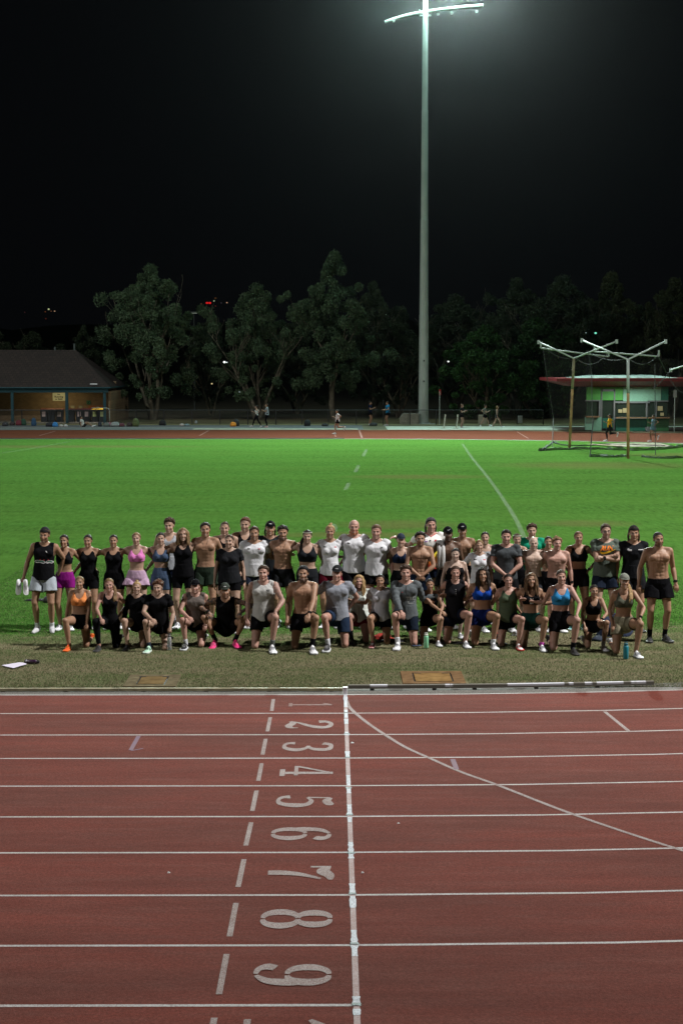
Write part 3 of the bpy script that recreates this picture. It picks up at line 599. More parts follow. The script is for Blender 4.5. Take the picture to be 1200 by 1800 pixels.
M_ink = mat('sign_ink', (.02, .02, .02), .6)
a, b_ = at(93, 704.5, YB + YW - .1), at(114.5, 690.5, YB + YW - .1); s = tag(empty('wall_sign', ((a.x + b_.x) / 2, YB + YW - .06, (a.z + b_.z) / 2)), 'cream notice with dark lettering on the brick veranda wall', 'sign')
hw = (b_.x - a.x) / 2; hh = (b_.z - a.z) / 2
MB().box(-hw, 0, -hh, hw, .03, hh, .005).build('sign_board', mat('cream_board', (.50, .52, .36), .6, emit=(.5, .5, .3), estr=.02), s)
for tx, z, sz in (('No', .19, .17), ('Running', .0, .22), ('or Balls', -.19, .2)): textmesh(tx, sz, 'lettering', M_ink, s, (0, -.008, z), (R(90), 0, 0), bold=.006)
a = at(156, 707.5, YB + YW - .1); s = tag(empty('safety_sign', (a.x, YB + YW - .05, a.z)), 'small green square safety sign above the wheelie bins', 'sign')
MB().box(-.16, 0, -.16, .16, .02, .16).build('sign_board', mat('green_sign', (.03, .16, .08), .5), s); MB().lathe([(.0, -.01), (.09, -.01), (.09, 0), (.001, 0)], n=14).build('symbol', mat('pale_symbol', (.3, .5, .4), .6), s).rotation_euler = (R(90), 0, 0)
s.location.y -= .02
# roof-edge light
q = at(165, 675, YB - .4); s = tag(empty('wall_lamp', (q.x, YB - .42, q.z)), 'small white lamp fitted above the teal beam at the building corner', 'lamp'); MB().box(-.28, 0, -.05, .28, .12, .04, .01).build('lamp_housing', M_white, s); MB().box(-.2, .02, -.33, .2, .1, -.27, .01).build('lamp_bracket', M_white, s)
# wheelie bins
def bin_(x, Yb, lidc, label, lab=True, labc=(.45, .38, .36), hgt=1.05):
    q = at(x, 744, Yb); t = tag(empty('wheelie_bin', (q.x, Yb, .06)), label, 'bin', 'wheelie bins along the veranda')
    vs = [(-.24, -.28, 0), (.24, -.28, 0), (.24, .28, 0), (-.24, .28, 0), (-.29, -.36, hgt - .1), (.29, -.36, hgt - .1), (.29, .36, hgt - .1), (-.29, .36, hgt - .1)]
    MB().add(vs, [(0, 3, 2, 1), (4, 5, 6, 7), (0, 1, 5, 4), (1, 2, 6, 5), (2, 3, 7, 6), (3, 0, 4, 7)]).build('bin_body', mat('dark_bin', (.012, .016, .022), .5), t)
    MB().add([(-.31, -.40, hgt - .1), (.31, -.40, hgt - .1), (.31, .38, hgt - .1), (-.31, .38, hgt - .1), (-.29, -.38, hgt - .04), (.29, -.38, hgt - .04), (.29, .34, hgt + .02), (-.29, .34, hgt + .02)], [(0, 3, 2, 1), (4, 5, 6, 7), (0, 1, 5, 4), (1, 2, 6, 5), (2, 3, 7, 6), (3, 0, 4, 7)]).build('lid', mat('bin_lid', lidc, .5), t)
    for s_ in (-1, 1):
        b = MB().lathe([(.001, -.03), (.1, -.03), (.1, .03), (.001, .03)], n=12); b.v = [(z + s_ * .26, y + .30, x + .06) for (x, y, z) in b.v]; b.build('wheel', M_dark, t)
    MB().tube([(-.25, .40, hgt - .06), (.25, .40, hgt - .06)], .018, 6).build('handle', M_dark, t)
    if lab: MB().box(-.14, -.372, hgt - .62, .14, -.352, hgt - .22).build('sticker', mat('bin_sticker', labc, .6), t)
rl = (.16, .03, .02); yl = (.85, .58, .02)
for i, (x, c, lb, l, lc) in enumerate(((79, rl, 'dark wheelie bin with red lid and pale sticker, leftmost of the row', 1, (.45, .36, .34)), (92, rl, 'dark red lidded wheelie bin without pale sticker between two stickered ones', 0, rl), (106, rl, 'dark red lidded wheelie bin with sticker just left of a teal post', 1, (.45, .36, .34)),
    (126, (.10, .02, .03), 'dark wheelie bin just right of the middle teal post', 0, rl), (141, (.10, .02, .03), 'maroon lidded wheelie bin behind the sitting man', 1, (.42, .34, .34)), (154, (.10, .02, .03), 'maroon lidded wheelie bin beside the yellow lidded ones', 1, (.42, .34, .34)), (168, yl, 'wheelie bin with bright yellow lid and yellow edged sticker', 1, (.42, .50, .2)), (181, yl, 'yellow lidded wheelie bin partly behind the corner post', 1, (.35, .42, .2)))):
    bin_(x, YB + 2.2, c, lb, l, lc)
for x, c, lb in ((128, (.25, .25, .2), 'small pale poster above the bins, left of three'), (142, (.2, .2, .18), 'small pale poster above the bins, middle of three'), (172, (.30, .10, .03), 'orange board with beige patch above the yellow lidded bins')):
    q = at(x, 716, YB + YW - .1); w_ = .16 if x < 150 else .75; s = tag(empty('poster', (q.x, YB + YW - .05, q.z)), lb, 'poster'); MB().box(-w_, 0, -.14, w_, .02, .14).build('sheet', mat('poster_%d' % x, c, .7), s)
    MB().box(-.1, -.012, -.1, .1, -.002, .1).build('print_patch', mat('poster_patch', (.3, .28, .18), .7), s)
q = at(190, 744, YB); s = tag(empty('cycle_rail', (q.x, YB - .5, 0)), 'bent grey tube rail at the corner of the brick building', 'rail')
MB().tube([(-1.2, 0, 1.25), (.0, 0, 1.25), (.16, 0, 1.18), (.22, 0, 1.0), (.22, 0, 0)], .03, 8).build('tube', M_galv, s, smooth=True)
# bags and clutter on the far path
def bag(x, ypx, w_, h, c, label, cat='bag'):
    q = gnd(x, ypx); t = tag(empty('backpack', (q.x, q.y, .02)), label, cat)
    b = MB(); sd = random.uniform(0, 99); n = 12
    prof = [(.9, 0), (1, .06), (1.02, .35), (.92, .7), (.6, .93), (.2, 1.0)]
    vs = []; fs = []
    for r, z in prof:
        for k in range(n):
            a_ = 2 * math.pi * k / n; ca, sa = math.cos(a_), math.sin(a_); e = .6; sx = math.copysign(abs(ca) ** e, ca); sy = math.copysign(abs(sa) ** e, sa)
            nn = 1 + .18 * mnoise.noise(Vector((ca * 2 + sd, sa * 2, z * 3))); vs.append((w_ / 2 * r * sx * nn, w_ * .35 * r * sy * nn, h * z))
    for i in range(len(prof) - 1):
        for k in range(n): fs.append((i * n + k, i * n + (k + 1) % n, (i + 1) * n + (k + 1) % n, (i + 1) * n + k))
    fs.append(tuple(range((len(prof) - 1) * n, len(prof) * n))); b.add(vs, fs); b.build('bag_body', mat('bag_cloth', c, .85), t, smooth=True)
    MB().box(-w_ * .3, -w_ * .44, h * .12, w_ * .3, -w_ * .33, h * .5, .02).build('pocket', mat('bag_cloth', [k * 1.3 for k in c], .85), t)
    MB().tube([(-w_ * .12, 0, h * .95), (-w_ * .08, 0, h * 1.1), (w_ * .08, 0, h * 1.1), (w_ * .12, 0, h * .95)], .012, 5).build('strap', M_dark, t)
for a_ in ((10, 749, .5, .3, (.03, .03, .035), 'dark bag on the far path at the left edge of the photo'), (22, 748, .42, .25, (.03, .02, .022), 'dark bag right against the first teal post'), (34, 748, .5, .4, (.12, .02, .03), 'maroon bag on the path right of the first teal post'),
    (42, 748, .4, .5, (.015, .05, .03), 'dark green bag beside the maroon one'), (60, 749, .38, .6, (.02, .06, .12), 'upright blue grey backpack on the path alone'), (89, 750, .7, .32, (.015, .015, .02), 'black duffel bag with blue items in front of the bins'), (97.5, 750.5, .4, .35, (.03, .17, .42), 'bright blue small bag next to the black duffel'),
    (108, 750.5, .3, .16, (.40, .38, .36), 'pale small pouch left of the middle teal post'), (116, 750.5, .28, .18, (.42, .42, .42), 'white small pouch at the foot of the middle teal post'), (176, 750, .3, .35, (.015, .02, .03), 'dark bag beside the sitting mans feet'), (188, 750, .5, .3, (.10, .11, .10), 'grey bag in the clutter at the corner post'),
    (193, 750, .22, .32, (.25, .10, .14), 'pinkish small bag at the corner post'), (203, 750, .7, .34, (.20, .22, .22), 'grey white crumpled bag right of the corner post'), (214, 750, .5, .26, (.08, .02, .03), 'dark red bag between the grey bag and the olive one'), (228, 750, .45, .3, (.03, .02, .02), 'black bag left of the olive one'), (239, 750, .5, .62, (.07, .09, .03), 'olive green rucksack, right end of the clutter'),
    (286, 748, .55, .42, (.008, .008, .01), 'black box shaped bag alone on the path before the trees'), (320, 749, .35, .18, (.36, .32, .30), 'pale shoes bag on the path under the left tree'), (329, 749, .4, .16, (.15, .2, .22), 'blue grey flat bag beside the pale shoes bag'), (410, 750, .45, .34, (.60, .22, .02), 'orange bag with black and white top under the middle tree'), (415, 749, .5, .5, (.02, .02, .022), 'black bag behind the orange one'),
    (345, 745, .2, .25, (.35, .4, .42), 'tiny pale bag standing beyond the black fence'), (540, 749, .5, .48, (.01, .013, .015), 'black rucksack leaning near the fence at centre left'), (571, 749.5, .5, .2, (.02, .02, .022), 'flat black bag left of the running woman'), (656, 749, .6, .25, (.02, .02, .022), 'black flat bag between the two chatting men')):
    bag(*a_)
# starting-block style white stands
def stand(x, y, label):
    q = gnd(x, y); t = tag(empty('hurdle_frame', (q.x, q.y, .024)), label, 'hurdle')
    for s in (-1, 1): MB().tube([(-.35, s * .35, .0), (-.06, s * .33, .04), (.05, s * .3, 1.02)], .035, 6).build('leg', M_white2, t)
    for k in range(6): MB().tube([(-.02 + .012 * k, -.32, .25 + .14 * k), (-.02 + .012 * k, .32, .25 + .14 * k)], .03, 5).build('bar', M_white2, t)
M_white2 = mat('pale_plastic', (.50, .50, .42), .6)
stand(781, 753.5, 'pale folding hurdle frame on the far path, left of two'); stand(803, 753.5, 'pale folding hurdle frame on the far path nearest the man in black')
q = gnd(772, 747); t = tag(empty('marker_post', (q.x, q.y, 0)), 'thin marker post with red top right of the floodlight pole', 'post'); MB().tube([(0, 0, 0), (0, 0, 2.6)], .035, 8).build('pole', M_galv, t); MB().box(-.06, -.02, 2.3, .1, .02, 2.75).build('flag_plate', mat('red_plate', (.35, .02, .02), .6), t)
q = gnd(722, 748.5); t = tag(empty('concrete_block', (q.x, q.y + 3, 0)), 'pale concrete block behind the fence left of the pole', 'block'); MB().add([(-.75, -.3, 0), (.75, -.3, 0), (.75, .3, 0), (-.75, .3, 0), (-.5, -.3, .85), (.75, -.3, .85), (.75, .3, .85), (-.5, .3, .85), (-.75, -.3, .5), (-.75, .3, .5)], [(0, 1, 5, 4, 8), (1, 2, 6, 5), (2, 3, 9, 7, 6), (3, 0, 8, 9), (4, 5, 6, 7), (8, 4, 7, 9)]).build('block', M_conc, t)

# ------------------------------------------------------------------ kiosk on the right
YK = gnd(1100, 757.5).y
t = tag(empty('kiosk', (at(1100, 757, YK).x, YK, 0)), 'green panelled kiosk with wide red roof edge behind the throwing cage', 'building'); ox = t.location.x
M_red = mat('red_fascia', (.20, .008, .012), .5); M_grey = mat('grey_frame', (.16, .16, .17), .5); M_g1 = mat('bright_green_panel', (.07, .32, .05), .6); M_g2 = mat('mint_panel', (.22, .42, .31), .6); M_g3 = mat('deep_teal_green_panel', (.006, .11, .07), .6); M_g4 = mat('mid_green_panel', (.03, .14, .045), .6)
M_glass = mat('dark_glass', (.02, .028, .025), .12); M_roofm = mat('silver_roof', (.42, .47, .44), .4, nscale=3, namt=.5, bump=.03, bscale=8)
def kb(name, x0, y0, x1, y1, m, d0=0., d1=.1, bev=0.):
    a, b_ = at(x0, y1, YK), at(x1, y0, YK); return MB().box(a.x - ox, d0, max(a.z, 0), b_.x - ox, d1, b_.z, bev).build(name, m, t)
a, b_ = at(1030, 757, YK), at(1174, 680, YK); 
MB().box(a.x - ox + .35, .3, 0, b_.x - ox, 2.2, b_.z).build('core_wall', mat('kiosk_inside', (.05, .06, .05), .8), t)
kb('upper_panel', 1030, 680, 1055, 703.5, M_g1); kb('upper_panel', 1055.3, 680, 1094, 703.5, M_g1); kb('upper_panel', 1094.3, 680, 1161, 705.5, M_g2); kb('upper_panel', 1161.3, 680, 1174, 704, M_g3)
kb('lower_panel', 1027, 733, 1040, 755.5, M_g2, -.25); kb('lower_panel', 1040.4, 733, 1056, 757, mat('pale_mint_panel', (.18, .36, .26), .6), -.1); kb('lower_panel', 1058, 735, 1079, 753, M_g3); kb('lower_panel', 1080.5, 736, 1134.5, 758, M_g3, -.15); kb('lower_panel', 1135, 736, 1174, 758, M_g4, -.15)
kb('step_block', 1132, 750, 1141, 758, M_grey, -.6, -.16)
for (x0, y0, x1, y1) in ((1030, 705, 1050, 733), (1057, 705, 1078, 735), (1083, 709, 1134, 733), (1141, 706, 1173, 733)): kb('window', x0, y0, x1, y1, M_glass, .12, .16)
for (x0, y0, x1, y1) in ((1055, 684, 1058, 757), (1077, 684, 1080.5, 757), (1055, 684, 1080, 688), (1051, 705, 1055, 757), (1028, 703, 1056, 705.2), (1080, 705.2, 1141, 708.5), (1134, 708, 1137, 735), (1080, 733, 1136, 736), (1137, 703.8, 1174, 706), (1152, 706, 1153.5, 733)): kb('frame_bar', x0, y0, x1, y1, M_grey, -.03, .11)
kb('counter', 1028, 731, 1051, 733.5, mat('counter_top', (.22, .12, .06), .6), -.5, -.05); kb('counter', 1080, 733, 1134, 735, mat('counter_top', (.22, .12, .06), .6), -.5, -.16); kb('counter', 1137, 733, 1174, 735, mat('counter_top', (.22, .12, .06), .6), -.5, -.16)
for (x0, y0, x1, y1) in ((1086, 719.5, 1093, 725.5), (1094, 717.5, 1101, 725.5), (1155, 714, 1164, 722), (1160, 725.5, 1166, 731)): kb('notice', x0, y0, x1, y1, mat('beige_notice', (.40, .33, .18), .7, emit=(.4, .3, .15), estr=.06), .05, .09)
# roof slab with overhang
a, b_ = at(978, 669, YK - 2.2), at(1300, 665, YK - 2.2); zt = at(1100, 665, YK - 2.2).z; zb2 = at(1100, 672, YK - 2.2).z
MB().add([(a.x - ox, -2.2, a.z - .05), (b_.x - ox, -2.2, a.z - .05), (b_.x - ox, 7, a.z - .05), (a.x - ox, 7, a.z - .05), (a.x - ox, -2.2, zt), (b_.x - ox, -2.2, zt), (b_.x - ox, 7, zt), (a.x - ox, 7, zt), (a.x - ox + 1.5, .0, zb2 - .32), (b_.x - ox, .0, zb2 - .32), (b_.x - ox, 5, zb2 - .32), (a.x - ox + 1.5, 5, zb2 - .32)],
   [(4, 5, 6, 7), (0, 1, 5, 4), (1, 2, 6, 5), (2, 3, 7, 6), (3, 0, 4, 7), (0, 8, 9, 1), (1, 9, 10, 2), (2, 10, 11, 3), (3, 11, 8, 0), (8, 11, 10, 9)]).build('red_roof', M_red, t)
c0, c1 = at(1012, 662, YK - .5), at(1192, 662, YK - .5)
MB().add([(c0.x - ox, -.6, zt + .01), (c1.x - ox, -.6, zt + .01), (c1.x - ox, 5, zt + .01), (c0.x - ox, 5, zt + .01), (c0.x - ox + 1.5, -.3, zt + .09), (c1.x - ox - 1, -.3, zt + .10), (c1.x - ox - 1, 4.5, zt + .20), (c0.x - ox + 1.5, 4.5, zt + .17)], [(4, 5, 6, 7), (0, 1, 5, 4), (1, 2, 6, 5), (2, 3, 7, 6), (3, 0, 4, 7)]).build('roof_sheet', M_roofm, t)
o = arealamp((ox, YK - 1.6, zb2 - .45), 140, (.8, 1, .9), 3.0, 'kiosk_lamp')
o = arealamp((at(1090, 700, YK).x, YK - .25, at(1090, 707, YK).z), 4, (1, .75, .5), 2.4, 'kiosk_lamp')
# sign on a pole right of the kiosk
Ys = YK - 1; q = at(1184, 755, Ys); t = tag(empty('post_sign', (q.x, Ys, 0)), 'small white sign on a thin post right of the kiosk', 'sign'); zt_ = at(1184, 687, Ys).z
MB().tube([(0, 0, 0), (0, 0, zt_ + .1)], .03, 8).build('pole', M_galv, t); a = at(1181.5, 698.5, Ys); MB().box(-.12, -.04, a.z, .12, -.032 + .0, zt_ + .05).build('sign_plate', mat('pale_plate', (.35, .40, .38), .5), t)
# ------------------------------------------------------------------ throwing cage
M_post = mat('rusty_cream_post', (.30, .19, .08), .7, nscale=2, namt=.35); M_armm = mat('white_steel_arm', (.30, .36, .34), .6)
M_net = mesh_mat('black_net', (.012, .018, .015), .085, 9)
cg = tag(empty('throwing_cage', (0, 0, 0)), 'tall throwing cage with Y shaped posts and sagging black net on the right', 'cage', None)
def cagepost(xb, yb, xt, yt, arms, sleeve=M_armm if False else None):
    sleeve = sleeve or M_armm
    q = gnd(xb, yb); Yp = q.y; top = at(xt, yt, Yp); P = [(q.x, Yp, 0), (top.x, Yp, top.z)]
    po = MB().tube(P, [.075, .07], 10).build('cage_post', M_post, cg, smooth=True)
    MB().tube([(q.x + (top.x - q.x) * .66, Yp, top.z * .66), (top.x, Yp, top.z)], [.077, .073], 10).build('upper_sleeve', sleeve, po, smooth=True)
    out = [top]
    for (x, y, dY) in arms:
        e = at(x, y, Yp + dY); MB().tube([top, e], .046, 8).build('cage_arm', M_armm, cg, smooth=True); MB().box(e.x - .06, e.y - .06, e.z - .12, e.x + .06, e.y + .06, e.z + .1).build('arm_end', M_armm, cg); out.append(e)
    return out
p1 = cagepost(1000, 788, 1008, 630, [(946, 601, 1.5), (1083, 600, -2.0)], mat('olive_worn_post', (.20, .19, .11), .7, nscale=3, namt=.3))
p2 = cagepost(1103, 806, 1103, 632, [(1022, 598, 3.5), (1169, 600, 1.0)])
p3 = cagepost(1232, 810, 1232, 634, [(1178, 650, 6.0), (1290, 600, 1)])
for (a0, a1, Yp) in (((950, 612), (1069, 627), p1[0].y + 6), ((1044, 618), (1157, 626.5), p2[0].y + 9)):
    A, B_ = at(*a0, Yp), at(*a1, Yp); MB().tube([A, B_], .042, 8).build('cage_beam', M_armm, cg, smooth=True)
    for q in (A, B_): MB().tube([q, q + Vector((0, 0, .35))], .05, 6).build('beam_end', M_armm, cg)
def rope(a, b_, sag, Ya, Yb, r=.018, n=10, name='net_rope'):
    A, B_ = at(*a, Ya), at(*b_, Yb); MB().tube([(A + (B_ - A) * (i / n)) - Vector((0, 0, sag * 4 * (i / n) * (1 - i / n))) for i in range(n + 1)], r, 5).build(name, mat('rope', (.035, .045, .045), .9), cg)
y1_, y2_ = p1[0].y, p2[0].y
rope((950, 603), (1010, 628), .35, y1_ + 1.5, y1_); rope((1010, 628), (1066, 622), .5, y1_, y1_ + 5); rope((1030, 617), (1103, 630), .25, y2_ + 3, y2_); rope((1106, 632), (1156, 624), .35, y2_, y2_ + 5)
rope((1157, 628), (1170, 655), .0, y2_ + 3, y2_ + 5); rope((1178, 650), (1145, 683), .12, y2_ + 6, y2_ + 6); rope((1172, 655), (1200, 690), .25, y2_ + 6, y2_ + 6); rope((1033, 616), (1039, 655), .0, y2_ + 3, y2_ + 3); rope((954, 615), (972, 735), .05, y1_ + 3, y1_ + 3)
rope((972, 735), (970, 785), 0, y1_ + 3, y1_, .025); rope((1039, 655), (1040, 735), 0, y2_ + 3, y2_ + 2, .018); rope((1042, 735), (1036, 802), 0, y2_ + 2, y2_ + 1, .03); rope((1150, 640), (1151, 800), 0, y2_ + 2, y2_ + .5, .02)
# net panels (thin mesh) and its slack lying on the turf
def netpanel(P, name='net_panel', m=None):
    MB().add(P, [tuple(range(len(P)))]).build(name, m or M_net, cg)
A = gnd(972, 783); B_ = gnd(1036, 800); C_ = gnd(1152, 803); D_ = gnd(1290, 812); E_ = gnd(1180, 784)
netpanel([A, B_, at(1039, 622, B_.y), at(952, 612, A.y)]); netpanel([B_, C_, at(1156, 628, C_.y), at(1039, 622, B_.y)]); netpanel([C_, D_, at(1260, 640, D_.y), at(1156, 628, C_.y)])
netpanel([A, E_, at(1160, 640, E_.y), at(952, 612, A.y)])
for (P, r) in (([(950, 793), (985, 791), (1040, 790), (1100, 792), (1150, 791), (1200, 786)], .12), ([(1036, 803), (1075, 804), (1100, 803)], .09), ([(1130, 804), (1160, 806), (1215, 805)], .08), ([(950, 793), (962, 786), (971, 778)], .07), ([(971, 778), (1000, 784), (1075, 782), (1170, 785)], .05)):
    Q = smoothpts([(*gnd(*p)[:2], .03 + .04 * random.random()) for p in P], 8)
    MB().tube([(q[0] + random.uniform(-.05, .05), q[1] + random.uniform(-.2, .2), q[2]) for q in Q], [r * random.uniform(.5, 1.3) for _ in Q], 6).build('net_slack', mesh_mat('gathered_net', (.012, .03, .018), .55, 20), cg)
flat('throwing_circle', gnd(1070, 782).x, gnd(1070, 786).y, gnd(1160, 780).x, gnd(1160, 780).y, .03, mat('worn_concrete', (.22, .19, .14), .9, nscale=3, namt=.2))
tag(strip(gl([(1036, 782), (1092, 786)]), .5, .06, mat('timber', (.22, .13, .08), .8), 'timber_board'), kind='structure')

# ------------------------------------------------------------------ far lamps and town lights
M_steel = mat('dull_lamp_steel', (.05, .055, .05), .5)
def lamp(x, y, D, label, em, est, wpx=4):
    q = at(x, y, D); t = tag(empty('street_lamp', (q.x, D, 0)), label, 'street lamp')
    MB().tube([(0, 0, 0), (0, 0, q.z)], [.09, .05], 8).build('lamp_post', M_steel, t); h = MB().box(-.42, -.2, q.z, .42, .2, q.z + .14, .03).build('lamp_head', M_steel, t)
    MB().box(-.30, -.26, q.z - .06, .30, .12, q.z - .002).build('lamp_glass', mat('lamp_glass_%d' % x, (.5, .5, .4), .4, emit=em, estr=est), h)
lamp(674, 552, 158, 'lit street lamp with greenish head between the trees left of the pole', (.62, 1, .75), 1.5)
lamp(341, 550, 158, 'unlit slim street lamp against the left tree', (.6, .7, .6), .12); lamp(1066, 560, 158, 'faintly glowing street lamp behind the throwing cage', (1, .75, .3), .16); lamp(1193, 562, 158, 'faintly glowing street lamp at the right edge', (1, .75, .3), .25)
def dot(x, y, r, c, st, label, D=420, grp=None, name='distant_light'):
    q = at(x, y, D); o = MB().ell((0, 0, 0), (r, r, r * .8), None, 8, 6).build(name, mat('glow_%d_%d' % (x, y), c, .5, emit=c, estr=st), loc=q); tag(o, label, 'light', grp)
G = 'lights of the distant town'
for (x, y, r, c, st, lb) in ((364, 532.5, .42, (1, .02, .02), 1.6, 'red light, left of the red pair between the left trees'), (369, 532.5, .42, (1, .02, .02), 1.6, 'red light, right of the red pair between the left trees'), (376.5, 529, .28, (.8, 1, .6), .8, 'pale light just right of the red pair'), (379, 524, .32, (1, .4, .1), .12, 'faint orange light above the pale light'), (399, 532, .26, (1, .6, .35), .9, 'warm light right end of the row by the middle tree'), (389, 532.5, .2, (.6, .5, .6), .14, 'faint mauve light left of the warm one'),
   (354, 534, .26, (1, .3, .15), .12, 'faint orange light left of the red pair'), (379, 538, .24, (1, .25, .15), .1, 'dim red light below the row'), (86, 543.5, .32, (.9, 1, .5), 1.1, 'brightest pale light in the dark far left'), (96.5, 547, .26, (1, .6, .35), .7, 'warm light right of the brightest far left one'), (90.5, 547, .22, (1, .4, .2), .2, 'dim orange light beside the warm far left one'), (80, 548, .26, (1, .3, .1), .14, 'dim red orange light left of the brightest far left one'), (81, 560, .26, (1, .2, .1), .12, 'dim red light under the far left cluster'),
   (44, 549, .22, (1, .3, .3), .06, 'very faint reddish light alone at far left')):
    dot(x, y, r * .8, c, st * .4, lb, 420, G)
G2 = 'lights glinting among the trees'
for (x, y, r, c, st, lb) in ((394.5, 636.5, .10, (.9, 1, .95), 2.2, 'bright white light between left and middle trees'), (399, 637, .06, (.8, .9, .9), .7, 'small white light touching the bright one between trees'), (372.5, 674.5, .08, (1, .8, .4), .35, 'dim amber light low between the left trees'), (787.5, 635.5, .085, (.95, 1, .95), 1.0, 'lone white light right of the floodlight pole'), (1046, 585.5, .10, (.25, 1, .7), .8, 'green white light above the throwing cage'), (1029, 585, .05, (.6, .8, .8), .3, 'tiny faint light left of the green one'), (421, 689, .05, (.7, .8, .9), .3, 'tiny faint light before the middle tree'), (200, 6, .05, (.7, .8, .9), .0, '')):
    if lb: dot(x, y, r, c, st, lb, 131.5, G2, 'tree_gap_light')

# ------------------------------------------------------------------ trees
def leaf_mat(name, c1, c2):
    m, N, L, b = nt(name); g_ = N.new('ShaderNodeNewGeometry'); oi = N.new('ShaderNodeObjectInfo')
    n_ = noise_node(N, L, g_.outputs['Position'], 1.1, 3, .6); L.new(mixc(N, L, rng(N, L, n_, .35, .65), c1, c2), b.inputs['Base Color']); b.inputs['Roughness'].default_value = .6
    b.inputs['Specular IOR Level'].default_value = .3; return m
def bark_mat(name, c): return mat(name, c, .9, nscale=2.5, namt=.5, bump=.03, bscale=6)
M_bark = bark_mat('pale_bark', (.12, .105, .075)); M_bark2 = bark_mat('dark_bark', (.10, .08, .05))
L1 = leaf_mat('grey_green_leaf', (.040, .072, .036), (.080, .125, .062)); L2 = leaf_mat('shade_toned_leaf', (.020, .034, .017), (.038, .054, .024)); L3 = leaf_mat('fresh_leaf', (.020, .065, .014), (.036, .10, .02)); L4 = leaf_mat('yellowing_leaf', (.11, .10, .02), (.06, .08, .025))  # L2: weaker light on rear and right-hand trees put into the leaf colour
def tree_proto(seed, Ht, Wd, low, nclump, leaves, multi, leafm, barkm, lsz=.17, droop=.5):
    rs = np.random.RandomState(seed); rd = random.Random(seed)
    b = MB(); tips = []
    def limb(p, d, ln, r, lvl):
        pts = [Vector(p)]; rr = [r]; d = Vector(d).normalized(); n = 5
        for i in range(n):
            d = (d + Vector((rd.uniform(-.22, .22), rd.uniform(-.22, .22), rd.uniform(-.02, .16)))).normalized(); pts.append(pts[-1] + d * ln / n); rr.append(max(r * (1 - .55 * (i + 1) / n), .015))
        b.tube(pts, rr, 7 if lvl < 2 else 5, cap=False)
        if lvl >= 2: tips.extend([pts[-1], pts[-3]])
        if lvl < 3:
            for k in range(rd.choice((2, 3, 3)) if lvl else 4):
                j = rd.randint(2, n); a_ = rd.uniform(0, 2 * math.pi); s = rd.uniform(.45, .95)
                limb(pts[j], (d + Vector((math.cos(a_) * s, math.sin(a_) * s, rd.uniform(-.1, .35)))), ln * rd.uniform(.5, .72), rr[j] * .65, lvl + 1)
    for k in range(multi):
        a_ = 2 * math.pi * k / max(multi, 1) + rd.uniform(-.4, .4); s = .0 if multi == 1 else rd.uniform(.22, .42)
        limb((math.cos(a_) * .15 * (multi > 1), math.sin(a_) * .15 * (multi > 1), -.1), (math.cos(a_) * s, math.sin(a_) * s, 1), Ht * .46, .30 if multi == 1 else .20, 0)
    bv = np.array(b.v)
    # crown: clumps spread in an uneven envelope
    cl = []
    for _ in range(nclump * 6):
        if len(cl) >= nclump: break
        if tips and rs.rand() < .45: 
            p = np.array(tips[rs.randint(len(tips))]) + rs.normal(0, .35, 3)
        else:
            th = rs.uniform(0, 2 * math.pi); zz = rs.uniform(low, 1) ; env = math.sin(min(1, max(0, (zz - low + .06) / (1.02 - low))) ** .62 * math.pi) ** .5
            r_ = Wd / 2 * env * (rs.uniform(.35, 1)) * (1 + .25 * math.sin(3 * th + seed)); p = np.array([r_ * math.cos(th), r_ * math.sin(th) * .8, zz * Ht])
        if p[2] < low * Ht * .8 or p[2] > Ht: continue
        cl.append(p)
    cl = np.array(cl); per = leaves // len(cl); C = np.repeat(cl, per, 0); n = len(C); cs = np.repeat(rs.uniform(.22, .72, len(cl)), per)
    off = rs.normal(0, 1, (n, 3)); off /= np.linalg.norm(off, axis=1)[:, None]; off *= (rs.rand(n) ** .45 * cs)[:, None]; off[:, 2] = off[:, 2] * .85 - droop * np.abs(rs.normal(0, .25, n)) * cs
    c = C + off; u = rs.normal(0, 1, (n, 3)); u[:, 2] -= droop; u /= np.linalg.norm(u, axis=1)[:, None]; v = np.cross(u, rs.normal(0, 1, (n, 3))); v /= np.linalg.norm(v, axis=1)[:, None]
    s = rs.uniform(.6, 1.4, n)[:, None] * lsz; q = np.stack([c - u * s, c + v * s * .33, c + u * s, c - v * s * .33], 1).reshape(-1, 3)
    return b, q, np.arange(4 * n).reshape(-1, 4), leafm, barkm
PR = {}
def tree(key, x, D, h, label, wide=1., rz=0, args=None, leaf=None, group='trees beyond the far fence', name='tree'):
    if key not in PR:
        b, q, f, lm, bm_ = tree_proto(*args)
        to = mesh_obj('trunk', b.v, b.f, bm_, None, True); tk = to.data; co = mesh_obj('crown', q, f, lm); cr = co.data
        bpy.data.objects.remove(to); bpy.data.objects.remove(co)
        PR[key] = (tk, cr, args[1])
    tk, cr, Ht = PR[key]; q = at(x, 745, D); t = tag(empty(name, (q.x, D, 0), rz), label, 'tree', group); s = h / Ht; t.scale = (s * wide, s * wide, s)
    for n_, me in (('trunk', tk), ('crown', cr)):
        if leaf and n_ == 'crown':
            me = me.copy(); me.materials.clear(); me.materials.append(leaf)
        o = bpy.data.objects.new(n_, me); col.objects.link(o); o.parent = t
def hgt(y, D): return at(600, y, D).z
A1 = (3, 13.0, 8.8, .16, 190, 74000, 3, L1, M_bark, .12, .8); A2 = (8, 12.0, 7.6, .19, 165, 62000, 4, L1, M_bark, .12, .8); A3 = (15, 14.5, 8.4, .21, 190, 74000, 1, L1, M_bark, .12, .8); A4 = (21, 12.0, 10., .12, 150, 42000, 3, L2, M_bark2, .15); A5 = (33, 8.5, 9., .03, 130, 42000, 3, L3, M_bark2, .15)
tree('a', 268, 134, hgt(468, 134), 'large grey green tree right of the club building, left of three big ones', 1.0, .3, A1)
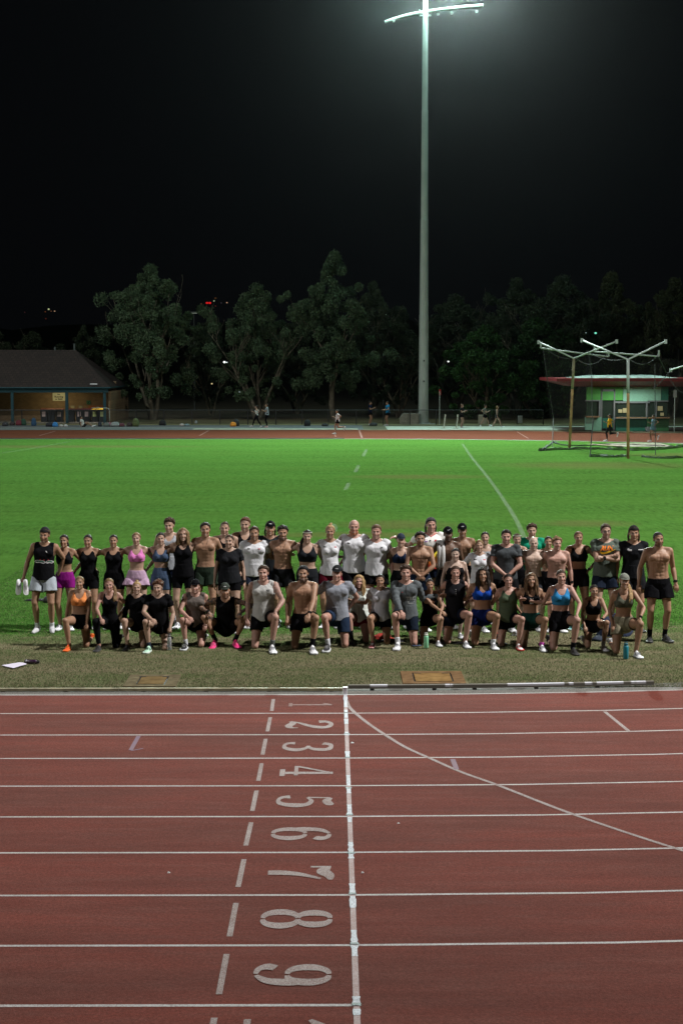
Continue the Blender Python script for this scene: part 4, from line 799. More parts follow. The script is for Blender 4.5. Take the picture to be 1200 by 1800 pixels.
tree('b', 452, 134, hgt(500, 134), 'multi stemmed grey green tree behind two walking women', .95, 1.0, A2)
tree('c', 588, 133, hgt(447, 133), 'tallest tree with single pale trunk left of the floodlight pole', 1.0, 0, A3)
tree('a', 655, 143, hgt(498, 143), 'dim tree behind the lit street lamp', .8, 2.4, None, L2)
tree('d', 372, 146, hgt(548, 146), 'low dark tree in the gap between the left and middle trees', .8, 2.0, A4)
tree('d', 700, 140, hgt(560, 140), 'dark rounded tree right behind the base of the floodlight pole', .9, .4, None)
tree('e', 852, 134, hgt(575, 134), 'wide fresh green bushy tree behind the walking pair', 1.15, .2, A5)
tree('e', 940, 138, hgt(560, 138), 'fresh green bushy tree left of the throwing cage', 1.1, 2.6, None, leaf_mat('deep_green_leaf', (.018, .050, .013), (.030, .075, .018)))
tree('b', 800, 150, hgt(520, 150), 'dark tree above the fresh green bush right of the pole', 1.3, 2.7, None, L2)
tree('a', 905, 147, hgt(492, 147), 'tall dim tree with pale branches behind the green bushes', 1.0, 4.1, None, L2)
tree('b', 985, 142, hgt(486, 142), 'tall dim tree above the left arm of the throwing cage', 1.1, 5.0, None, L2)
tree('c', 1070, 146, hgt(483, 146), 'tall dim tree above the kiosk with yellowing leaves', 1.15, 1.2, None, leaf_mat('dull_yellow_leaf', (.05, .055, .018), (.035, .045, .018)))
tree('a', 1180, 141, hgt(492, 141), 'dim tree at the right edge above the kiosk', 1.0, .9, None, leaf_mat('dull_leaf', (.045, .055, .022), (.05, .055, .02)))
tree('d', 1120, 152, hgt(540, 152), 'low dark tree behind the kiosk roof', 1.2, 3.3, None, L2)
tree('d', 60, 152, hgt(585, 152), 'very dark low tree behind the club building roof', 1.3, 1.3, None, L2)
tree('d', 150, 150, hgt(575, 150), 'very dark tree between building and left grey green tree', .9, 5.3, None, L2)
tree('b', -30, 150, hgt(560, 150), 'very dark tree behind the roof at the left edge', 1.3, 4.3, None, L2)
tree('d', 520, 150, hgt(560, 150), 'low dark tree between the middle and tallest trees', 1.1, .3, None, L2)
# dark wooded rise far behind everything
vs = []; n = 60
for i in range(n + 1):
    x = -260 + 520 * i / n; hh_ = 14 + 7 * mnoise.noise(Vector((i * .31, 3, 0))) + 3 * mnoise.noise(Vector((i * 1.3, 7, 0))); vs += [(x, 380, -1), (x, 385, hh_)]
o = mesh_obj('hill', vs + [(-260, 700, -1), (260, 700, -1)], [(2 * i, 2 * i + 2, 2 * i + 3, 2 * i + 1) for i in range(n)] + [tuple(2 * i + 1 for i in range(n + 1)) + (122 + 1, 122)], mat('dark_scrub', (.02, .028, .018), .95, nscale=.3, namt=.4, bump=.8, bscale=.4)); o['kind'] = 'structure'
# ================================================================== PEOPLE
def grids(me):
    n = len(me.vertices); v = np.empty(n * 3); me.vertices.foreach_get('co', v); f = np.empty(len(me.loops), dtype=np.int64); me.loops.foreach_get('vertex_index', f)
    ls = np.empty(len(me.polygons), dtype=np.int64); me.polygons.foreach_get('loop_total', ls)
    assert (ls == 4).all(); return v.reshape(-1, 3), f.reshape(-1, 4)
def remesh(mb, voxel, it=3):
    o = mesh_obj('tmp', mb.v, mb.f, None); md = o.modifiers.new('r', 'REMESH'); md.mode = 'VOXEL'; md.voxel_size = voxel
    dg = bpy.context.evaluated_depsgraph_get(); me = bpy.data.meshes.new_from_object(o.evaluated_get(dg)); v, f = grids(me)
    bpy.data.meshes.remove(me); me0 = o.data; bpy.data.objects.remove(o); bpy.data.meshes.remove(me0)
    return smooth_v(v, f, it), f
def edges_of(f): return np.concatenate([f[:, [0, 1]], f[:, [1, 2]], f[:, [2, 3]], f[:, [3, 0]]])
def smooth_v(v, f, it, lam=.5):
    e = edges_of(f); n = len(v); cnt = np.bincount(e.ravel(), minlength=n)[:, None] + 1e-9
    for k in range(it * 2):
        a = np.stack([np.bincount(e[:, 0], v[e[:, 1], c], n) + np.bincount(e[:, 1], v[e[:, 0], c], n) for c in range(3)], 1) / cnt
        v = v + (lam if k % 2 == 0 else -lam * .96) * (a - v)
    return v
def normals(v, f):
    d1 = v[f[:, 2]] - v[f[:, 0]]; d2 = v[f[:, 3]] - v[f[:, 1]]; fn = np.cross(d1, d2); n = np.zeros_like(v)
    for k in range(4):
        for c in range(3): n[:, c] += np.bincount(f[:, k], fn[:, c], len(v))
    return n / (np.linalg.norm(n, axis=1)[:, None] + 1e-12)
def sub(v, f, keep_f):
    fs = f[keep_f]; u, inv = np.unique(fs, return_inverse=True); return u, inv.reshape(-1, 4)
def fast_mesh(name, v, f, mats, parent=None, attrs=None, loc=None):
    me = bpy.data.meshes.new(name); n = len(v); m = len(f)
    me.vertices.add(n); me.vertices.foreach_set('co', np.ascontiguousarray(v, dtype=np.float32).ravel())
    me.loops.add(m * 4); me.loops.foreach_set('vertex_index', np.ascontiguousarray(f, dtype=np.int32).ravel())
    me.polygons.add(m); me.polygons.foreach_set('loop_start', np.arange(0, m * 4, 4, dtype=np.int32)); me.polygons.foreach_set('loop_total', np.full(m, 4, dtype=np.int32))
    me.polygons.foreach_set('use_smooth', np.ones(m, dtype=bool)); me.update(calc_edges=True)
    if attrs:
        for k, a in attrs.items():
            at_ = me.attributes.new(k, 'FLOAT_VECTOR', 'POINT'); at_.data.foreach_set('vector', np.ascontiguousarray(a, dtype=np.float32).ravel())
    for mm in (mats if isinstance(mats, (list, tuple)) else [mats]): me.materials.append(mm)
    o = bpy.data.objects.new(name, me); col.objects.link(o)
    if parent: o.parent = parent
    if loc is not None: o.location = loc
    return o

# ---- the head (height .23: chin at -.115, crown at +.115, eyes at 0, face towards -Y)
def g2(x, y, z, cx, cy, cz, s, sx=1, sy=1, sz=1): return np.exp(-(((x - cx) / sx) ** 2 + ((y - cy) / sy) ** 2 + ((z - cz) / sz) ** 2) / (2 * s * s))
def make_head():
    b = MB(); b.ell((0, .016, .035), (.074, .094, .080), None, 24, 14); b.ell((0, -.020, -.018), (.061, .074, .086), None, 24, 14); b.ell((0, -.026, -.074), (.048, .052, .038), None, 20, 10); b.ell((0, -.064, -.098), (.022, .020, .017))
    for s in (-1, 1):
        b.ell((s * .038, -.054, -.032), (.024, .026, .026)); b.ell((s * .028, -.078, .024), (.028, .013, .0095)); b.ell((s * .0735, .012, -.004), (.008, .017, .027)); b.ell((s * .010, -.098, -.040), (.008, .011, .0075)); b.ell((s * .048, -.01, -.070), (.016, .035, .025))
    b.tube([(0, -.082, .018), (0, -.094, -.004), (0, -.108, -.030), (0, -.106, -.040), (0, -.088, -.044)], [.008, .0095, .0115, .012, .008], 10)
    b.ell((0, -.088, -.0640), (.020, .0095, .005)); b.ell((0, -.087, -.0750), (.017, .0095, .0055))
    b.tube([(0, .018, -.03), (0, .024, -.09), (0, .034, -.185)], [.050, .050, .056], 18)
    v, f = remesh(b, .0052, 2)
    x, y, z = v.T; fr = (y < -.02)
    d = np.zeros(len(v))
    for s in (-1, 1): d += .0105 * g2(x, y, z, s * .030, -.08, .001, 1, .0145, .03, .0085) - .0045 * g2(x, y, z, s * .030, -.08, -.001, 1, .0075, .03, .0045)
    d += .004 * g2(x, y, z, 0, -.09, -.0695, 1, .020, .03, .0028) + .003 * g2(x, y, z, 0, -.085, -.087, 1, .022, .03, .004)
    v[:, 1] += d * fr; return v, f
HV, HF = make_head()
HN = normals(HV, HF)
# ---- hands: fingers towards +X, back of the hand +Z, thumb at +Y
def make_hand(curl):
    b = MB(); b.ell((.045, 0, 0), (.050, .036, .0135), None, 18, 10); b.tube([(-.02, 0, 0), (.01, 0, 0), (.04, 0, 0)], [.023, .024, .020], 12)
    for k, (yy, ln, r, sp) in enumerate(((.027, .068, .0085, .10), (.009, .076, .0088, .03), (-.009, .071, .0085, -.04), (-.026, .056, .0075, -.12))):
        p = Vector((.076 - abs(k - 1.3) * .004, yy, .0)); a = curl * .45; P = [p - Vector((.03, 0, 0)), p]; seg = (.44, .31, .25)
        for s_ in seg:
            a += curl * .75; p = p + Vector((math.cos(a) * math.cos(sp), math.sin(sp), -math.sin(a))) * ln * s_; P.append(p)
        b.tube(P, [r * 1.05, r * 1.05, r, r * .92, r * .72], 10); b.ell(P[-1], (r * .74,) * 3, None, 10, 6)
    P = [Vector((.016, .018, -.004)), Vector((.038, .042, -.008 - .01 * curl)), Vector((.062, .052 - .012 * curl, -.014 - .016 * curl)), Vector((.084, .050 - .026 * curl, -.018 - .022 * curl))]
    b.tube(P, [.014, .0115, .0098, .0075], 10); b.ell(P[-1], (.0078,) * 3, None, 10, 6)
    return remesh(b, .0042, 1)
HANDS = {'relax': make_hand(.35), 'grip': make_hand(1.05), 'flat': make_hand(.12)}
# ---- a shoe: heel at the origin's back, toes towards -Y, ground at z=0, length 1
def make_shoe():
    up = MB(); prof = [(.10, .055, .20, .05), (.04, .105, .30, .10), (-.06, .125, .34, .12), (-.18, .12, .31, .12), (-.32, .135, .225, .10), (-.50, .155, .165, .08), (-.65, .15, .135, .06), (-.76, .11, .10, .04), (-.81, .05, .06, .02)]
    n = 16; vs = []; fs = []
    for (y, hw, top, _) in prof:
        for k in range(n):
            t = 2 * math.pi * k / n; cz = .07; up_ = math.sin(t); z = cz + (top - cz) * up_ if up_ > 0 else cz * (1 + up_ * .55); vs.append((hw * math.cos(t) * (1 if up_ < .3 else .92), y, z))
    for i in range(len(prof) - 1):
        for k in range(n): fs.append((i * n + k, i * n + (k + 1) % n, (i + 1) * n + (k + 1) % n, (i + 1) * n + k))
    fs += [tuple(range(n - 1, -1, -1)), tuple(range((len(prof) - 1) * n, len(prof) * n))]; up.add(vs, fs)
    so = MB(); n = 20; L = []
    for z, e in ((0, -.008), (.02, .004), (.085, .008), (.10, -.004)):
        r = []
        for (y, hw, _, _) in prof: r.append((hw + .012 + e, y - (e if y < -.5 else -e), z + (.05 * max(0, -.55 - y) * 2 if z < .05 else 0)))
        L.append(r)
    vs = []; m_ = len(prof)
    for r in L:
        ring = [(x, y, z) for x, y, z in r] + [(-x, y, z) for x, y, z in reversed(r)]; vs += ring
    n = 2 * m_
    for i in range(3):
        for k in range(n): fs2 = (i * n + k, (i + 1) * n + k, (i + 1) * n + (k + 1) % n, i * n + (k + 1) % n); so.f.append(fs2)
    so.v = vs; so.f += [tuple(range(n)), tuple(range(4 * n - 1, 3 * n - 1, -1))]
    st = MB()
    for s in (-1, 1):
        st.add([(s * .128, -.10, .11), (s * .128, -.17, .11), (s * .105, -.30, .25), (s * .108, -.24, .25)], [(0, 1, 2, 3)]); st.add([(s * .132, -.20, .11), (s * .135, -.26, .11), (s * .112, -.36, .21), (s * .108, -.31, .22)], [(0, 1, 2, 3)])
    for k in range(4): st.box(-.06, -.30 - .06 * k, .235 - .026 * k, .06, -.28 - .06 * k, .262 - .026 * k)
    return up, so, st
SH_UP, SH_SO, SH_ST = make_shoe()
SHM = {}
def shoe(parent, ankle, yaw, size, cu, cs, cl, pitch=0., name='shoe', roll=0.):
    key = (cu, cs, cl)
    if key not in SHM:
        a = mesh_obj('s', SH_UP.v, SH_UP.f, mat('shoe_upper', cu, .7, bump=.004, bscale=60), None, True); b_ = mesh_obj('s', SH_SO.v, SH_SO.f, mat('shoe_sole', cs, .6)); c = mesh_obj('s', SH_ST.v, SH_ST.f, mat('shoe_trim', cl, .6))
        SHM[key] = (a.data, b_.data, c.data)
        for o in (a, b_, c): bpy.data.objects.remove(o)
    u, s, t = SHM[key]; o = bpy.data.objects.new(name, u); col.objects.link(o); o.parent = parent; o.location = ankle; o.rotation_euler = (pitch, roll, yaw); o.scale = (size,) * 3
    for nm, me in (('sole', s), ('lacing', t)):
        c = bpy.data.objects.new(nm, me); col.objects.link(c); c.parent = o
    return o

# ---- materials for skin, cloth, hair
def skin_mat(tone, hair, brow, beard, smile, tattoo=0., lip=None, glasses=False):
    m, N, L, b = nt('skin'); at_ = N.new('ShaderNodeAttribute'); at_.attribute_name = 'hc'; sp = N.new('ShaderNodeSeparateXYZ'); L.new(at_.outputs['Vector'], sp.inputs[0]); X, Y, Z = sp.outputs
    AX = math_node(N, L, 'ABSOLUTE', X)
    front = rng(N, L, Y, -.035, -.055, 0, 1)
    def ell(cx, cz, rx, rz, soft=.25, a=None):
        dx = math_node(N, L, 'DIVIDE', math_node(N, L, 'SUBTRACT', a or AX, cx), rx); dz = math_node(N, L, 'DIVIDE', math_node(N, L, 'SUBTRACT', Z, cz), rz)
        d = math_node(N, L, 'SQRT', math_node(N, L, 'ADD', math_node(N, L, 'MULTIPLY', dx, dx), math_node(N, L, 'MULTIPLY', dz, dz))); return math_node(N, L, 'MULTIPLY', rng(N, L, d, 1 + soft, 1 - soft), front)
    tc = N.new('ShaderNodeTexCoord').outputs['Object']
    n1 = noise_node(N, L, tc, 7, 4, .6); c = mixc(N, L, rng(N, L, n1, .35, .7), tone, (tone[0] * .86, tone[1] * .74, tone[2] * .68))
    c = mixc(N, L, math_node(N, L, 'MULTIPLY', ell(.038, -.034, .026, .022, .6), .35), c, (tone[0] * 1.0, tone[1] * .66, tone[2] * .62))
    if tattoo:
        ta = N.new('ShaderNodeAttribute'); ta.attribute_name = 'arm'; ts = N.new('ShaderNodeSeparateXYZ'); L.new(ta.outputs['Vector'], ts.inputs[0])
        k = math_node(N, L, 'MULTIPLY', rng(N, L, noise_node(N, L, tc, 26, 5, .75), .46, .52), math_node(N, L, 'MULTIPLY', ts.outputs[0], tattoo)); c = mixc(N, L, k, c, (.035, .045, .055))
    if beard:
        bn = rng(N, L, noise_node(N, L, tc, 90, 2, .6), .3, .7, .55, 1)
        zone = math_node(N, L, 'MAXIMUM', rng(N, L, Z, -.055, -.072), math_node(N, L, 'MULTIPLY', rng(N, L, AX, .040, .052), rng(N, L, Z, .0, -.03)))
        zone = math_node(N, L, 'MULTIPLY', zone, math_node(N, L, 'MULTIPLY', rng(N, L, Y, .03, .01), rng(N, L, Z, -.15, -.12))); zone = math_node(N, L, 'MAXIMUM', zone, ell(0, -.054, .030, .0085, .3, AX))
        c = mixc(N, L, math_node(N, L, 'MULTIPLY', math_node(N, L, 'MULTIPLY', zone, bn), beard), c, hair)
    c = mixc(N, L, math_node(N, L, 'MULTIPLY', ell(0, -.0695, .025, .0095), .6), c, lip or (tone[0] * .80, tone[1] * .48, tone[2] * .46))
    if smile: c = mixc(N, L, math_node(N, L, 'MULTIPLY', ell(0, -.0690, .0195, .0046), .85), c, (.50, .48, .45))
    else: c = mixc(N, L, ell(0, -.0695, .022, .0022), c, (.06, .03, .03))
    c = mixc(N, L, ell(.0305, .0225, .0185, .0042), c, brow)
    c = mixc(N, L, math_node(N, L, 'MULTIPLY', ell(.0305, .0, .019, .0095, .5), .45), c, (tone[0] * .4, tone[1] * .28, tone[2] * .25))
    c = mixc(N, L, ell(.0305, -.0005, .0135, .0050), c, (.36, .33, .31)); c = mixc(N, L, ell(.0305, -.0005, .0062, .0062), c, (.02, .014, .01)); c = mixc(N, L, ell(.0305, .0048, .0150, .0018), c, (.02, .015, .012))
    L.new(c, b.inputs['Base Color']); b.inputs['Roughness'].default_value = .5; b.inputs['Specular IOR Level'].default_value = .35
    bp = N.new('ShaderNodeBump'); bp.inputs['Distance'].default_value = .004; L.new(noise_node(N, L, tc, 30, 3, .6), bp.inputs['Height']); L.new(bp.outputs[0], b.inputs['Normal']); return m
FM = {}
def fab(c, rough=.88, shiny=False, name='fabric'):
    k = (tuple(c), rough)
    if k not in FM:
        m, N, L, b = nt(name); tc = N.new('ShaderNodeTexCoord').outputs['Object']; n1 = noise_node(N, L, tc, 6, 4, .6)
        L.new(mixc(N, L, rng(N, L, n1, .35, .7), c, [x * .82 for x in c]), b.inputs['Base Color']); b.inputs['Roughness'].default_value = rough; b.inputs['Specular IOR Level'].default_value = .08
        bp = N.new('ShaderNodeBump'); bp.inputs['Distance'].default_value = .022; bp.inputs['Strength'].default_value = .7; L.new(noise_node(N, L, tc, 9, 3, .55, (1.6, 1.6, .8)), bp.inputs['Height']); L.new(bp.outputs[0], b.inputs['Normal']); FM[k] = m
    return FM[k]
def hair_mat(c):
    k = ('hair', tuple(c))
    if k not in FM:
        m, N, L, b = nt('hair'); tc = N.new('ShaderNodeTexCoord').outputs['Object']; s = noise_node(N, L, tc, 60, 3, .6, (1, 1, .25))
        L.new(mixc(N, L, rng(N, L, s, .35, .65), [x * .5 for x in c], [min(1, x * 1.25) for x in c]), b.inputs['Base Color']); b.inputs['Roughness'].default_value = .6; b.inputs['Specular IOR Level'].default_value = .22
        bp = N.new('ShaderNodeBump'); bp.inputs['Distance'].default_value = .012; L.new(s, bp.inputs['Height']); L.new(bp.outputs[0], b.inputs['Normal']); FM[k] = m
    return FM[k]

TONE0 = {'fair': (.47, .285, .21), 'tan': (.38, .205, .13), 'pink': (.50, .27, .21), 'olive': (.34, .19, .115), 'brown': (.13, .065, .04), 'pale': (.56, .38, .30), 'dtan': (.29, .15, .09)}
TONE = {k: (v[0] * .88, v[1] * .98, v[2] * 1.02) for k, v in TONE0.items()}
HAIRC = {'dark': (.020, .013, .010), 'black': (.010, .009, .010), 'brown': (.055, .030, .018), 'lbrown': (.13, .075, .04), 'blond': (.38, .25, .115), 'dblond': (.20, .125, .06), 'red': (.40, .14, .05), 'grey': (.045, .043, .042), 'auburn': (.10, .04, .02)}
def V3(*a): return np.array(a, float)
def ik(a, c, l1, l2, hint):
    a = np.array(a, float); c = np.array(c, float); d = c - a; L_ = np.linalg.norm(d) + 1e-9; u = d / L_; mx = (l1 + l2) * .995; mn = abs(l1 - l2) + .03
    if L_ > mx: c = a + u * mx; L_ = mx
    if L_ < mn: c = a + u * mn; L_ = mn
    x = (l1 * l1 - l2 * l2 + L_ * L_) / (2 * L_); h = math.sqrt(max(l1 * l1 - x * x, 0)); p = np.array(hint, float); p = p - u * p.dot(u); p /= (np.linalg.norm(p) + 1e-9)
    return a + u * x + p * h, c

class Body: pass
def build_body(S, sex, build, pose, lean, arms, vox, rs, yaw_head, feet=False, twist=0., shoulders=1.0, spread=.09):
    """skeleton in local metres, facing -Y, then the skin and its coordinates"""
    B = Body(); k = S / 1.75; male = sex == 'm'; B.k = k; bw = build
    HP = .53 * S
    th_l, sh_l, ua_l, la_l = .243 * S, .240 * S, .170 * S, .150 * S
    hx = .088 * k
    P = V3(0, 0, HP)
    hip = {}; knee = {}; ank = {}; fdir = {}; fpitch = {}
    tors = .292 * S
    ld = V3(lean[0], lean[1], 1.0)
    if pose == 'stand':
        P = V3(0, 0, .522 * S)
    elif pose in ('KL', 'KR'):
        P = V3(0, .02, .045 * k + th_l * .985)
    elif pose in ('KLs', 'KRs'):
        P = V3(0, .12 * k, .045 * k + th_l * .86)
    elif pose == 'squat': P = V3(0, .14 * k, .30 * k)
    elif pose == 'sit': P = V3(0, 0, .10 * k)
    elif pose in ('run', 'walk', 'run2'): P = V3(0, 0, .515 * S)
    for s, n in ((-1, 'a'), (1, 'b')): hip[n] = P + V3(s * hx, 0, -.015 * k)
    if pose == 'stand':
        for s, n in ((-1, 'a'), (1, 'b')):
            ank[n] = V3(s * spread * k, .015 + .02 * rs.randn(), .085 * k); kk, ank[n] = ik(hip[n], ank[n], th_l, sh_l, (s * .25, -1, 0)); knee[n] = kk; fdir[n] = s * .22; fpitch[n] = 0
    elif pose[0] == 'K':
        up, dn = ('a', 'b') if pose[1] == 'L' else ('b', 'a'); s = -1 if up == 'a' else 1
        # raised leg: foot planted in front
        ank[up] = V3(s * .135 * k, P[1] - th_l * .90, .085 * k); knee[up], ank[up] = ik(hip[up], ank[up], th_l, sh_l, (s * .25, -.6, 1)); fdir[up] = s * .15; fpitch[up] = 0
        # lowered leg: knee on the ground, shin back
        dz = hip[dn][2] - .055 * k; dx = -s * .035 * k; dy = -math.sqrt(max(th_l ** 2 - dz ** 2 - dx ** 2, 0)); knee[dn] = hip[dn] + V3(dx, dy, -dz)
        ank[dn] = knee[dn] + V3(-s * .02, sh_l * .985, .03 * k); fdir[dn] = 0; fpitch[dn] = 2.9
    elif pose == 'squat':
        for s, n in ((-1, 'a'), (1, 'b')):
            ank[n] = V3(s * .16 * k, -.10 * k, .11 * k); knee[n], ank[n] = ik(hip[n], ank[n], th_l, sh_l, (s * .75, -.7, .8)); fdir[n] = s * .35; fpitch[n] = .35 if s < 0 else .1
    elif pose == 'sit':
        for s, n in ((-1, 'a'), (1, 'b')):
            ank[n] = V3(s * .10 * k, -.66 * k, .08 * k); knee[n], ank[n] = ik(hip[n], ank[n], th_l, sh_l, (0, 0, 1)); fdir[n] = 0; fpitch[n] = -.5
    elif pose in ('run', 'run2'):
        ank['a'] = V3(-.06 * k, -.12 * k, .09 * k); knee['a'], ank['a'] = ik(hip['a'], ank['a'], th_l, sh_l, (0, -1, 0)); fdir['a'] = 0; fpitch['a'] = 0
        knee['b'] = hip['b'] + V3(0, .10, -1) * th_l / math.hypot(.10, 1) if pose == 'run' else hip['b'] + V3(0, -.35, -.93) * th_l; dd = V3(0, .93, .1) if pose == 'run' else V3(0, .9, -.3); ank['b'] = knee['b'] + dd / np.linalg.norm(dd) * sh_l; fdir['b'] = 0; fpitch['b'] = 1.3
    elif pose == 'walk':
        for s, n, y in ((-1, 'a', -.34), (1, 'b', .34)):
            ank[n] = V3(s * .05 * k, y * k, (.09 if y < 0 else .12) * k); knee[n], ank[n] = ik(hip[n], ank[n], th_l, sh_l, (0, -1, 0)); fdir[n] = 0; fpitch[n] = -.2 if y < 0 else .5
    up = ld / np.linalg.norm(ld); C = P + up * tors; B.P, B.C, B.up = P, C, up
    tw = twist; B.right = V3(math.cos(tw), math.sin(tw), 0); B.right -= up * B.right.dot(up); B.right /= np.linalg.norm(B.right); B.fwd = np.cross(B.right, up) * 1.0
    if B.fwd[1] > 0: B.fwd = -B.fwd
    shx = (.166 if male else .146) * k * bw ** .5 * shoulders; sho = {}; elb = {}; wri = {}
    for s, n in ((-1, 'a'), (1, 'b')): sho[n] = C - up * .040 * k + B.right * s * shx
    loc = lambda x, y, z: P + B.right * x * k - B.fwd * y * k + up * z * k
    B.hand = {}
    kn_up = knee['a'] if pose[:2] == 'KL' else knee['b']
    for s, n, arm in ((-1, 'a', arms[0]), (1, 'b', arms[1])):
        hd = None; hp = 'relax'; hint = (s * .5, .6, -.2); back = None
        if isinstance(arm, tuple): tgt = sho[n] + V3(*arm[:3]) * k; hint = arm[3] if len(arm) > 3 else (s * .3, .6, -.8); back = (0, -.5, .8)
        elif arm == 'down': tgt = sho[n] + V3(s * .10, -.02, -.54) * k; hint = (s * .4, .9, 0); back = (s, -.2, 0)
        elif arm == 'behind': tgt = sho[n] + V3(-s * .02, .17, -.42) * k; hint = (s * 1, .5, 0); back = (0, -1, 0)
        elif arm == 'wide': tgt = sho[n] + V3(s * .20, .17, -.36) * k; hint = (s * 1, .3, -.3); back = (0, 1, 0)
        elif arm == 'over': tgt = sho[n] + V3(s * .40, .10, -.03) * k; hint = (s * .2, .5, -1); back = (0, .6, 1)
        elif arm == 'overlow': tgt = sho[n] + V3(s * .36, .14, -.20) * k; hint = (s * .2, .5, -1); back = (0, .8, .6)
        elif arm == 'clasp': tgt = C + (-up * .46 - B.right * s * -.035 + B.fwd * .20) * k; hint = (s * 1, .1, -.2); back = (0, -1, .2)
        elif arm == 'clasp_hi': tgt = C + (-up * .40 + B.right * s * .05 + B.fwd * .20) * k; hint = (s * 1, .1, -.2); back = (0, -1, .3)
        elif arm == 'cross': tgt = C + (-up * (.225 + .03 * (s > 0)) - B.right * s * .085 + B.fwd * (.20 + .03 * (s > 0))) * k; hint = (s * 1, -.1, -.8); back = (0, -1, .3); hp = 'grip'
        elif arm == 'hip': tgt = P + (B.right * s * .165 + up * .085 + B.fwd * .02) * k; hint = (s * 1, .35, -.1); back = (s * .5, -.5, .6)
        elif arm == 'knee': tgt = kn_up + V3(0, .03, .085) * k; hint = (s * 1, .4, -.2); back = (0, -.4, 1)
        elif arm == 'kneefront': tgt = kn_up + V3(-.02, -.02, .07) * k; hint = (s * 1, .2, -.5); back = (0, -.6, .8)
        elif arm == 'drape': tgt = kn_up + V3(-s * .10, -.02, .06) * k; hint = (s * 1, .2, -.5); back = (0, -.7, .7)
        elif arm == 'ownknee': tgt = knee[n] + V3(-s * .08, -.02, .095) * k; hint = (s * 1, 0, -.2); back = (0, -.7, .8)
        elif arm == 'thigh': tgt = (knee[n] + hip[n]) / 2 + V3(s * .03, -.11, .03) * k; hint = (s * .8, .6, 0); back = (0, -1, .2)
        elif arm == 'hold': tgt = sho[n] + V3(s * .02, -.28, -.30) * k; hint = (s * .6, .5, -.6); back = (s, 0, 0); hp = 'grip'
        elif arm == 'runf': tgt = sho[n] + V3(-s * .06, -.30, -.18) * k; hint = (s * .3, .4, -1); back = (s, 0, 0); hp = 'grip'
        elif arm == 'runb': tgt = sho[n] + V3(s * .04, .05, -.32) * k; hint = (s * .3, 1, .0); back = (s, 0, 0); hp = 'grip'
        elb[n], wri[n] = ik(sho[n], tgt, ua_l, la_l, hint); d = wri[n] - elb[n]; d /= np.linalg.norm(d)
        if arm in ('knee', 'ownknee'): d = d * .4 + V3(0, -.5, -.7); hp = 'relax'
        if arm in ('clasp', 'clasp_hi'): d = d * .5 + V3(-s * .6, -.1, -.5); hp = 'relax'
        if arm == 'over': d = d * .5 + V3(s * .5, -.55, -.35)
        if arm == 'hip': d = V3(-s * .5, -.7, -.35)
        d /= np.linalg.norm(d); B.hand[n] = (wri[n], d, np.array(back or (0, -1, 0), float), hp if not isinstance(arm, tuple) or len(arm) < 5 else arm[4])
    B.hip, B.knee, B.ank, B.sho, B.elb, B.wri, B.fdir, B.fpitch, B.S = hip, knee, ank, sho, elb, wri, fdir, fpitch, S
    # --- torso rings
    if male: prof = [(-.30, .060, .070, 0), (-.20, .125, .098, 0), (-.04, .162, .112, .0), (.12, .152, .105, 0), (.30, .138, .096, 0), (.48, .142, .103, -.006), (.64, .158, .114, -.012), (.78, .165, .112, -.008), (.89, .150, .086, .004), (.95, .105, .068, .012), (1.0, .062, .058, .018)]
    else: prof = [(-.30, .060, .070, 0), (-.20, .135, .102, 0), (-.06, .168, .118, .0), (.10, .152, .104, 0), (.28, .118, .086, 0), (.44, .122, .088, 0), (.62, .142, .100, -.008), (.76, .150, .098, -.004), (.88, .136, .076, .006), (.95, .088, .060, .012), (1.0, .052, .052, .018)]
    B.prof = prof = [(w, rx * k * bw, ry * k * (bw ** .8), o * k) for w, rx, ry, o in prof]
    mb = MB(); n = 24; vs = []; fs = []
    R3 = B.right; F3 = B.fwd
    for (w, rx, ry, o) in prof:
        c = P + up * w * tors - F3 * o
        for j in range(n):
            t = 2 * math.pi * j / n; ct, st = math.cos(t), math.sin(t); e = .88
            vs.append(c + R3 * rx * math.copysign(abs(ct) ** e, ct) + F3 * ry * math.copysign(abs(st) ** e, st))
    for i in range(len(prof) - 1):
        for j in range(n): fs.append((i * n + j, i * n + (j + 1) % n, (i + 1) * n + (j + 1) % n, (i + 1) * n + j))
    fs += [tuple(range(n - 1, -1, -1)), tuple(range((len(prof) - 1) * n, len(prof) * n))]; mb.add(vs, fs)
    q = lambda w, u, f_: P + up * w * tors + R3 * u * k + F3 * f_ * k
    rotM = Matrix((Vector(R3), Vector(-F3), Vector(up))).transposed()
    if male:
        for s in (-1, 1): mb.ell(q(.73, s * .078 * bw, .085 * bw), (.078 * k * bw, .040 * k, .060 * k), rotM); mb.ell(q(-.16, s * .075, -.075), (.075 * k, .06 * k, .085 * k), rotM)
    else:
        for s in (-1, 1): mb.ell(q(.655, s * .062 * bw, .078 * bw), (.058 * k * bw, .050 * k * bw, .056 * k), rotM); mb.ell(q(-.17, s * .078, -.078), (.08 * k, .066 * k, .090 * k), rotM)
    for s, n_ in ((-1, 'a'), (1, 'b')):
        am = (1.0 if male else .82) * (.6 + .4 * bw)
        d0 = B.elb[n_] - B.sho[n_]; d1 = B.wri[n_] - B.elb[n_]; A = B.sho[n_]
        mb.tube([A - d0 * .06, A, A + d0 * .22, A + d0 * .5, A + d0 * .8, B.elb[n_], B.elb[n_] + d1 * .12, B.elb[n_] + d1 * .30, B.elb[n_] + d1 * .7, B.wri[n_] + d1 * .03], [r * k * am for r in (.040, .054, .053, .047, .040, .037, .0405, .041, .030, .0245)], 14)
        mb.ell(A + d0 * .04, (.058 * k * am,) * 3)
        mb.tube([q(1.0, s * .03, -.02), q(.955, s * .08, -.016), A + up * .012 * k], [.046 * k, .044 * k * am, .040 * k * am], 12)
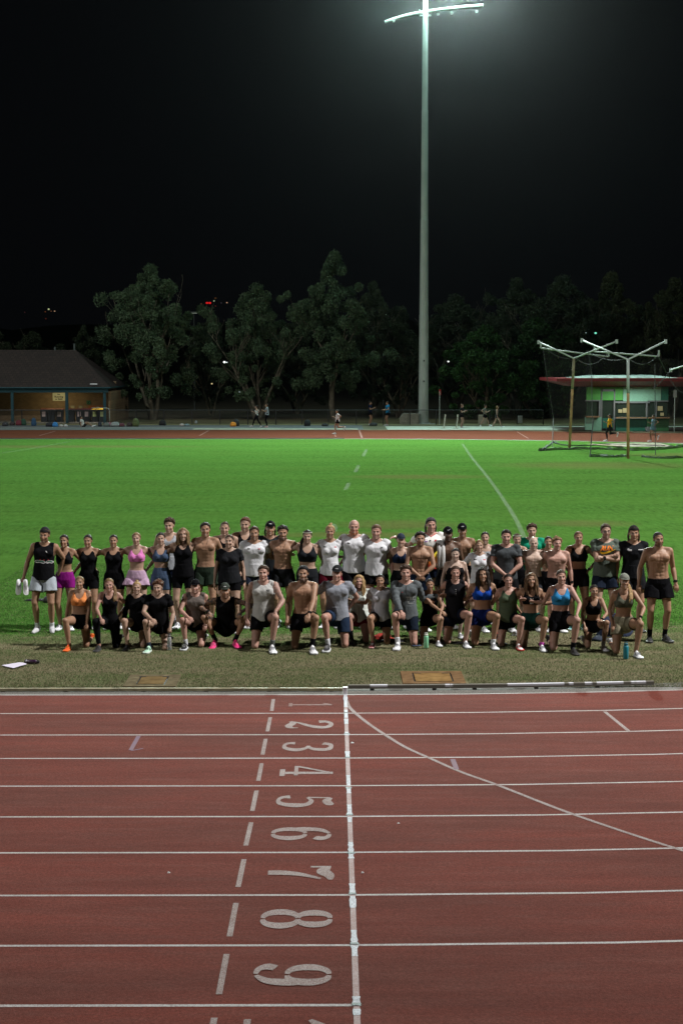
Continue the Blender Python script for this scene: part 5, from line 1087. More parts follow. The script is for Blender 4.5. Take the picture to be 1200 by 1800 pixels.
        mb.tube([q(.80, s * .11, .02), A - up * .02 * k], [.060 * k * am, .052 * k * am], 12)
        lm = (1.0 if male else 1.03); h, kn, an = B.hip[n_], B.knee[n_], B.ank[n_]; t0, t1 = kn - h, an - kn
        bend = V3(0, .0, 0)
        mb.tube([h - t0 * .05, h + t0 * .06, h + t0 * .3, h + t0 * .6, h + t0 * .88, kn], [r * k * lm * (.55 + .45 * bw) for r in (.080, .090, .084, .070, .056, .055)], 16); mb.ell(kn + (kn - (h + an) / 2) * .04, (.053 * k,) * 3)
        nrm = np.cross(np.cross(t0, t1), t1); nn = np.linalg.norm(nrm); cb = -nrm / nn * .012 * k * (1 if nn > 1e-6 else 0) if nn > 1e-6 else V3(0, .012 * k, 0)
        mb.tube([kn, kn + t1 * .14, kn + t1 * .30 - cb, kn + t1 * .48 - cb * .6, kn + t1 * .75, an], [r * k * lm for r in (.050, .050, .056, .050, .036, .033)], 16); mb.ell(an, (.036 * k,) * 3)
        if feet:
            fd = V3(math.sin(-B.fdir[n_]) * -1 * (-1), -math.cos(B.fdir[n_]), 0); fd = V3(math.sin(B.fdir[n_]), -math.cos(B.fdir[n_]), 0)
            g0 = an + V3(0, 0, -.045 * k); mb.tube([g0 - fd * .045 * k, g0 + fd * .04 * k, g0 + fd * .10 * k + V3(0, 0, -.012 * k), g0 + fd * .17 * k + V3(0, 0, -.02 * k), g0 + fd * .20 * k + V3(0, 0, -.022 * k)], [r * k for r in (.032, .042, .034, .026, .014)], 12)
            mb.tube([an, g0 + fd * .03 * k], [.036 * k, .040 * k], 10)
    # neck and head placement
    hd_dir = up * .75 + V3(0, -.16, .45); hd_dir /= np.linalg.norm(hd_dir); hk = k * (1.0 if male else .97) * (1 + .12 * (1 - k)) * 1.03
    B.hc = C + hd_dir * .134 * k + V3(0, -.005, 0); nr = .056 if male else .045
    mb.tube([C - up * .05 * k, C + hd_dir * .05 * k, B.hc - V3(0, -.02, .05) * k], [nr * k * 1.12, nr * k, nr * k * .9], 16)
    B.hscale = hk * .985; ya, pi_, ro = yaw_head
    B.HM = np.array((Matrix.Rotation(ya, 3, 'Z') @ Matrix.Rotation(ro, 3, 'Y') @ Matrix.Rotation(pi_, 3, 'X')))
    v, f = remesh(mb, vox, 2)
    # classify vertices
    segs = [('ua', n_, B.sho[n_], B.elb[n_], .05) for n_ in 'ab'] + [('la', n_, B.elb[n_], B.wri[n_], .035) for n_ in 'ab'] + [('th', n_, B.hip[n_], B.knee[n_], .075) for n_ in 'ab'] + [('sh', n_, B.knee[n_], B.ank[n_], .045) for n_ in 'ab']
    if feet: segs += [('ft', n_, B.ank[n_] - V3(0, 0, .03), B.ank[n_] + V3(math.sin(B.fdir[n_]), -math.cos(B.fdir[n_]), 0) * .18 * k - V3(0, 0, .06 * k), .035) for n_ in 'ab']
    D = []; T = []; RV = []
    for (_, _, a, c, r) in segs:
        d = c - a; t = ((v - a) @ d) / (d @ d); tcl = np.clip(t, -.15, 1.1); rv = v - (a + tcl[:, None] * d); D.append(np.linalg.norm(rv, axis=1) - r * k); T.append(t); RV.append(rv)
    rel = v - P; w = (rel @ up) / tors; u = rel @ R3; fz = rel @ F3; pw = np.array([p[0] for p in prof]); rx = np.interp(w, pw, [p[1] for p in prof]); ry = np.interp(w, pw, [p[2] for p in prof])
    rho = np.sqrt((u / rx) ** 2 + (fz / ry) ** 2) + 1e-6; dt = (rho - 1) * np.minimum(rx, ry); dt = np.where(w < -.18, dt + (-.18 - w) * .9, dt); dt = np.where(w > 1.0, dt + (w - 1.0) * .4, dt)
    if pose != 'stand': dt = np.where(w < .02, dt + (.02 - w) * .12, dt)
    D.append(dt); dn = np.linalg.norm(np.cross(v - C, hd_dir), axis=1) - nr * k; tn = (v - C) @ hd_dir; dn = np.where(tn < -.01 * k, dn + 1, dn); D.append(dn)
    D = np.stack(D); lab = np.argmin(D, 0); nt_ = len(segs)
    B.v, B.f, B.lab, B.T, B.RV, B.segs, B.w, B.u, B.fz, B.rho, B.rx, B.ry, B.nt, B.tors = v, f, lab, np.stack(T), np.stack(RV), segs, w, u, fz, rho, rx, ry, nt_, tors
    B.idx = {s[0] + s[1]: i for i, s in enumerate(segs)}; B.male = male; B.bw = bw; B.n = normals(v, f)
    return B
def musc(B, amt):
    """relief of a bare male torso"""
    t = (B.lab == B.nt) & (B.fz > 0); w, u = B.w, np.abs(B.u) / B.k / B.bw; k = B.k; d = np.zeros(len(B.v))
    d -= .010 * np.exp(-(B.u / (.012 * k)) ** 2) * ((w > .14) & (w < .86))
    for wc in (.50, .395, .29, .19): d -= .0055 * np.exp(-((w - wc) / .022) ** 2) * (u < .07)
    d -= .007 * np.exp(-((u - .075) / .012) ** 2) * ((w > .12) & (w < .58))
    d -= .009 * np.exp(-((w - (.625 - .0 * u)) / .022) ** 2) * (u < .13)
    d -= .005 * np.exp(-((w - .90) / .018) ** 2) * (u < .12)
    d += .004 * np.exp(-((w - .73) / .06) ** 2 - ((u - .075) / .04) ** 2)
    B.v = B.v + B.n * (d * amt * t * .62)[:, None]; B.n = normals(B.v, B.f)

def garment(B, kind, **o):
    k = B.k; w, u, fz = B.w, np.abs(B.u) / k / B.bw, B.fz; lab = B.lab; T = B.T; tor = lab == B.nt; g = np.zeros(len(B.v), bool); off = np.full(len(B.v), .006 * k); radial = np.zeros(len(B.v)); I = B.idx
    front = fz > 0
    tot = lambda nm: (lab == I[nm + 'a']) | (lab == I[nm + 'b'])
    tt = lambda nm: np.where(lab == I[nm + 'a'], T[I[nm + 'a']], T[I[nm + 'b']])
    v = B.v.copy(); n = B.n
    loose = o.get('loose', 0.)
    if kind in ('tee', 'sleeveless', 'tank', 'bra', 'long', 'hood'):
        nlw = np.where(front, .915 + .085 * np.minimum(1, (u / .085) ** 2), .985)
        if kind in ('tee', 'sleeveless', 'long', 'hood'):
            g = tor & (w < nlw) & (w > -.12)
            if kind == 'sleeveless': g &= (u < .152) | (w < .52); g |= tot('ua') & (tt('ua') < .10) & (w > .80) & (u < .155)
            else:
                ts = o.get('sleeve', .55) if kind == 'tee' else 2
                g |= tot('ua') & (tt('ua') < ts) & ((w < .99) | (u > .11))
                if kind in ('long', 'hood'): g |= tot('la') & (tt('la') < .96)
        else:
            w0 = .79 if kind == 'tank' else .735
            si = np.where(front, .078, .075) * np.clip((w - w0) / .20, 0, 1) ** .38; so = .142 - np.clip((w - .62) / .3, 0, 1) * .040
            if not front.all() and kind == 'bra': pass
            if o.get('vneck'): si = np.where(front, .085 * np.clip((w - .58) / .38, 0, 1), si)
            if o.get('thin'): si = np.minimum(si * 1.08, .10); so = np.where(w > .80, si + .016, so)
            g = tor & (u < so) & ((u > si) | (w < w0)) & (w < 1.0); g &= (w > (-.12 if kind == 'tank' else o.get('low', .49)))
            g |= (tor | tot('ua')) & (w < .70) & (w > (-.12 if kind == 'tank' else o.get('low', .49))) & (u < .16) & (tor)
        lo = np.interp(w, [-.2, .1, .5, .75, 1.0], [1, .9, .5, .15, .0]) * loose
        if kind in ('tee', 'sleeveless', 'long', 'hood') or (kind == 'tank' and loose):
            cw = .66; crx = np.interp(cw, [p[0] for p in B.prof], [p[1] for p in B.prof]); cry = np.interp(cw, [p[0] for p in B.prof], [p[2] for p in B.prof]) + (.0 if B.male else .02)
            tgx = crx * (.89 + .0 * w) + loose * .03 * np.interp(w, [-.2, .5], [1, 0]); tgy = cry * .95 + loose * .03 * np.interp(w, [-.2, .5], [1, 0])
            tgx = np.maximum(tgx, B.rx * 1.04); tgy = np.maximum(tgy, B.ry * 1.06)
            rr = np.sqrt((B.u / tgx) ** 2 + (fz / tgy) ** 2) + 1e-6; s = np.where(tor & (w < .70), np.maximum(1, 1 / rr), 1.); s = 1 + (s - 1) * np.interp(w, [.40, .72], [1, 0]) * (.35 + .65 * min(1, loose * 2)) * o.get('drop', 1.)
            v = v + (np.outer(B.u * (s - 1), B.right) + np.outer(fz * (s - 1), B.fwd))
            ang = np.arctan2(fz, B.u); ph = rs_g.uniform(0, 9)
            nzv = np.array([mnoise.noise(Vector((q[0] * 7 + ph, q[1] * 7, q[2] * 3.2))) if tt_ else 0. for q, tt_ in zip(B.v, tor)]); fold = nzv * .016 * np.interp(w, [-.1, .8], [1.1, .25]) + np.sin(ang * 5 + ph + nzv * 6) * .003 * np.interp(w, [-.1, .6], [1, 0])
            off = off + np.where(tor, fold * k + .004, .004 + loose * .012 * np.clip(tt('ua'), 0, 1) + .004 * np.sin(tt('ua') * 22 + ph))
            off = np.where(tor & (w < .30), np.maximum(off, .013), off)
        if kind == 'bra': off = off + .002
    elif kind in ('shorts', 'leggings', 'skirt'):
        wb = o.get('waist', .10); ts = o.get('leg', .45); kn_ = .35 if B.S and B.knee['a'][2] > B.P[2] - .12 or B.knee['b'][2] > B.P[2] - .12 else 1.
        g = (tor & (w < wb)) | (tot('th') & (tt('th') < ts))
        if kind == 'leggings': g |= tot('th') | (tot('sh') & (tt('sh') < .93))
        fl = o.get('flare', .0) * kn_
        if fl:
            t_ = np.clip(tt('th'), 0, 1); rv = np.where((lab == I['tha'])[:, None], B.RV[I['tha']], B.RV[I['thb']]); rn = rv / (np.linalg.norm(rv, axis=1)[:, None] + 1e-9)
            ang = np.arctan2(B.v[:, 1] - B.P[1], B.v[:, 0] - B.P[0]); a = fl * k * np.clip(t_ / max(ts, .1), 0, 1) * (1 + .3 * np.sin(ang * 11 + rs_g.uniform(0, 9)))
            v = v + rn * (np.where(tot('th'), a, 0))[:, None]; off = off + np.where(tot('th'), .006, .004)
    elif kind == 'socks':
        lo_ = o.get('top', .74); g = tot('sh') & (tt('sh') > lo_); off = off * .7
        if 'fta' in I: g |= tot('ft')
        if o.get('side'): g &= (lab == I['sh' + o['side']]) | (lab == I.get('ft' + o['side'], -1))
    elif kind == 'watch':
        n_ = o['side']; i = I['la' + n_]; g = (lab == i) & (T[i] > .80) & (T[i] < .93); off = off * 1.3
    kf = g[B.f].sum(1) >= 3; 
    if not kf.any(): return None
    uu, ff = sub(B.v, B.f, kf); vv = v[uu] + n[uu] * off[uu][:, None]
    return uu, ff, vv
rs_g = np.random.RandomState(5)
def thicken(vv, ff, nn, th):
    """give an open cloth shell its own thickness at the rims"""
    e = np.sort(edges_of(ff), 1); ed, first, cnt = np.unique(e, axis=0, return_index=True, return_counts=True); raw = edges_of(ff); bd = raw[first[cnt == 1]]
    vv = vv.copy(); n = len(vv); cn = np.bincount(bd.ravel(), minlength=n)[:, None]; bm_ = (cn[:, 0] > 0)
    for _ in range(7):
        s_ = np.stack([np.bincount(bd[:, 0], vv[bd[:, 1], c], n) + np.bincount(bd[:, 1], vv[bd[:, 0], c], n) for c in range(3)], 1) / np.maximum(cn, 1); vv[bm_] = .5 * vv[bm_] + .5 * s_[bm_]
    v2 = np.concatenate([vv, vv - nn * th]); q = np.stack([bd[:, 1], bd[:, 0], bd[:, 0] + n, bd[:, 1] + n], 1); return v2, np.concatenate([ff, q])

def hair_piece(B, style, c, parent, seed):
    x, y, z = HV.T; rs = np.random.RandomState(seed); m = hair_mat(c)
    hl = np.interp(y, [-.10, -.07, -.03, .0, .03, .07], [.082, .077, .050, .018, -.025, -.060])
    if style in ('short', 'buzz', 'capf', 'capb', 'mullet'): hl = np.interp(y, [-.10, -.07, -.04, -.01, .03, .07], [.084, .079, .056, .010, -.030, -.055])
    th = {'buzz': .003, 'short': .014, 'medium': .022, 'curly': .022, 'back': .006, 'long': .014, 'wavy': .018, 'bald': .0, 'mullet': .016, 'messy': .022, 'capf': .004, 'capb': .004}.get(style, .008)
    ear = (np.abs(x) > .071) & (z < .022) & (z > -.05) & (y < .036)
    hn = np.array([mnoise.noise(Vector((p[0] * 55 + seed, p[1] * 30, p[2] * 55))) for p in HV]); hl = hl + hn * .011
    g = (z > hl) & ~ear & (z > -.085); kf = g[HF].sum(1) >= 3; uu, ff = sub(HV, HF, kf)
    P0 = HV[uu]; N0 = HN[uu]
    nz = np.array([mnoise.noise(Vector((p[0] * 42 + seed, p[1] * 42, p[2] * 42))) for p in P0]) if th > .004 else 0
    fade = np.clip((P0[:, 2] - np.interp(P0[:, 1], [-.10, -.07, -.03, .0, .03, .07], [.070, .068, .045, .018, -.025, -.060])) / .03, .15, 1)
    amp = {'curly': .95, 'messy': .8, 'medium': .6, 'wavy': .5}.get(style, .35); topw = np.interp(P0[:, 2], [.0, .08], [.55, 1.15]) if style in ('short', 'medium', 'messy', 'curly', 'mullet') else 1.
    vv = P0 + N0 * (th * fade * topw * (1 + amp * nz))[:, None] if th > .004 else P0 + N0 * .003
    # strands that leave the skull: buns, tails, long hair
    ex = MB()
    def lock(pts, r, n=10, f_=.8):
        P_ = smoothpts([tuple(p) for p in pts], 4); R_ = [r * (math.sin(math.pi * min(1, .18 + .80 * i / (len(P_) - 1))) ** .6) * (1 + .12 * math.sin(i * 1.7 + seed)) for i in range(len(P_))]; ex.tube(P_, R_, n)
    if style == 'bun': ex.ell((.0, .06, .125), (.030, .030, .026)); ex.ell((.014, .07, .14), (.018, .018, .016))
    if style == 'lowbun': ex.ell((.0, .115, .02), (.030, .026, .028))
    if style in ('pony', 'ponyR', 'ponyL'):
        s = {'pony': rs.choice([-1, 1]), 'ponyR': 1, 'ponyL': -1}[style]; ex.ell((0, .108, .045), (.022, .022, .022))
        if style == 'pony': lock([(0, .115, .04), (s * .03, .14, -.03), (s * .045, .13, -.13), (s * .04, .11, -.20)], .024)
        else:
            for j in range(4): lock([(0, .115, .035), (s * (.07 + .006 * j), .10, -.05), (s * (.088 + .008 * j), .02, -.15), (s * (.080 + .012 * j), -.045, -.23 - .01 * j), (s * (.070 + .010 * j), -.060, -.33 + .02 * j)], .020)
    if style == 'braid':
        P_ = smoothpts([(0, .10, .02), (.075, .07, -.08), (.088, .0, -.18), (.078, -.03, -.26), (.07, -.04, -.36)], 5)
        for i, p in enumerate(P_): ex.ell(p, (.019 - .0004 * i,) * 3, None, 8, 6)
    if style in ('long', 'wavy', 'bob'):
        ln = .30 if style != 'bob' else .13
        for s in (-1, 1):
            for j in range(7):
                a = .25 + j * .28; r0 = .083; xx = s * math.sin(a + .55) * r0; yy = -math.cos(a + .55) * r0 * 1.0 + .02; wv = .014 * math.sin(j * 2 + seed)
                lock([(xx * .55, yy * .5 + .01, .085), (xx * 1.02, yy * .95, .03), (xx * 1.15, yy * 1.02 + wv, -.06), (xx * 1.22 + wv, yy * 1.05 - .01, -.15), (xx * 1.18 - wv, min(yy * 1.0, .10) - .02, -.09 - ln * (.62 + .1 * math.sin(j)))], .021 if style == 'long' else .023)
    if style == 'curlylong':
        for s in (-1, 1):
            for j in range(60):
                a = rs.uniform(.5, 3.0); zz = rs.uniform(-.28, .06); r0 = rs.uniform(.085, .125) + max(0, -.05 - zz) * .12; p = (s * math.sin(a) * r0, -math.cos(a) * r0 * .8 + .02, zz); ex.ell(p, (rs.uniform(.014, .026), rs.uniform(.014, .024), rs.uniform(.018, .034)), None, 7, 5)
    if style == 'mullet':
        for s in (-1, 1):
            for j in range(3): lock([(s * .06, .04 + .02 * j, .05), (s * .082, .03 + .02 * j, -.02), (s * .080, .03 + .02 * j, -.09), (s * .072, .02 + .02 * j, -.13)], .016)
    tr = lambda p: B.hc + (np.asarray(p) @ B.HM.T) * B.hscale
    if style != 'bald':
        nn = normals(vv, ff); v2, f2 = thicken(vv, ff, nn, .006); o_ = fast_mesh('hair', tr(v2), f2, m, parent)
        if ex.v: 
            e_ = mesh_obj('hair_strands', [tuple(tr(p)) for p in ex.v], ex.f, m, o_, True)
    return tr
def cap_piece(B, back, c, parent, tr, logo=None):
    x, y, z = HV.T; lim = .042 + (.010 * (y < 0)) - .12 * np.clip(y - .02, 0, 1) * .0
    g = (z > lim); kf = g[HF].sum(1) >= 3; uu, ff = sub(HV, HF, kf); P0 = HV[uu]; vv = P0 * 1.0 + HN[uu] * .012; vv[:, 2] += .004 + .010 * np.clip((P0[:, 2] - .06) / .05, 0, 1); nn = normals(vv, ff)
    v2, f2 = thicken(vv, ff, nn, .008); o_ = fast_mesh('cap', tr(v2), f2, fab(c, .85), parent)
    s = 1 if back else -1; b = MB(); A = []; n = 12
    for i in range(n + 1):
        t = math.pi * i / n; A.append((math.cos(t) * .072, s * (.062 + (math.sin(t)) * .010) + .01, .050 + .002))
    Bq = [(math.cos(math.pi * i / n) * .066, s * (.075 + math.sin(math.pi * i / n) * .072) + .01, .050 - .004 - .012 * math.sin(math.pi * i / n) + .010 * (abs(math.cos(math.pi * i / n)) < .5) * 0) for i in range(n + 1)]
    vs = A + Bq + [(p[0], p[1], p[2] + .006) for p in A] + [(p[0], p[1], p[2] + .006) for p in Bq]; m_ = n + 1
    fs = []
    for i in range(n): fs += [(i, i + 1, m_ + i + 1, m_ + i), (2 * m_ + i, 3 * m_ + i, 3 * m_ + i + 1, 2 * m_ + i + 1), (m_ + i, m_ + i + 1, 3 * m_ + i + 1, 3 * m_ + i)]
    b.add(vs, fs); mesh_obj('brim', [tuple(tr(p)) for p in b.v], b.f, fab(c, .85), o_, True)
    mesh_obj('button', [tuple(tr(p)) for p in MB().ell((0, .014, .140), (.008, .008, .005), None, 8, 6).v], MB().ell((0, 0, 0), (1, 1, 1), None, 8, 6).f, fab(c, .85), o_)
    if logo:
        b = MB()
        if logo == 'tick': P_, Wd = [(-.026, .0), (-.012, -.009), (.006, -.004), (.030, .010)], [.003, .009, .007, .001]
        else: P_, Wd = [(-.022, .0), (-.010, .003), (.0, .004), (.010, .003), (.022, .0)], [.010, .013, .014, .013, .010]
        a, c_ = stroke(P_, Wd, 4); m2 = len(a); pts = a + c_; vs = [(p[0], -.092 - .012 + 6.0 * p[0] ** 2, .080 + p[1]) for p in pts]; b.add(vs, [(i, i + 1, m2 + i + 1, m2 + i) for i in range(m2 - 1)]); mesh_obj('cap_logo', [tuple(tr(p)) for p in b.v], b.f, M_white, o_)
    return o_
def project(B, gv, gf, vs2, fs2, cx, cz, m, parent, name='print', lift=.006):
    """lay a flat mark (metres, x to the image right, z up) on the front of a garment"""
    bv = BVHTree.FromPolygons([tuple(p) for p in gv], [tuple(q) for q in gf]); out = []
    c0 = B.P + B.up * cz * B.tors + B.right * cx * B.k
    last = None
    for (x, z) in vs2:
        p = c0 + B.right * x + B.up * z + B.fwd * .6; h = bv.ray_cast(Vector(p), Vector(-B.fwd), 1.2)
        if h[0] is None: h = (Vector(last) if last is not None else Vector(c0 + B.right * x + B.up * z + B.fwd * .12), 0)
        q = np.array(h[0]); last = q; out.append(tuple(q + B.fwd * lift))
    return mesh_obj(name, out, fs2, m, parent)
TXT = {}
def text2d(body, size, bold=0.):
    cu = bpy.data.curves.new('t', 'FONT'); cu.body = body; cu.size = size; cu.align_x = 'CENTER'; cu.align_y = 'CENTER'; cu.resolution_u = 2; cu.offset = bold
    o = bpy.data.objects.new('t', cu); col.objects.link(o); dg = bpy.context.evaluated_depsgraph_get(); me = bpy.data.meshes.new_from_object(o.evaluated_get(dg)); bpy.data.objects.remove(o)
    v = [(p.co.x, p.co.y) for p in me.vertices]; f = [tuple(p.vertices) for p in me.polygons]; bpy.data.meshes.remove(me); return v, f
def stroke2d(P_, Wd, n=5):
    a, b_ = stroke(P_, Wd, n); m_ = len(a); return a + b_, [(i, i + 1, m_ + i + 1, m_ + i) for i in range(m_ - 1)]

WH = (.72, .72, .76); BK = (.0045, .0045, .006); NV = (.008, .014, .035)
SHO = {'white': ((.74, .75, .78), (.70, .72, .76), (.35, .36, .4)), 'black': ((.014, .014, .016), (.05, .05, .05), (.1, .1, .1)), 'blackwhite': ((.014, .015, .02), (.70, .72, .75), (.5, .5, .5)), 'orange': ((.90, .10, .012), (.75, .16, .02), (.9, .3, .05)), 'pink': ((.80, .03, .20), (.75, .05, .25), (.9, .2, .4)),
       'mint': ((.45, .72, .55), (.65, .75, .68), (.03, .08, .05)), 'greenwhite': ((.55, .80, .35), (.75, .8, .7), (.3, .5, .1)), 'grey': ((.25, .26, .28), (.6, .6, .6), (.1, .1, .1)), 'red': ((.16, .02, .025), (.55, .3, .3), (.5, .5, .5)), 'teal': ((.05, .55, .55), (.6, .8, .8), (.1, .1, .1)), 'olive': ((.05, .06, .03), (.10, .10, .08), (.1, .1, .1)), 'whitered': ((.72, .70, .70), (.60, .04, .03), (.5, .05, .04)), 'yellow': ((.70, .72, .10), (.8, .8, .8), (.2, .2, .1))}
def person(px, head_y, depth, label, sex='f', tone='fair', hair='back', hc='brown', pose='stand', arms=('behind', 'behind'), lean=(0, 0), top=None, bot=None, build=1., shoe_c=('white', 'white'), beard=0., smile=1, cap=None, socks=None, watch=None, hy=0., vox=.0125, S=None, twist=0., group='people posing for the group photo', tat=0., look=None, extra=None, spread=.09, yaw=0., mus=1., foot_lift=0., rolls=None, name='person', face=True):
    seed = int(px * 7 + head_y) % 9973; rs = np.random.RandomState(seed); global rs_g; rs_g = rs
    ratio = {'stand': 1.0, 'KL': .755, 'KR': .755, 'KLs': .725, 'KRs': .725, 'squat': .60, 'sit': .50, 'run': 1., 'run2': 1., 'walk': 1.}[pose]
    top_pt = at(px, head_y, depth)
    ztop = top_pt.z - (.02 if cap else .015)
    if S is None: S = ztop / ratio
    S = max(1.48, min(2.0, S)); yh = look or (rs.uniform(-.12, .12), rs.uniform(-.10, .02), rs.uniform(-.07, .07))
    yh = (yh[0], yh[1] - .03, yh[2])
    B = build_body(S, sex, build, pose, lean, arms, vox, rs, yh, feet=(shoe_c is None), twist=twist, spread=spread)
    # correct the height so that the crown of the head meets the measured pixel
    headtop = B.hc[2] + .118 * B.hscale
    if S is not None and pose not in ('sit', 'run', 'run2', 'walk') and abs(headtop - ztop) > .004:
        S = max(1.46, min(2.02, S * ztop / headtop)); rs = np.random.RandomState(seed); B = build_body(S, sex, build, pose, lean, arms, vox, rs, yh, feet=(shoe_c is None), twist=twist, spread=spread)
    k = B.k; ox = top_pt.x - B.hc[0] * math.cos(yaw)
    if top is None and sex == 'm': musc(B, mus)
    hcol = HAIRC[hc]; m = skin_mat(TONE[tone], HAIRC.get(hc, hcol), [x * .8 for x in hcol], beard, smile, tat)
    # skin = body + head + hands in one mesh
    V = [B.v]; F = [B.f]; HCa = [np.tile((9., 9., 9.), (len(B.v), 1))]; armm = np.zeros((len(B.v), 3)); ai = B.idx
    if tat: armm[:, 0] = ((B.lab == ai['uaa']) | (B.lab == ai['uab']) | (B.lab == ai['laa']) | (B.lab == ai['lab'])).astype(float)
    AR = [armm]; n0 = len(B.v)
    fw = {'m': 1.0, 'f': .93}[sex]; hv = HV.copy(); hv[:, 0] *= fw * rs.uniform(.95, 1.05); 
    if sex == 'f': hv[:, 1] = np.where(HV[:, 2] < -.04, HV[:, 1] * .97, HV[:, 1])
    if beard >= .8: bz = (HV[:, 2] < -.062) & (HV[:, 1] < .01) & (HV[:, 2] > -.14); hv += HN * (bz * .008)[:, None]
    V.append(B.hc + (hv @ B.HM.T) * B.hscale); F.append(HF + n0); HCa.append(HV); AR.append(np.zeros((len(HV), 3))); n0 += len(HV)
    for n_, s in (('a', -1), ('b', 1)):
        wr, d, bk, hp = B.hand[n_]; X_ = d; Z_ = bk - X_ * bk.dot(X_); Z_ /= (np.linalg.norm(Z_) + 1e-9); Y_ = np.cross(Z_, X_)
        hv_, hf_ = HANDS[hp]; hh_ = hv_ * (k * (.98 if sex == 'm' else .88)); flip = s
        # thumb side: forwards / inwards
        inner = V3(-s * .6, -1, .3); f_ = 1 if Y_.dot(inner) > 0 else -1
        hh_ = hh_ * np.array((1, f_, 1)); hv2 = wr + np.outer(hh_[:, 0], X_) + np.outer(hh_[:, 1], Y_) + np.outer(hh_[:, 2], Z_)
        V.append(hv2); F.append((hf_ if f_ > 0 else hf_[:, ::-1]) + n0); HCa.append(np.tile((9., 9., 9.), (len(hv2), 1))); AR.append(np.tile((1. if tat else 0, 0, 0), (len(hv2), 1))); n0 += len(hv2)
    o = fast_mesh(name, np.concatenate(V), np.concatenate(F), m, None, {'hc': np.concatenate(HCa), **({'arm': np.concatenate(AR)} if tat else {})}, (ox, depth, foot_lift)); o.rotation_euler = (0, 0, yaw)
    tag(o, label, 'person', group)
    tr = hair_piece(B, hair, hcol, o, seed % 97)
    if cap: cap_piece(B, cap[0] == 'b', cap[1], o, tr, cap[2] if len(cap) > 2 else None)
    # clothes
    G = {}
    def wear(nm, kind, c, **kw):
        r = garment(B, kind, **kw)
        if r is None: return None
        uu, ff, vv = r; v2, f2 = thicken(vv, ff, B.n[uu], .006 * k); G[nm] = (v2, f2); return fast_mesh(nm, v2, f2, c if not isinstance(c, tuple) else fab(c, kw.get('rough', .88)), o)
    nm_top = {'tee': 'tee_shirt', 'sleeveless': 'sleeveless_shirt', 'tank': 'tank_top', 'bra': 'sports_bra', 'long': 'long_sleeve_top', 'hood': 'jumper'}
    nm_bot = {'shorts': 'shorts', 'leggings': 'leggings', 'skirt': 'skirt_shorts'}
    tp = None
    if bot: wear(nm_bot[bot[0]], bot[0], bot[1], **(bot[2] if len(bot) > 2 else {}))
    if top: tp = wear(nm_top[top[0]], top[0], top[1], **(top[2] if len(top) > 2 else {}))
    if socks:
        for sd_ in 'ab': wear('sock', 'socks', socks[0], top=socks[1] if len(socks) > 1 else .76, side=sd_)
    if watch:
        wr, d, bk, hp = B.hand[watch]; wear('wrist_watch', 'watch', (.012, .012, .014), side=watch)
        e = B.elb[watch]; dd = B.wri[watch] - e; dd /= np.linalg.norm(dd); c_ = B.wri[watch] - dd * .028 * k + V3(0, -.026, .012) * k; MB().box(-.019, -.007, -.021, .019, .007, .021, .004).build('watch_face', mat('watch_glass', (.02, .022, .025), .15), o, loc=tuple(c_))
    if shoe_c:
        for n_, c_ in (('a', shoe_c[0]), ('b', shoe_c[1])):
            if c_ is None: continue
            an = B.ank[n_]; fp = B.fpitch[n_]; sz = (.335 if sex == 'm' else .305) * k; off_ = V3(0, 0, -.085 * k)
            shoe(o, (an[0], an[1] + .085 * k * math.sin(fp), max(an[2] - .085 * k * math.cos(fp), 0.0)), B.fdir[n_], sz, *SHO[c_], pitch=fp)
    o['_k'] = k
    if extra: extra(B, o, G, tr, k)
    del o['_k']
    return o, B
# ------------------------------------------------------------------ who stands where
def gY(y): return gnd(600, y).y
def st(fy): return gY(fy) + .04
def fr(fy): return gY(fy) + .36
BKs = ('shorts', BK, {}); tee = lambda c, **k_: ('tee', c, dict(loose=.8, **k_)); slv = lambda c, **k_: ('sleeveless', c, dict(loose=1., **k_))
def sh(c, leg=.50, flare=.030, waist=.12): return ('shorts', c, dict(leg=leg, flare=flare, waist=waist))
def wsh(c, leg=.42, waist=.20, flare=.0): return ('shorts', c, dict(leg=leg, waist=waist, flare=flare))
tank = lambda c, **k_: ('tank', c, k_); bra = lambda c, **k_: ('bra', c, k_)
ink = mat('print_white', (.70, .70, .72), .8); inkb = mat('print_black', (.02, .02, .02), .8); inkr = mat('print_red', (.60, .04, .06), .8); inko = mat('print_orange', (.90, .22, .01), .8); inky = mat('print_yellow', (.85, .55, .02), .8); inkg = mat('print_green', (.12, .35, .25), .8)
def pr(B, o, G, nm, vs_, fs_, cx, cz, m, name='print'):
    gv, gf = G[nm]; return project(B, gv, gf, vs_, fs_, cx, cz, m, o, name)
def rects(L): 
    v = []; f = []
    for (x, z, w_, h_) in L: n = len(v); v += [(x - w_ / 2, z - h_ / 2), (x + w_ / 2, z - h_ / 2), (x + w_ / 2, z + h_ / 2), (x - w_ / 2, z + h_ / 2)]; f.append((n, n + 1, n + 2, n + 3))
    return v, f
def chest(mark1=(inkb, .05), mark2=(inkr, .04), nm='tee_shirt'):
    def f(B, o, G, tr, k):
        if mark1: pr(B, o, G, nm, *rects([(0, 0, mark1[1], .012), (-.01, .004, .02, .018)]), -.085, .80, mark1[0], 'chest_mark')
        if mark2: pr(B, o, G, nm, *rects([(0, 0, mark2[1], .010), (.01, -.006, .015, .012)]), .085, .80, mark2[0], 'chest_mark')
    return f
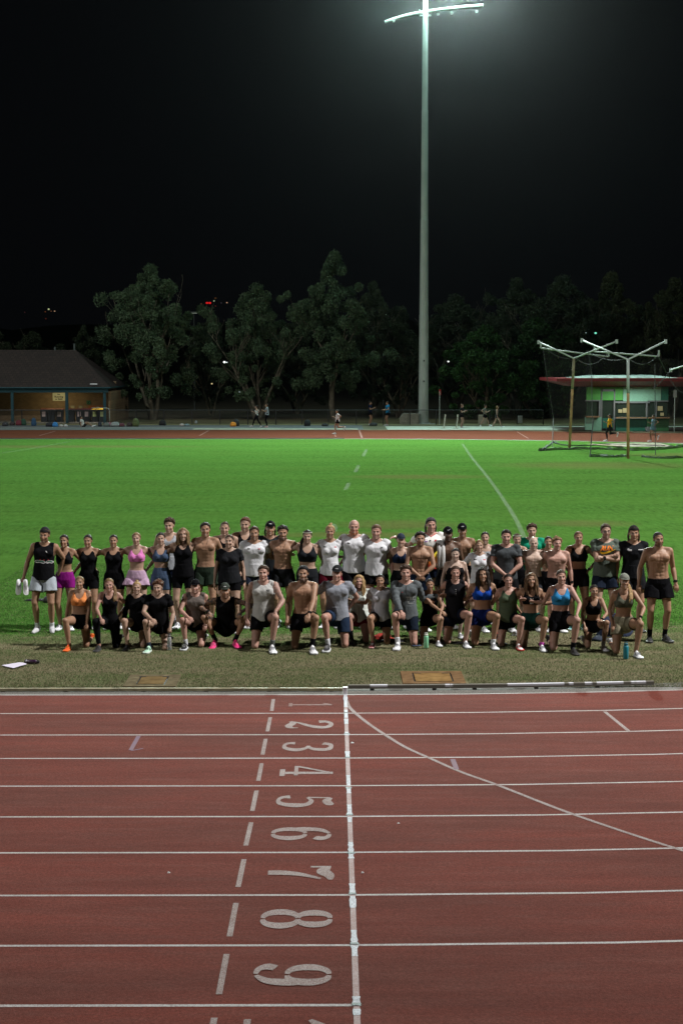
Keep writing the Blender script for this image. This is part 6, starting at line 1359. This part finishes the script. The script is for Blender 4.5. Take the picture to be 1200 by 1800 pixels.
def ex_cars(B, o, G, tr, k):
    nm = 'sleeveless_shirt'
    for (cx, w_, h_) in ((-.045, .20, .052), (.105, .11, .05)):
        for P_ in ([(-.5, -.3), (-.42, .2), (-.15, .42), (.2, .40), (.42, .1), (.5, -.2)], [(-.5, -.3), (-.3, -.42), (.0, -.30), (.3, -.45), (.5, -.2)], [(-.25, .0), (-.05, .22), (.1, .0), (.25, .22), (.35, -.05)], [(-.34, -.2), (-.2, -.35), (-.05, -.1)]):
            v, f = stroke2d([(x * w_, z * h_) for x, z in P_], [.007] * len(P_)); pr(B, o, G, nm, v, f, cx, .46, ink if P_[0][0] < -.3 else inkg, 'shirt_drawing')
    for (x, z) in ((-.045, .030), (.022, .026), (.095, .028)): pr(B, o, G, nm, *rects([(x, z, .018, .016)]), 0, .47, inkr, 'red_dot')
    v, f = stroke2d([(-.012, .012), (.0, .0), (.014, -.014)], [.012, .018, .010]); pr(B, o, G, nm, v, f, .055, .78, ink, 'small_emblem')
def ex_run(B, o, G, tr, k):
    nm = 'tee_shirt'; v, f = text2d('RUN', .105, .006); v = [(x + .28 * z, z) for x, z in v]; pr(B, o, G, nm, v, f, .0, .775, inko, 'print')
    v, f = stroke2d([(-.125, -.0), (-.118, -.038), (-.07, -.050), (-.0, -.032), (.075, -.006), (.14, .022)], [.004, .026, .036, .030, .018, .003]); pr(B, o, G, nm, v, f, .01, .715, inky, 'print_swash')
    b = MB()
    for s in (-1, 1):
        for i in range(12): pass
        P_ = [(s * (.030 + .021 * math.cos(t)), -.101 + abs(.0 + .03 * math.cos(t)) * .25 + .004, .0 + .015 * math.sin(t)) for t in [2 * math.pi * i / 12 for i in range(13)]]; b.tube(P_, .0024, 5, cap=False); b.tube([(s * .051, -.098, .004), (s * .074, -.05, .006), (s * .078, .0, .004)], .0022, 5)
    b.tube([(-.009, -.104, .003), (.009, -.104, .003)], .0022, 5); mesh_obj('glasses', [tuple(tr(p)) for p in b.v], b.f, M_blk, o)
def ex_stripes(B, o, G, tr, k): pr(B, o, G, 'sports_bra', *rects([(-.022, 0, .009, .10), (.0, 0, .009, .10), (.022, 0, .009, .10)]), 0, .60, ink, 'stripe')
def ex_text36(B, o, G, tr, k):
    pr(B, o, G, 'tee_shirt', *rects([(-.02, .012, .03, .007), (.0, -.004, .075, .010), (.01, -.018, .055, .006)]), -.085, .79, ink, 'chest_mark'); pr(B, o, G, 'tee_shirt', *rects([(-.035, 0, .018, .015), (-.012, 0, .018, .015), (.011, 0, .018, .015), (.034, 0, .018, .015)]), .095, .79, ink, 'chest_mark')
def ex_zip(B, o, G, tr, k):
    pr(B, o, G, 'long_sleeve_top', *rects([(0, z * .03, .010, .028) for z in range(-3, 3)]), 0, .82, inkb, 'zip'); v, f = text2d('TRC', .085, .004); pr(B, o, G, 'long_sleeve_top', v, f, .075, .52, mat('print_grey', (.32, .34, .34), .8), 'print'); v, f = rects([(0, -.0, .12, .012), (0, -.024, .09, .012)]); pr(B, o, G, 'long_sleeve_top', v, f, .075, .42, mat('print_grey', (.32, .34, .34), .8), 'print'); pr(B, o, G, 'long_sleeve_top', *rects([(0, 0, .014, .012)]), -.06, .72, inkr, 'chest_mark')
def ex_ziptee(B, o, G, tr, k): pr(B, o, G, 'tee_shirt', *rects([(0, z * .04, .007, .04) for z in range(-6, 5)]), 0, .52, mat('zip_grey', (.15, .15, .15), .5), 'zip')
def ex_lines(nm, cx=.075, cz=.80, m=inkb):
    return lambda B, o, G, tr, k: pr(B, o, G, nm, *rects([(0, .010, .055, .006), (-.008, -.004, .05, .006), (0, -.017, .04, .005)]), cx, cz, m, 'chest_mark')
def ex_pair(f1, f2):
    def f(*a): f1(*a); f2(*a)
    return f
def neck(B, o, G, tr, k):
    P_ = [tuple(B.C + B.right * x * k + B.fwd * y * k + B.up * z * k) for x, y, z in ((-.055, .03, .012), (-.05, .075, -.03), (-.025, .105, -.09), (0, .118, -.13), (.025, .105, -.09), (.05, .075, -.03), (.055, .03, .012))]
    MB().tube(P_, .0022, 5).build('necklace', mat('chain_metal', (.15, .14, .12), .3, metal=.8), o)
def band(B, o, G, tr, k):
    b = MB(); P_ = [(math.cos(t) * .074, math.sin(t) * .094 + .014, .075 + .0 * math.sin(t)) for t in [2 * math.pi * i / 20 for i in range(21)]]; b.tube(P_, .006, 6, cap=False); mesh_obj('headband', [tuple(tr(p)) for p in b.v], b.f, M_white2, o)
def jersey():
    m, N, L, b = nt('gradient_jersey'); tc = N.new('ShaderNodeTexCoord').outputs['Object']; sp = N.new('ShaderNodeSeparateXYZ'); L.new(tc, sp.inputs[0]); Z = math_node(N, L, 'ADD', sp.outputs[2], math_node(N, L, 'MULTIPLY', math_node(N, L, 'SUBTRACT', noise_node(N, L, tc, 6, 2), .5), .08))
    c = mixc(N, L, rng(N, L, Z, 1.36, 1.28), (.78, .76, .74), (.85, .70, .03)); c = mixc(N, L, rng(N, L, Z, 1.24, 1.14), c, (.85, .22, .02)); c = mixc(N, L, rng(N, L, Z, 1.10, 1.02), c, (.55, .02, .015)); L.new(c, b.inputs['Base Color']); b.inputs['Roughness'].default_value = .7; return m
def ex_jersey(B, o, G, tr, k):
    pr(B, o, G, 'tee_shirt', *rects([(0, .0, .05, .05)]), .085 - .17, .80, mat('print_purple', (.15, .05, .25), .8), 'chest_badge'); pr(B, o, G, 'tee_shirt', *rects([(0, .0, .03, .02)]), -.02, .80, inkb, 'chest_mark'); pr(B, o, G, 'tee_shirt', *rects([(0, .0, .04, .03)]), .07, .80, inkr, 'chest_mark')
    P_ = [tuple(B.C + B.right * x * k + B.fwd * y * k + B.up * z * k) for x, y, z in ((-.07, .0, .012), (-.055, .055, -.012), (0, .095, -.045), (.055, .055, -.012), (.07, .0, .012))]; MB().tube(P_, .007, 6).build('collar', inkr, o)
OV, OL, BH, DN = 'over', 'overlow', 'behind', 'down'
# ---- standing, leftmost to rightmost
r1 = person(79, 926, st(1111), 'bearded man in black sleeveless shirt, grey shorts and white socks holding his shoes', 'm', 'tan', 'short', 'brown', arms=((-.17, -.02, -.50, (-.3, .8, 0), 'grip'), (.02, .20, -.46)), lean=(.05, 0), top=slv((.006, .006, .008), drop=1.15), bot=sh((.42, .47, .53), .58, .035), shoe_c=None, beard=.75, smile=0, cap=('b', (.02, .02, .022)), socks=((.62, .63, .66), .80), extra=ex_cars, spread=.115)
person(113, 938, st(1106), 'woman in black sports bra and bright magenta shorts', tone='tan', hair='pony', hc='dark', arms=('wide', BH), top=bra((.010, .010, .013)), bot=wsh((.24, .012, .20), .42, .22))
person(155, 938, st(1104), 'woman in black tank top and shorts, third person from left in the standing row', tone='tan', hair='back', hc='dark', arms=('wide', 'wide'), top=tank(BK), bot=wsh(BK, .48), build=1.08)
person(200, 938, st(1104), 'woman in black tank top standing left of the pink bra woman', tone='tan', hair='back', hc='dark', arms=('wide', 'wide'), top=tank(BK), bot=wsh(BK, .50), build=1.1)
person(240, 934, st(1104), 'blonde woman in pink sports bra and pale lilac ruffled shorts', tone='fair', hair='back', hc='dblond', arms=('wide', BH), top=bra((.72, .22, .55), thin=False), bot=('skirt', (.50, .34, .48), dict(leg=.40, flare=.055, waist=.20)), smile=0)
person(283, 934, st(1103), 'woman in matching blue grey sports bra and high waisted bike shorts', tone='fair', hair='back', hc='dark', arms=('wide', 'wide'), top=bra((.055, .085, .15)), bot=wsh((.055, .085, .15), .58, .30))
person(298, 910, st(1098) + .35, 'tall brown haired man in pale grey singlet behind the blue grey outfit woman', 'm', 'fair', 'messy', 'brown', arms=('overlow', 'overlow'), top=tank((.34, .36, .40), loose=.6), bot=sh(NV), smile=1)
person(322, 926, st(1103), 'blonde woman with loose hair in long black tank top and black shorts', tone='fair', hair='bob', hc='dblond', arms=('wide', 'wide'), top=tank(BK, loose=.5), bot=wsh(BK, .58, .2), build=1.05)
person(361, 917, st(1102), 'shirtless man with short dark hair and dark green shorts', 'm', 'tan', 'short', 'dark', arms=(OL, OL), bot=sh((.020, .032, .022), .55), mus=.5, extra=neck)
person(395, 915, st(1097) + .3, 'close cropped man in black tank top behind the woman in black tee', 'm', 'fair', 'buzz', 'brown', arms=(OL, DN), top=tank(BK, loose=.4), bot=sh(BK), smile=0)
person(403, 938, st(1112), 'woman in plain black tee with smartwatch in front of two taller men', tone='fair', hair='back', hc='brown', arms=(DN, DN), top=tee((.014, .015, .018)), bot=wsh(BK, .45), watch='b', build=1.12)
person(431, 908, st(1096) + .35, 'tall man in black tank top behind the bearded man in white tee', 'm', 'fair', 'short', 'auburn', arms=(OL, OL), top=tank(BK, loose=.4), bot=sh(BK), beard=.3)
person(447, 924, st(1102), 'man in white tee with short dark hair left of the capped man', 'm', 'tan', 'short', 'brown', arms=(DN, OL), top=tee((.68, .69, .73)), bot=sh((.02, .026, .045)), beard=.4, build=1.12, extra=chest())
person(475, 915, st(1097) + .3, 'man in black cap with white emblem and black tee, second row', 'm', 'tan', 'mullet', 'dark', arms=(OL, OV), top=tee((.016, .018, .022)), bot=sh(NV), cap=('f', (.005, .005, .007), 'bar'), smile=1)
person(497, 923, st(1102), 'shirtless man with swept back dark hair, beard, necklace and black shorts', 'm', 'tan', 'medium', 'dark', arms=(OL, OV), bot=sh((.012, .013, .016), .55), beard=.9, mus=1.15, extra=neck)
person(540, 930, st(1103), 'woman in black sports bra, black shorts and pale headband', tone='fair', hair='ponyL', hc='dark', arms=('wide', OL), top=bra((.012, .014, .018), low=.44), bot=wsh((.014, .016, .02), .42, .22), build=1.15, extra=band)
person(580, 921, st(1102), 'woman with blonde top bun in white tee and maroon shorts', tone='tan', hair='bun', hc='blond', arms=(OV, BH), top=tee((.68, .69, .73)), bot=sh((.10, .006, .016), .5, .02), extra=chest())
person(622, 912, st(1101), 'balding red bearded man in white tee and black shorts', 'm', 'pink', 'bald', 'red', arms=(OL, OL), top=tee((.68, .69, .73)), bot=sh(BK), beard=.95, build=1.08, extra=chest((inkb, .05), None))
person(661, 921, st(1102), 'man in white tee with short light brown hair, right of the red bearded man', 'm', 'pink', 'short', 'lbrown', arms=(DN, DN), top=tee((.68, .69, .73)), bot=sh(BK), build=1.08, extra=chest(None, (inkb, .04)))
person(704, 937, st(1103), 'woman in dark blue cap and navy sports bra', tone='fair', hair='pony', hc='dblond', arms=(BH, OL), top=bra((.010, .018, .045), thin=True), bot=wsh(BK, .5, .24), cap=('f', (.03, .04, .06)), smile=1)
person(738, 934, st(1108), 'shirtless muscular man with hands clasped in front, navy shorts', 'm', 'tan', 'medium', 'dark', arms=('clasp', 'clasp'), bot=sh((.010, .018, .04), .55), beard=.6, smile=0, mus=1.3)
person(757, 909, st(1096) + .35, 'tall man with grey streaked hair in white, yellow and red jersey', 'm', 'pink', 'mullet', 'grey', arms=(OV, OL), top=('tee', jersey(), dict(loose=.9)), bot=sh(NV), build=1.12, extra=ex_jersey)
r23 = person(787, 925, st(1103), 'shirtless dark skinned man in black cap with towel on one shoulder', 'm', 'brown', 'capf', 'black', arms=(BH, DN), bot=sh(BK), cap=('f', (.005, .005, .007), 'tick'), beard=.5, mus=.7, smile=0)
person(812, 919, st(1097) + .3, 'shirtless tanned man in black cap at the back, right of the towel man', 'm', 'dtan', 'capf', 'brown', arms=(OL, OL), bot=sh(BK), cap=('f', (.005, .005, .007), 'bar'), mus=.6)
person(800, 962, gY(1121), 'black haired woman in thin strapped black top standing low between two rows', tone='pale', hair='back', hc='black', arms=(DN, DN), top=tank(BK, thin=True), bot=wsh(BK, .5), build=1.15)
person(842, 947, st(1110), 'woman in white tee with light hair tied back', tone='fair', hair='back', hc='dblond', arms=(BH, DN), top=tee((.68, .69, .73), sleeve=.6), bot=wsh(BK, .45), extra=chest())
person(852, 933, st(1099) + .2, 'dark haired woman in grey strap top behind the light haired woman in white tee', tone='fair', hair='back', hc='dark', arms=(OL, OL), top=tank((.25, .25, .27), thin=True), bot=wsh(BK, .45))
person(889, 930, st(1110), 'dark haired man in charcoal grey tee with hands lowered in front', 'm', 'pink', 'short', 'dark', arms=('clasp', 'clasp'), top=tee((.055, .062, .068)), bot=sh(BK), beard=.3, build=1.1)
person(908, 936, st(1099) + .2, 'woman in black tank top behind the man in charcoal tee', tone='fair', hair='back', hc='brown', arms=(BH, DN), top=tank(BK), bot=wsh(BK, .45), extra=band)
person(934, 920, st(1096) + .4, 'young man in teal green jersey behind the bald shirtless man', 'm', 'fair', 'messy', 'brown', arms=(BH, BH), top=tee((.01, .26, .15)), bot=sh(NV), smile=0)
person(937, 942, st(1109), 'bald pale shirtless man with lean torso', 'm', 'pale', 'bald', 'brown', arms=(OL, OL), bot=sh((.03, .033, .04), .5), mus=1.0)
person(963, 941, st(1099) + .2, 'dark haired woman between the bald man and the curly blond man', tone='tan', hair='back', hc='dark', arms=(BH, BH), top=bra(BK), bot=wsh(BK, .45))
person(978, 943, st(1110), 'shirtless man with curly blond hair, flushed face and wristwatch', 'm', 'pink', 'curly', 'dblond', arms=(OL, DN), bot=sh(BK), watch='b', mus=.6, build=1.1, look=(.15, -.12, .08))
person(1016, 932, st(1106), 'woman in black v neck sports bra and shorts with one hand on hip', tone='tan', hair='back', hc='lbrown', arms=(BH, 'hip'), top=bra(BK, vneck=True), bot=wsh((.014, .014, .016), .45, .24), watch='b', build=1.1, shoe_c=('teal', 'teal'))
person(1064, 920, st(1108), 'man in glasses with arms crossed over grey green tee with orange print', 'm', 'fair', 'short', 'brown', arms=('cross', 'cross'), top=tee((.10, .125, .105)), bot=sh((.012, .018, .035), .58), beard=.35, watch='b', build=1.12, extra=ex_run)
person(1113, 923, st(1109), 'long haired man in black tee and backwards cap with black socks', 'm', 'tan', 'mullet', 'brown', arms=(DN, DN), top=tee((.012, .013, .016), drop=1.1), bot=sh((.012, .012, .015), .60), socks=((.006, .006, .008), .70), shoe_c=('black', 'black'), cap=('b', (.02, .018, .018)), smile=0, build=1.05, extra=ex_text36)
def ex_sock(B, o, G, tr, k):
    an = B.ank['a']; v, f = text2d('TNF', .045, .002); MB().add([(x * .9, 0, z) for x, z in v], f).build('sock_letters', ink, o, loc=tuple(an + V3(0, -.048 * k, .085 * k)))
person(1156, 933, gY(1127), 'shaven headed bearded shirtless man in black shorts at far right', 'm', 'tan', 'buzz', 'dark', arms=((-.12, -.03, -.50), (.10, -.04, -.50)), bot=sh((.005, .005, .007), .58, .035), socks=((.006, .006, .008), .72), shoe_c=('black', 'black'), beard=.75, smile=0, watch='b', mus=1.3, build=1.05, spread=.115, extra=ex_sock, lean=(-.03, 0))
# ---- the kneeling front row
person(140, 1011, fr(1142), 'kneeling woman in orange sports bra with orange shoes', tone='tan', hair='back', hc='dblond', pose='KL', arms=(DN, 'thigh'), top=bra((.85, .30, .10)), bot=wsh(BK, .40), shoe_c=('orange', 'orange'), build=1.05, group='people kneeling in the front row')
K = dict(group='people kneeling in the front row')
person(193, 1014, fr(1143), 'kneeling woman in black tank and leggings with long blonde ponytail over her shoulder', tone='pink', hair='ponyR', hc='dblond', pose='KL', arms=('drape', BH), top=tank(BK), bot=('leggings', BK, {}), shoe_c=('black', 'black'), lean=(.02, -.12), **K)
person(240, 1021, fr(1143), 'kneeling blonde woman in black long sleeved top', tone='fair', hair='back', hc='blond', pose='KLs', arms=(DN, DN), top=('long', BK, dict(loose=.5)), bot=wsh(BK, .40), shoe_c=('black', 'black'), lean=(.0, -.1), extra=lambda B, o, G, tr, k: mesh_obj('hair_bun', [tuple(tr(p)) for p in MB().ell((.0, .05, .125), (.032, .03, .022), None, 10, 7).v], MB().ell((0, 0, 0), (1, 1, 1), None, 10, 7).f, hair_mat(HAIRC['blond']), o), **K)
r4 = person(277, 1020, fr(1147), 'crouching man with curly auburn hair and black tee holding a clear bottle', 'm', 'fair', 'curly', 'auburn', pose='KLs', arms=('drape', (.05, -.16, -.50, (.5, .6, 0), 'grip')), top=tee(BK), bot=sh(BK, .5), shoe_c=('mint', 'black'), socks=((.03, .04, .06), .80), beard=.3, smile=0, lean=(-.02, -.10), **K)
person(343, 1018, fr(1142), 'kneeling man in black cap and brown grey sleeveless shirt', 'm', 'pink', 'capf', 'brown', pose='KLs', arms=('drape', (.02, -.20, -.46)), top=slv((.13, .11, .10)), bot=sh(BK, .45), cap=('f', (.005, .005, .007)), shoe_c=('blackwhite', 'blackwhite'), socks=((.6, .62, .66), .78), beard=.3, build=1.1, lean=(.02, -.12), **K)
person(396, 1024, gY(1137) + .12, 'squatting tattooed man in olive cap, black tank top and pink shoes', 'm', 'tan', 'capf', 'dark', pose='squat', arms=('ownknee', 'ownknee'), top=slv(BK), bot=sh(BK, .5), cap=('f', (.045, .055, .045), 'bar'), shoe_c=('pink', 'pink'), socks=((.006, .006, .008), .72), beard=.6, smile=0, tat=.85, lean=(.0, -.25), watch='a', **K)
person(463, 992, fr(1144), 'kneeling man in off white sleeveless tee with tattooed forearm', 'm', 'pink', 'short', 'brown', pose='KR', arms=((-.07, -.06, -.50), 'knee'), top=slv((.50, .50, .49), loose=1.) if False else ('sleeveless', (.50, .50, .49), dict(loose=1.)), bot=sh(BK, .5), shoe_c=('grey', 'white'), socks=((.12, .13, .12), .76), smile=0, tat=.35, build=1.0, extra=ex_lines('sleeveless_shirt'), lean=(0, -.04), **K)
person(533, 993, fr(1145), 'kneeling shirtless man with full black beard and wristwatch', 'm', 'tan', 'short', 'black', pose='KR', arms=((-.07, -.08, -.48), 'drape'), bot=sh(BK, .5), shoe_c=('white', 'white'), socks=((.006, .006, .008), .70), beard=1., watch='b', mus=1.0, build=1.0, lean=(0, -.04), **K)
person(592, 993, fr(1142), 'kneeling man in black cap, grey tee and navy shorts', 'm', 'pink', 'capf', 'brown', pose='KL', arms=(OV, BH), top=tee((.27, .29, .34)), bot=sh((.014, .026, .055), .62, .03), cap=('f', (.02, .022, .024), 'bar'), shoe_c=('blackwhite', 'blackwhite'), socks=((.66, .68, .72), .76), build=1.06, **K)
person(631, 1011, fr(1134), 'kneeling woman with long curly blonde hair and white zipped top', tone='pink', hair='wavy', hc='blond', pose='KLs', arms=(BH, BH), top=('tee', (.62, .66, .62), dict(loose=.9, sleeve=.9)), bot=wsh((.16, .006, .014), .35), shoe_c=('black', 'red'), socks=((.006, .006, .008), .60), build=1.1, extra=ex_ziptee, **K)
person(668, 1008, fr(1137), 'kneeling dark haired woman in white tee with dark red shoes', tone='tan', hair='back', hc='dark', pose='KL', arms=(OL, OL), top=tee((.50, .50, .54)), bot=wsh(BK, .45, flare=.02), shoe_c=('red', 'red'), build=1.05, **K)
person(713, 993, fr(1139), 'kneeling curly haired man in grey long sleeve quarter zip top', 'm', 'pink', 'curly', 'brown', pose='KL', arms=('drape', OL), top=('long', (.11, .125, .135), dict(loose=.8)), bot=sh((.010, .016, .03), .6, .02), shoe_c=('white', 'white'), socks=((.66, .68, .72), .76), extra=ex_zip, build=1.08, **K)
person(755, 1015, fr(1135), 'kneeling dark haired woman in black tank with arms folded on her knee', tone='tan', hair='back', hc='dark', pose='KR', arms=('drape', 'kneefront'), top=tank(BK), bot=wsh(BK, .4), shoe_c=('olive', 'white'), build=1.05, lean=(0, -.08), **K)
person(800, 993, fr(1136), 'kneeling woman in black buttoned sleeveless polo', tone='pink', hair='back', hc='brown', pose='KR', arms=(BH, BH), top=('sleeveless', (.010, .010, .013), dict(loose=.5)), bot=wsh((.008, .011, .025), .5, flare=.01), shoe_c=('greenwhite', 'white'), extra=lambda B, o, G, tr, k: pr(B, o, G, 'sleeveless_shirt', *rects([(0, .03 * z, .008, .008) for z in (-2, -1, 0, 1)]), 0, .72, ink, 'button'), **K)
person(848, 996, fr(1139), 'kneeling curly dark haired woman in royal blue sports bra and blue shorts', tone='tan', hair='wavy', hc='dark', pose='KR', arms=(OL, OL), top=bra((.008, .05, .30)), bot=wsh((.006, .014, .09), .42, .2, .03), shoe_c=('white', 'white'), socks=((.6, .62, .66), .84), build=1.1, **K)
person(893, 1007, fr(1141), 'kneeling woman in loose olive green tank top', tone='pink', hair='back', hc='dark', pose='KR', arms=(OL, OL), top=tank((.075, .105, .065), loose=.8), bot=wsh(BK, .48, flare=.02), shoe_c=('whitered', 'whitered'), build=1.05, **K)
person(933, 1006, fr(1143), 'kneeling woman in black bra with three white stripes and green shorts', tone='tan', hair='wavy', hc='lbrown', pose='KR', arms=(BH, OL), top=bra(BK), bot=wsh((.012, .055, .045), .46, .22), shoe_c=('white', 'white'), socks=((.50, .08, .40), .86), extra=ex_stripes, build=1.02, **K)
person(986, 1000, fr(1148), 'kneeling woman in bright blue sports bra with black socks and shoes', tone='pink', hair='back', hc='brown', pose='KR', arms=(OL, 'knee'), top=bra((.035, .24, .52), low=.42), bot=wsh((.006, .006, .008), .48, .26), shoe_c=('black', 'black'), socks=((.006, .006, .008), .78), **K)
person(1044, 1027, fr(1145), 'kneeling woman in black v neck crop top with dark braid', tone='tan', hair='braid', hc='dark', pose='KRs', arms=((-.03, -.12, -.48), 'drape'), top=bra(BK, vneck=True, low=.40), bot=wsh(BK, .42), shoe_c=('white', 'white'), socks=((.6, .62, .66), .78), watch='b', lean=(0, -.08), **K)
person(1096, 1007, fr(1154), 'kneeling woman in grey cap, olive bra and khaki shorts with blonde ponytail', tone='tan', hair='ponyR', hc='blond', pose='KR', arms=((-.03, -.05, -.5), 'knee'), top=bra((.095, .10, .075)), bot=wsh((.22, .20, .14), .45, .22, .035), cap=('f', (.20, .21, .18)), shoe_c=('white', 'white'), watch='b', lean=(0, -.06), **K)

# things people hold
def held_shoe(o, B, n_, dx, dy, dz, rot, label):
    p = np.array(o.location) + B.wri[n_] + B.hand[n_][1] * .08 + V3(dx, dy, dz)
    t = shoe(None, tuple(p), rot[2], .30, *SHO['white'], pitch=rot[0], name='running_shoe', roll=rot[1]); tag(t, label, 'shoe', 'shoes held by the man in socks')
o1, B1 = r1
held_shoe(o1, B1, 'a', -.06, .02, -.0, (1.35, 0, -.2), 'white running shoe hanging from the sock wearing mans hand, left one'); held_shoe(o1, B1, 'a', .05, -.03, -.0, (1.3, 0, .35), 'white running shoe hanging from the sock wearing mans hand, right one')
o4, B4 = r4; p = np.array(o4.location) + B4.wri['b'] + B4.hand['b'][1] * .07
t = bottle(283, 1143, .25, .036, (1, 1, 1), (.1, .1, .1), 'clear plastic bottle held upright on the grass by the crouching curly haired man', .14, True, 'water_bottle'); t.location = (p[0], p[1] - .03, .01)
o23, B23 = r23; k = B23.k; S_ = B23.sho['a']; loc0 = np.array(o23.location)
P_ = [S_ + V3(.03, .10, -.10) * k, S_ + V3(.035, .06, .045) * k, S_ + V3(.04, 0, .068) * k, S_ + V3(.04, -.07, .03) * k, S_ + V3(.045, -.125, -.08) * k, S_ + V3(.05, -.135, -.22) * k, S_ + V3(.05, -.13, -.36) * k]
P_ = smoothpts([tuple(p) for p in P_], 4); vs = []; fs = []
for i, p in enumerate(P_):
    for j in range(7): x_ = (j / 6 - .5) * .13; vs.append((p[0] + x_, p[1] - .010 * math.cos(j * 2.1 + i * .2), p[2] - abs(x_) * .1))
for i in range(len(P_) - 1):
    for j in range(6): fs.append((i * 7 + j, i * 7 + j + 1, i * 7 + 8 + j, i * 7 + 7 + j))
t = mesh_obj('towel', vs, fs, fab((.62, .62, .62)), None, True, tuple(loc0)); md = t.modifiers.new('s', 'SOLIDIFY'); md.thickness = .012; tag(t, 'white towel draped over the shoulder of the dark skinned capped man', 'towel')

# ---- people on the far side, small in the photo
FG = dict(group='people exercising on the far side', vox=.026, hy=0)
def far(x, hy_, fy, label, **k_):
    d = gY(fy); k_ = {**FG, **k_}; return person(x, hy_, d, label, S=k_.pop('Sx', 1.72), **k_)
HP_ = R(90)
far(451, 714, 751, 'far woman in white top and black leggings walking left', tone='fair', hair='pony', hc='dark', pose='walk', yaw=-HP_, arms=('runf', 'runb'), top=tank((.6, .62, .6)), bot=('leggings', BK, {}))
far(469, 709, 751, 'far woman in grey tee and black leggings gesturing beside a post', tone='tan', hair='pony', hc='brown', pose='stand', yaw=-HP_, arms=('runf', 'runf'), top=tee((.30, .33, .36)), bot=('leggings', BK, {}), shoe_c=('whitered', 'whitered'))
far(593, 713, 763, 'woman in white tee and black shorts running on the far track', tone='tan', hair='back', hc='dark', pose='run', yaw=-HP_, arms=('runf', 'runb'), top=tee((.6, .6, .62)), bot=wsh(BK, .4))
far(650, 705, 747, 'far man in navy tee facing right with arms raised', sex='m', tone='tan', hair='short', hc='dark', pose='stand', yaw=HP_ * .8, arms=('runf', 'runf'), top=tee((.008, .014, .04)), bot=sh(BK))
far(681, 705, 748, 'far man in bright blue tee facing left by the fence', sex='m', tone='tan', hair='short', hc='dark', pose='stand', yaw=-HP_ * .8, arms=('hold', 'hold'), top=tee((.02, .20, .40)), bot=sh(BK))
far(811, 710, 752, 'far man in black tee looking at his hands by the hurdles', sex='m', tone='fair', hair='short', hc='auburn', pose='stand', yaw=HP_ * .7, arms=('runf', 'runf'), top=tee((.02, .02, .022)), bot=sh(BK, .4))
far(852, 708, 750, 'far man in grey tee walking behind the beige board', sex='m', tone='fair', hair='short', hc='brown', pose='walk', yaw=HP_, arms=('runf', 'runb'), top=tee((.16, .16, .14)), bot=sh(BK, .5))
far(873, 711, 752, 'far woman with long fair hair striding right', tone='fair', hair='long', hc='dblond', pose='walk', yaw=HP_, arms=(DN, DN), top=tank((.10, .09, .09)), bot=wsh((.05, .05, .055), .4))
far(1071, 722, 776, 'runner in yellow top and black leggings inside the cage area', tone='dtan', hair='pony', hc='black', pose='run', yaw=-HP_, arms=('runf', 'runb'), top=tee((.70, .34, .01)), bot=('leggings', BK, {}), foot_lift=.02)
far(1148, 727, 777, 'runner in pale blue grey dress seen right of the cage post', tone='dtan', hair='back', hc='dark', pose='run2', yaw=-HP_ * .9, arms=('runf', 'runb'), top=tee((.10, .17, .22)), bot=('skirt', (.08, .16, .20), dict(leg=.5, flare=.05)), foot_lift=.02)
far(1075, 716, 757, 'person in dark top leaning at the kiosk door', sex='m', tone='fair', hair='short', hc='dblond', pose='stand', yaw=-HP_ * .6, arms=('runf', 'runf'), top=tee(BK), bot=sh(BK))
far(147, 731, 750.5, 'man in white tee sitting on the far path with legs stretched out', sex='m', tone='dtan', hair='short', hc='dark', pose='sit', yaw=HP_, arms=(DN, 'runf'), top=tee((.55, .55, .52)), bot=sh((.02, .02, .02), .6), lean=(0, .35))
# ------------------------------------------------------------------ scattering volume added to imitate lens bloom round the floodlights
m = bpy.data.materials.new('bloom_scatter'); m.use_nodes = True; N = m.node_tree.nodes; L = m.node_tree.links
for x in list(N):
    if x.type != 'OUTPUT_MATERIAL': N.remove(x)
pv = N.new('ShaderNodeVolumePrincipled'); pv.inputs['Density'].default_value = .000026; pv.inputs['Color'].default_value = (.85, .93, .95, 1); pv.inputs['Anisotropy'].default_value = .965
L.new(pv.outputs[0], N['Material Output'].inputs['Volume'])
hz = MB().box(-150, -30, -1.5, 150, 300, 46).build('bloom_haze', m); hz['kind'] = 'stuff'
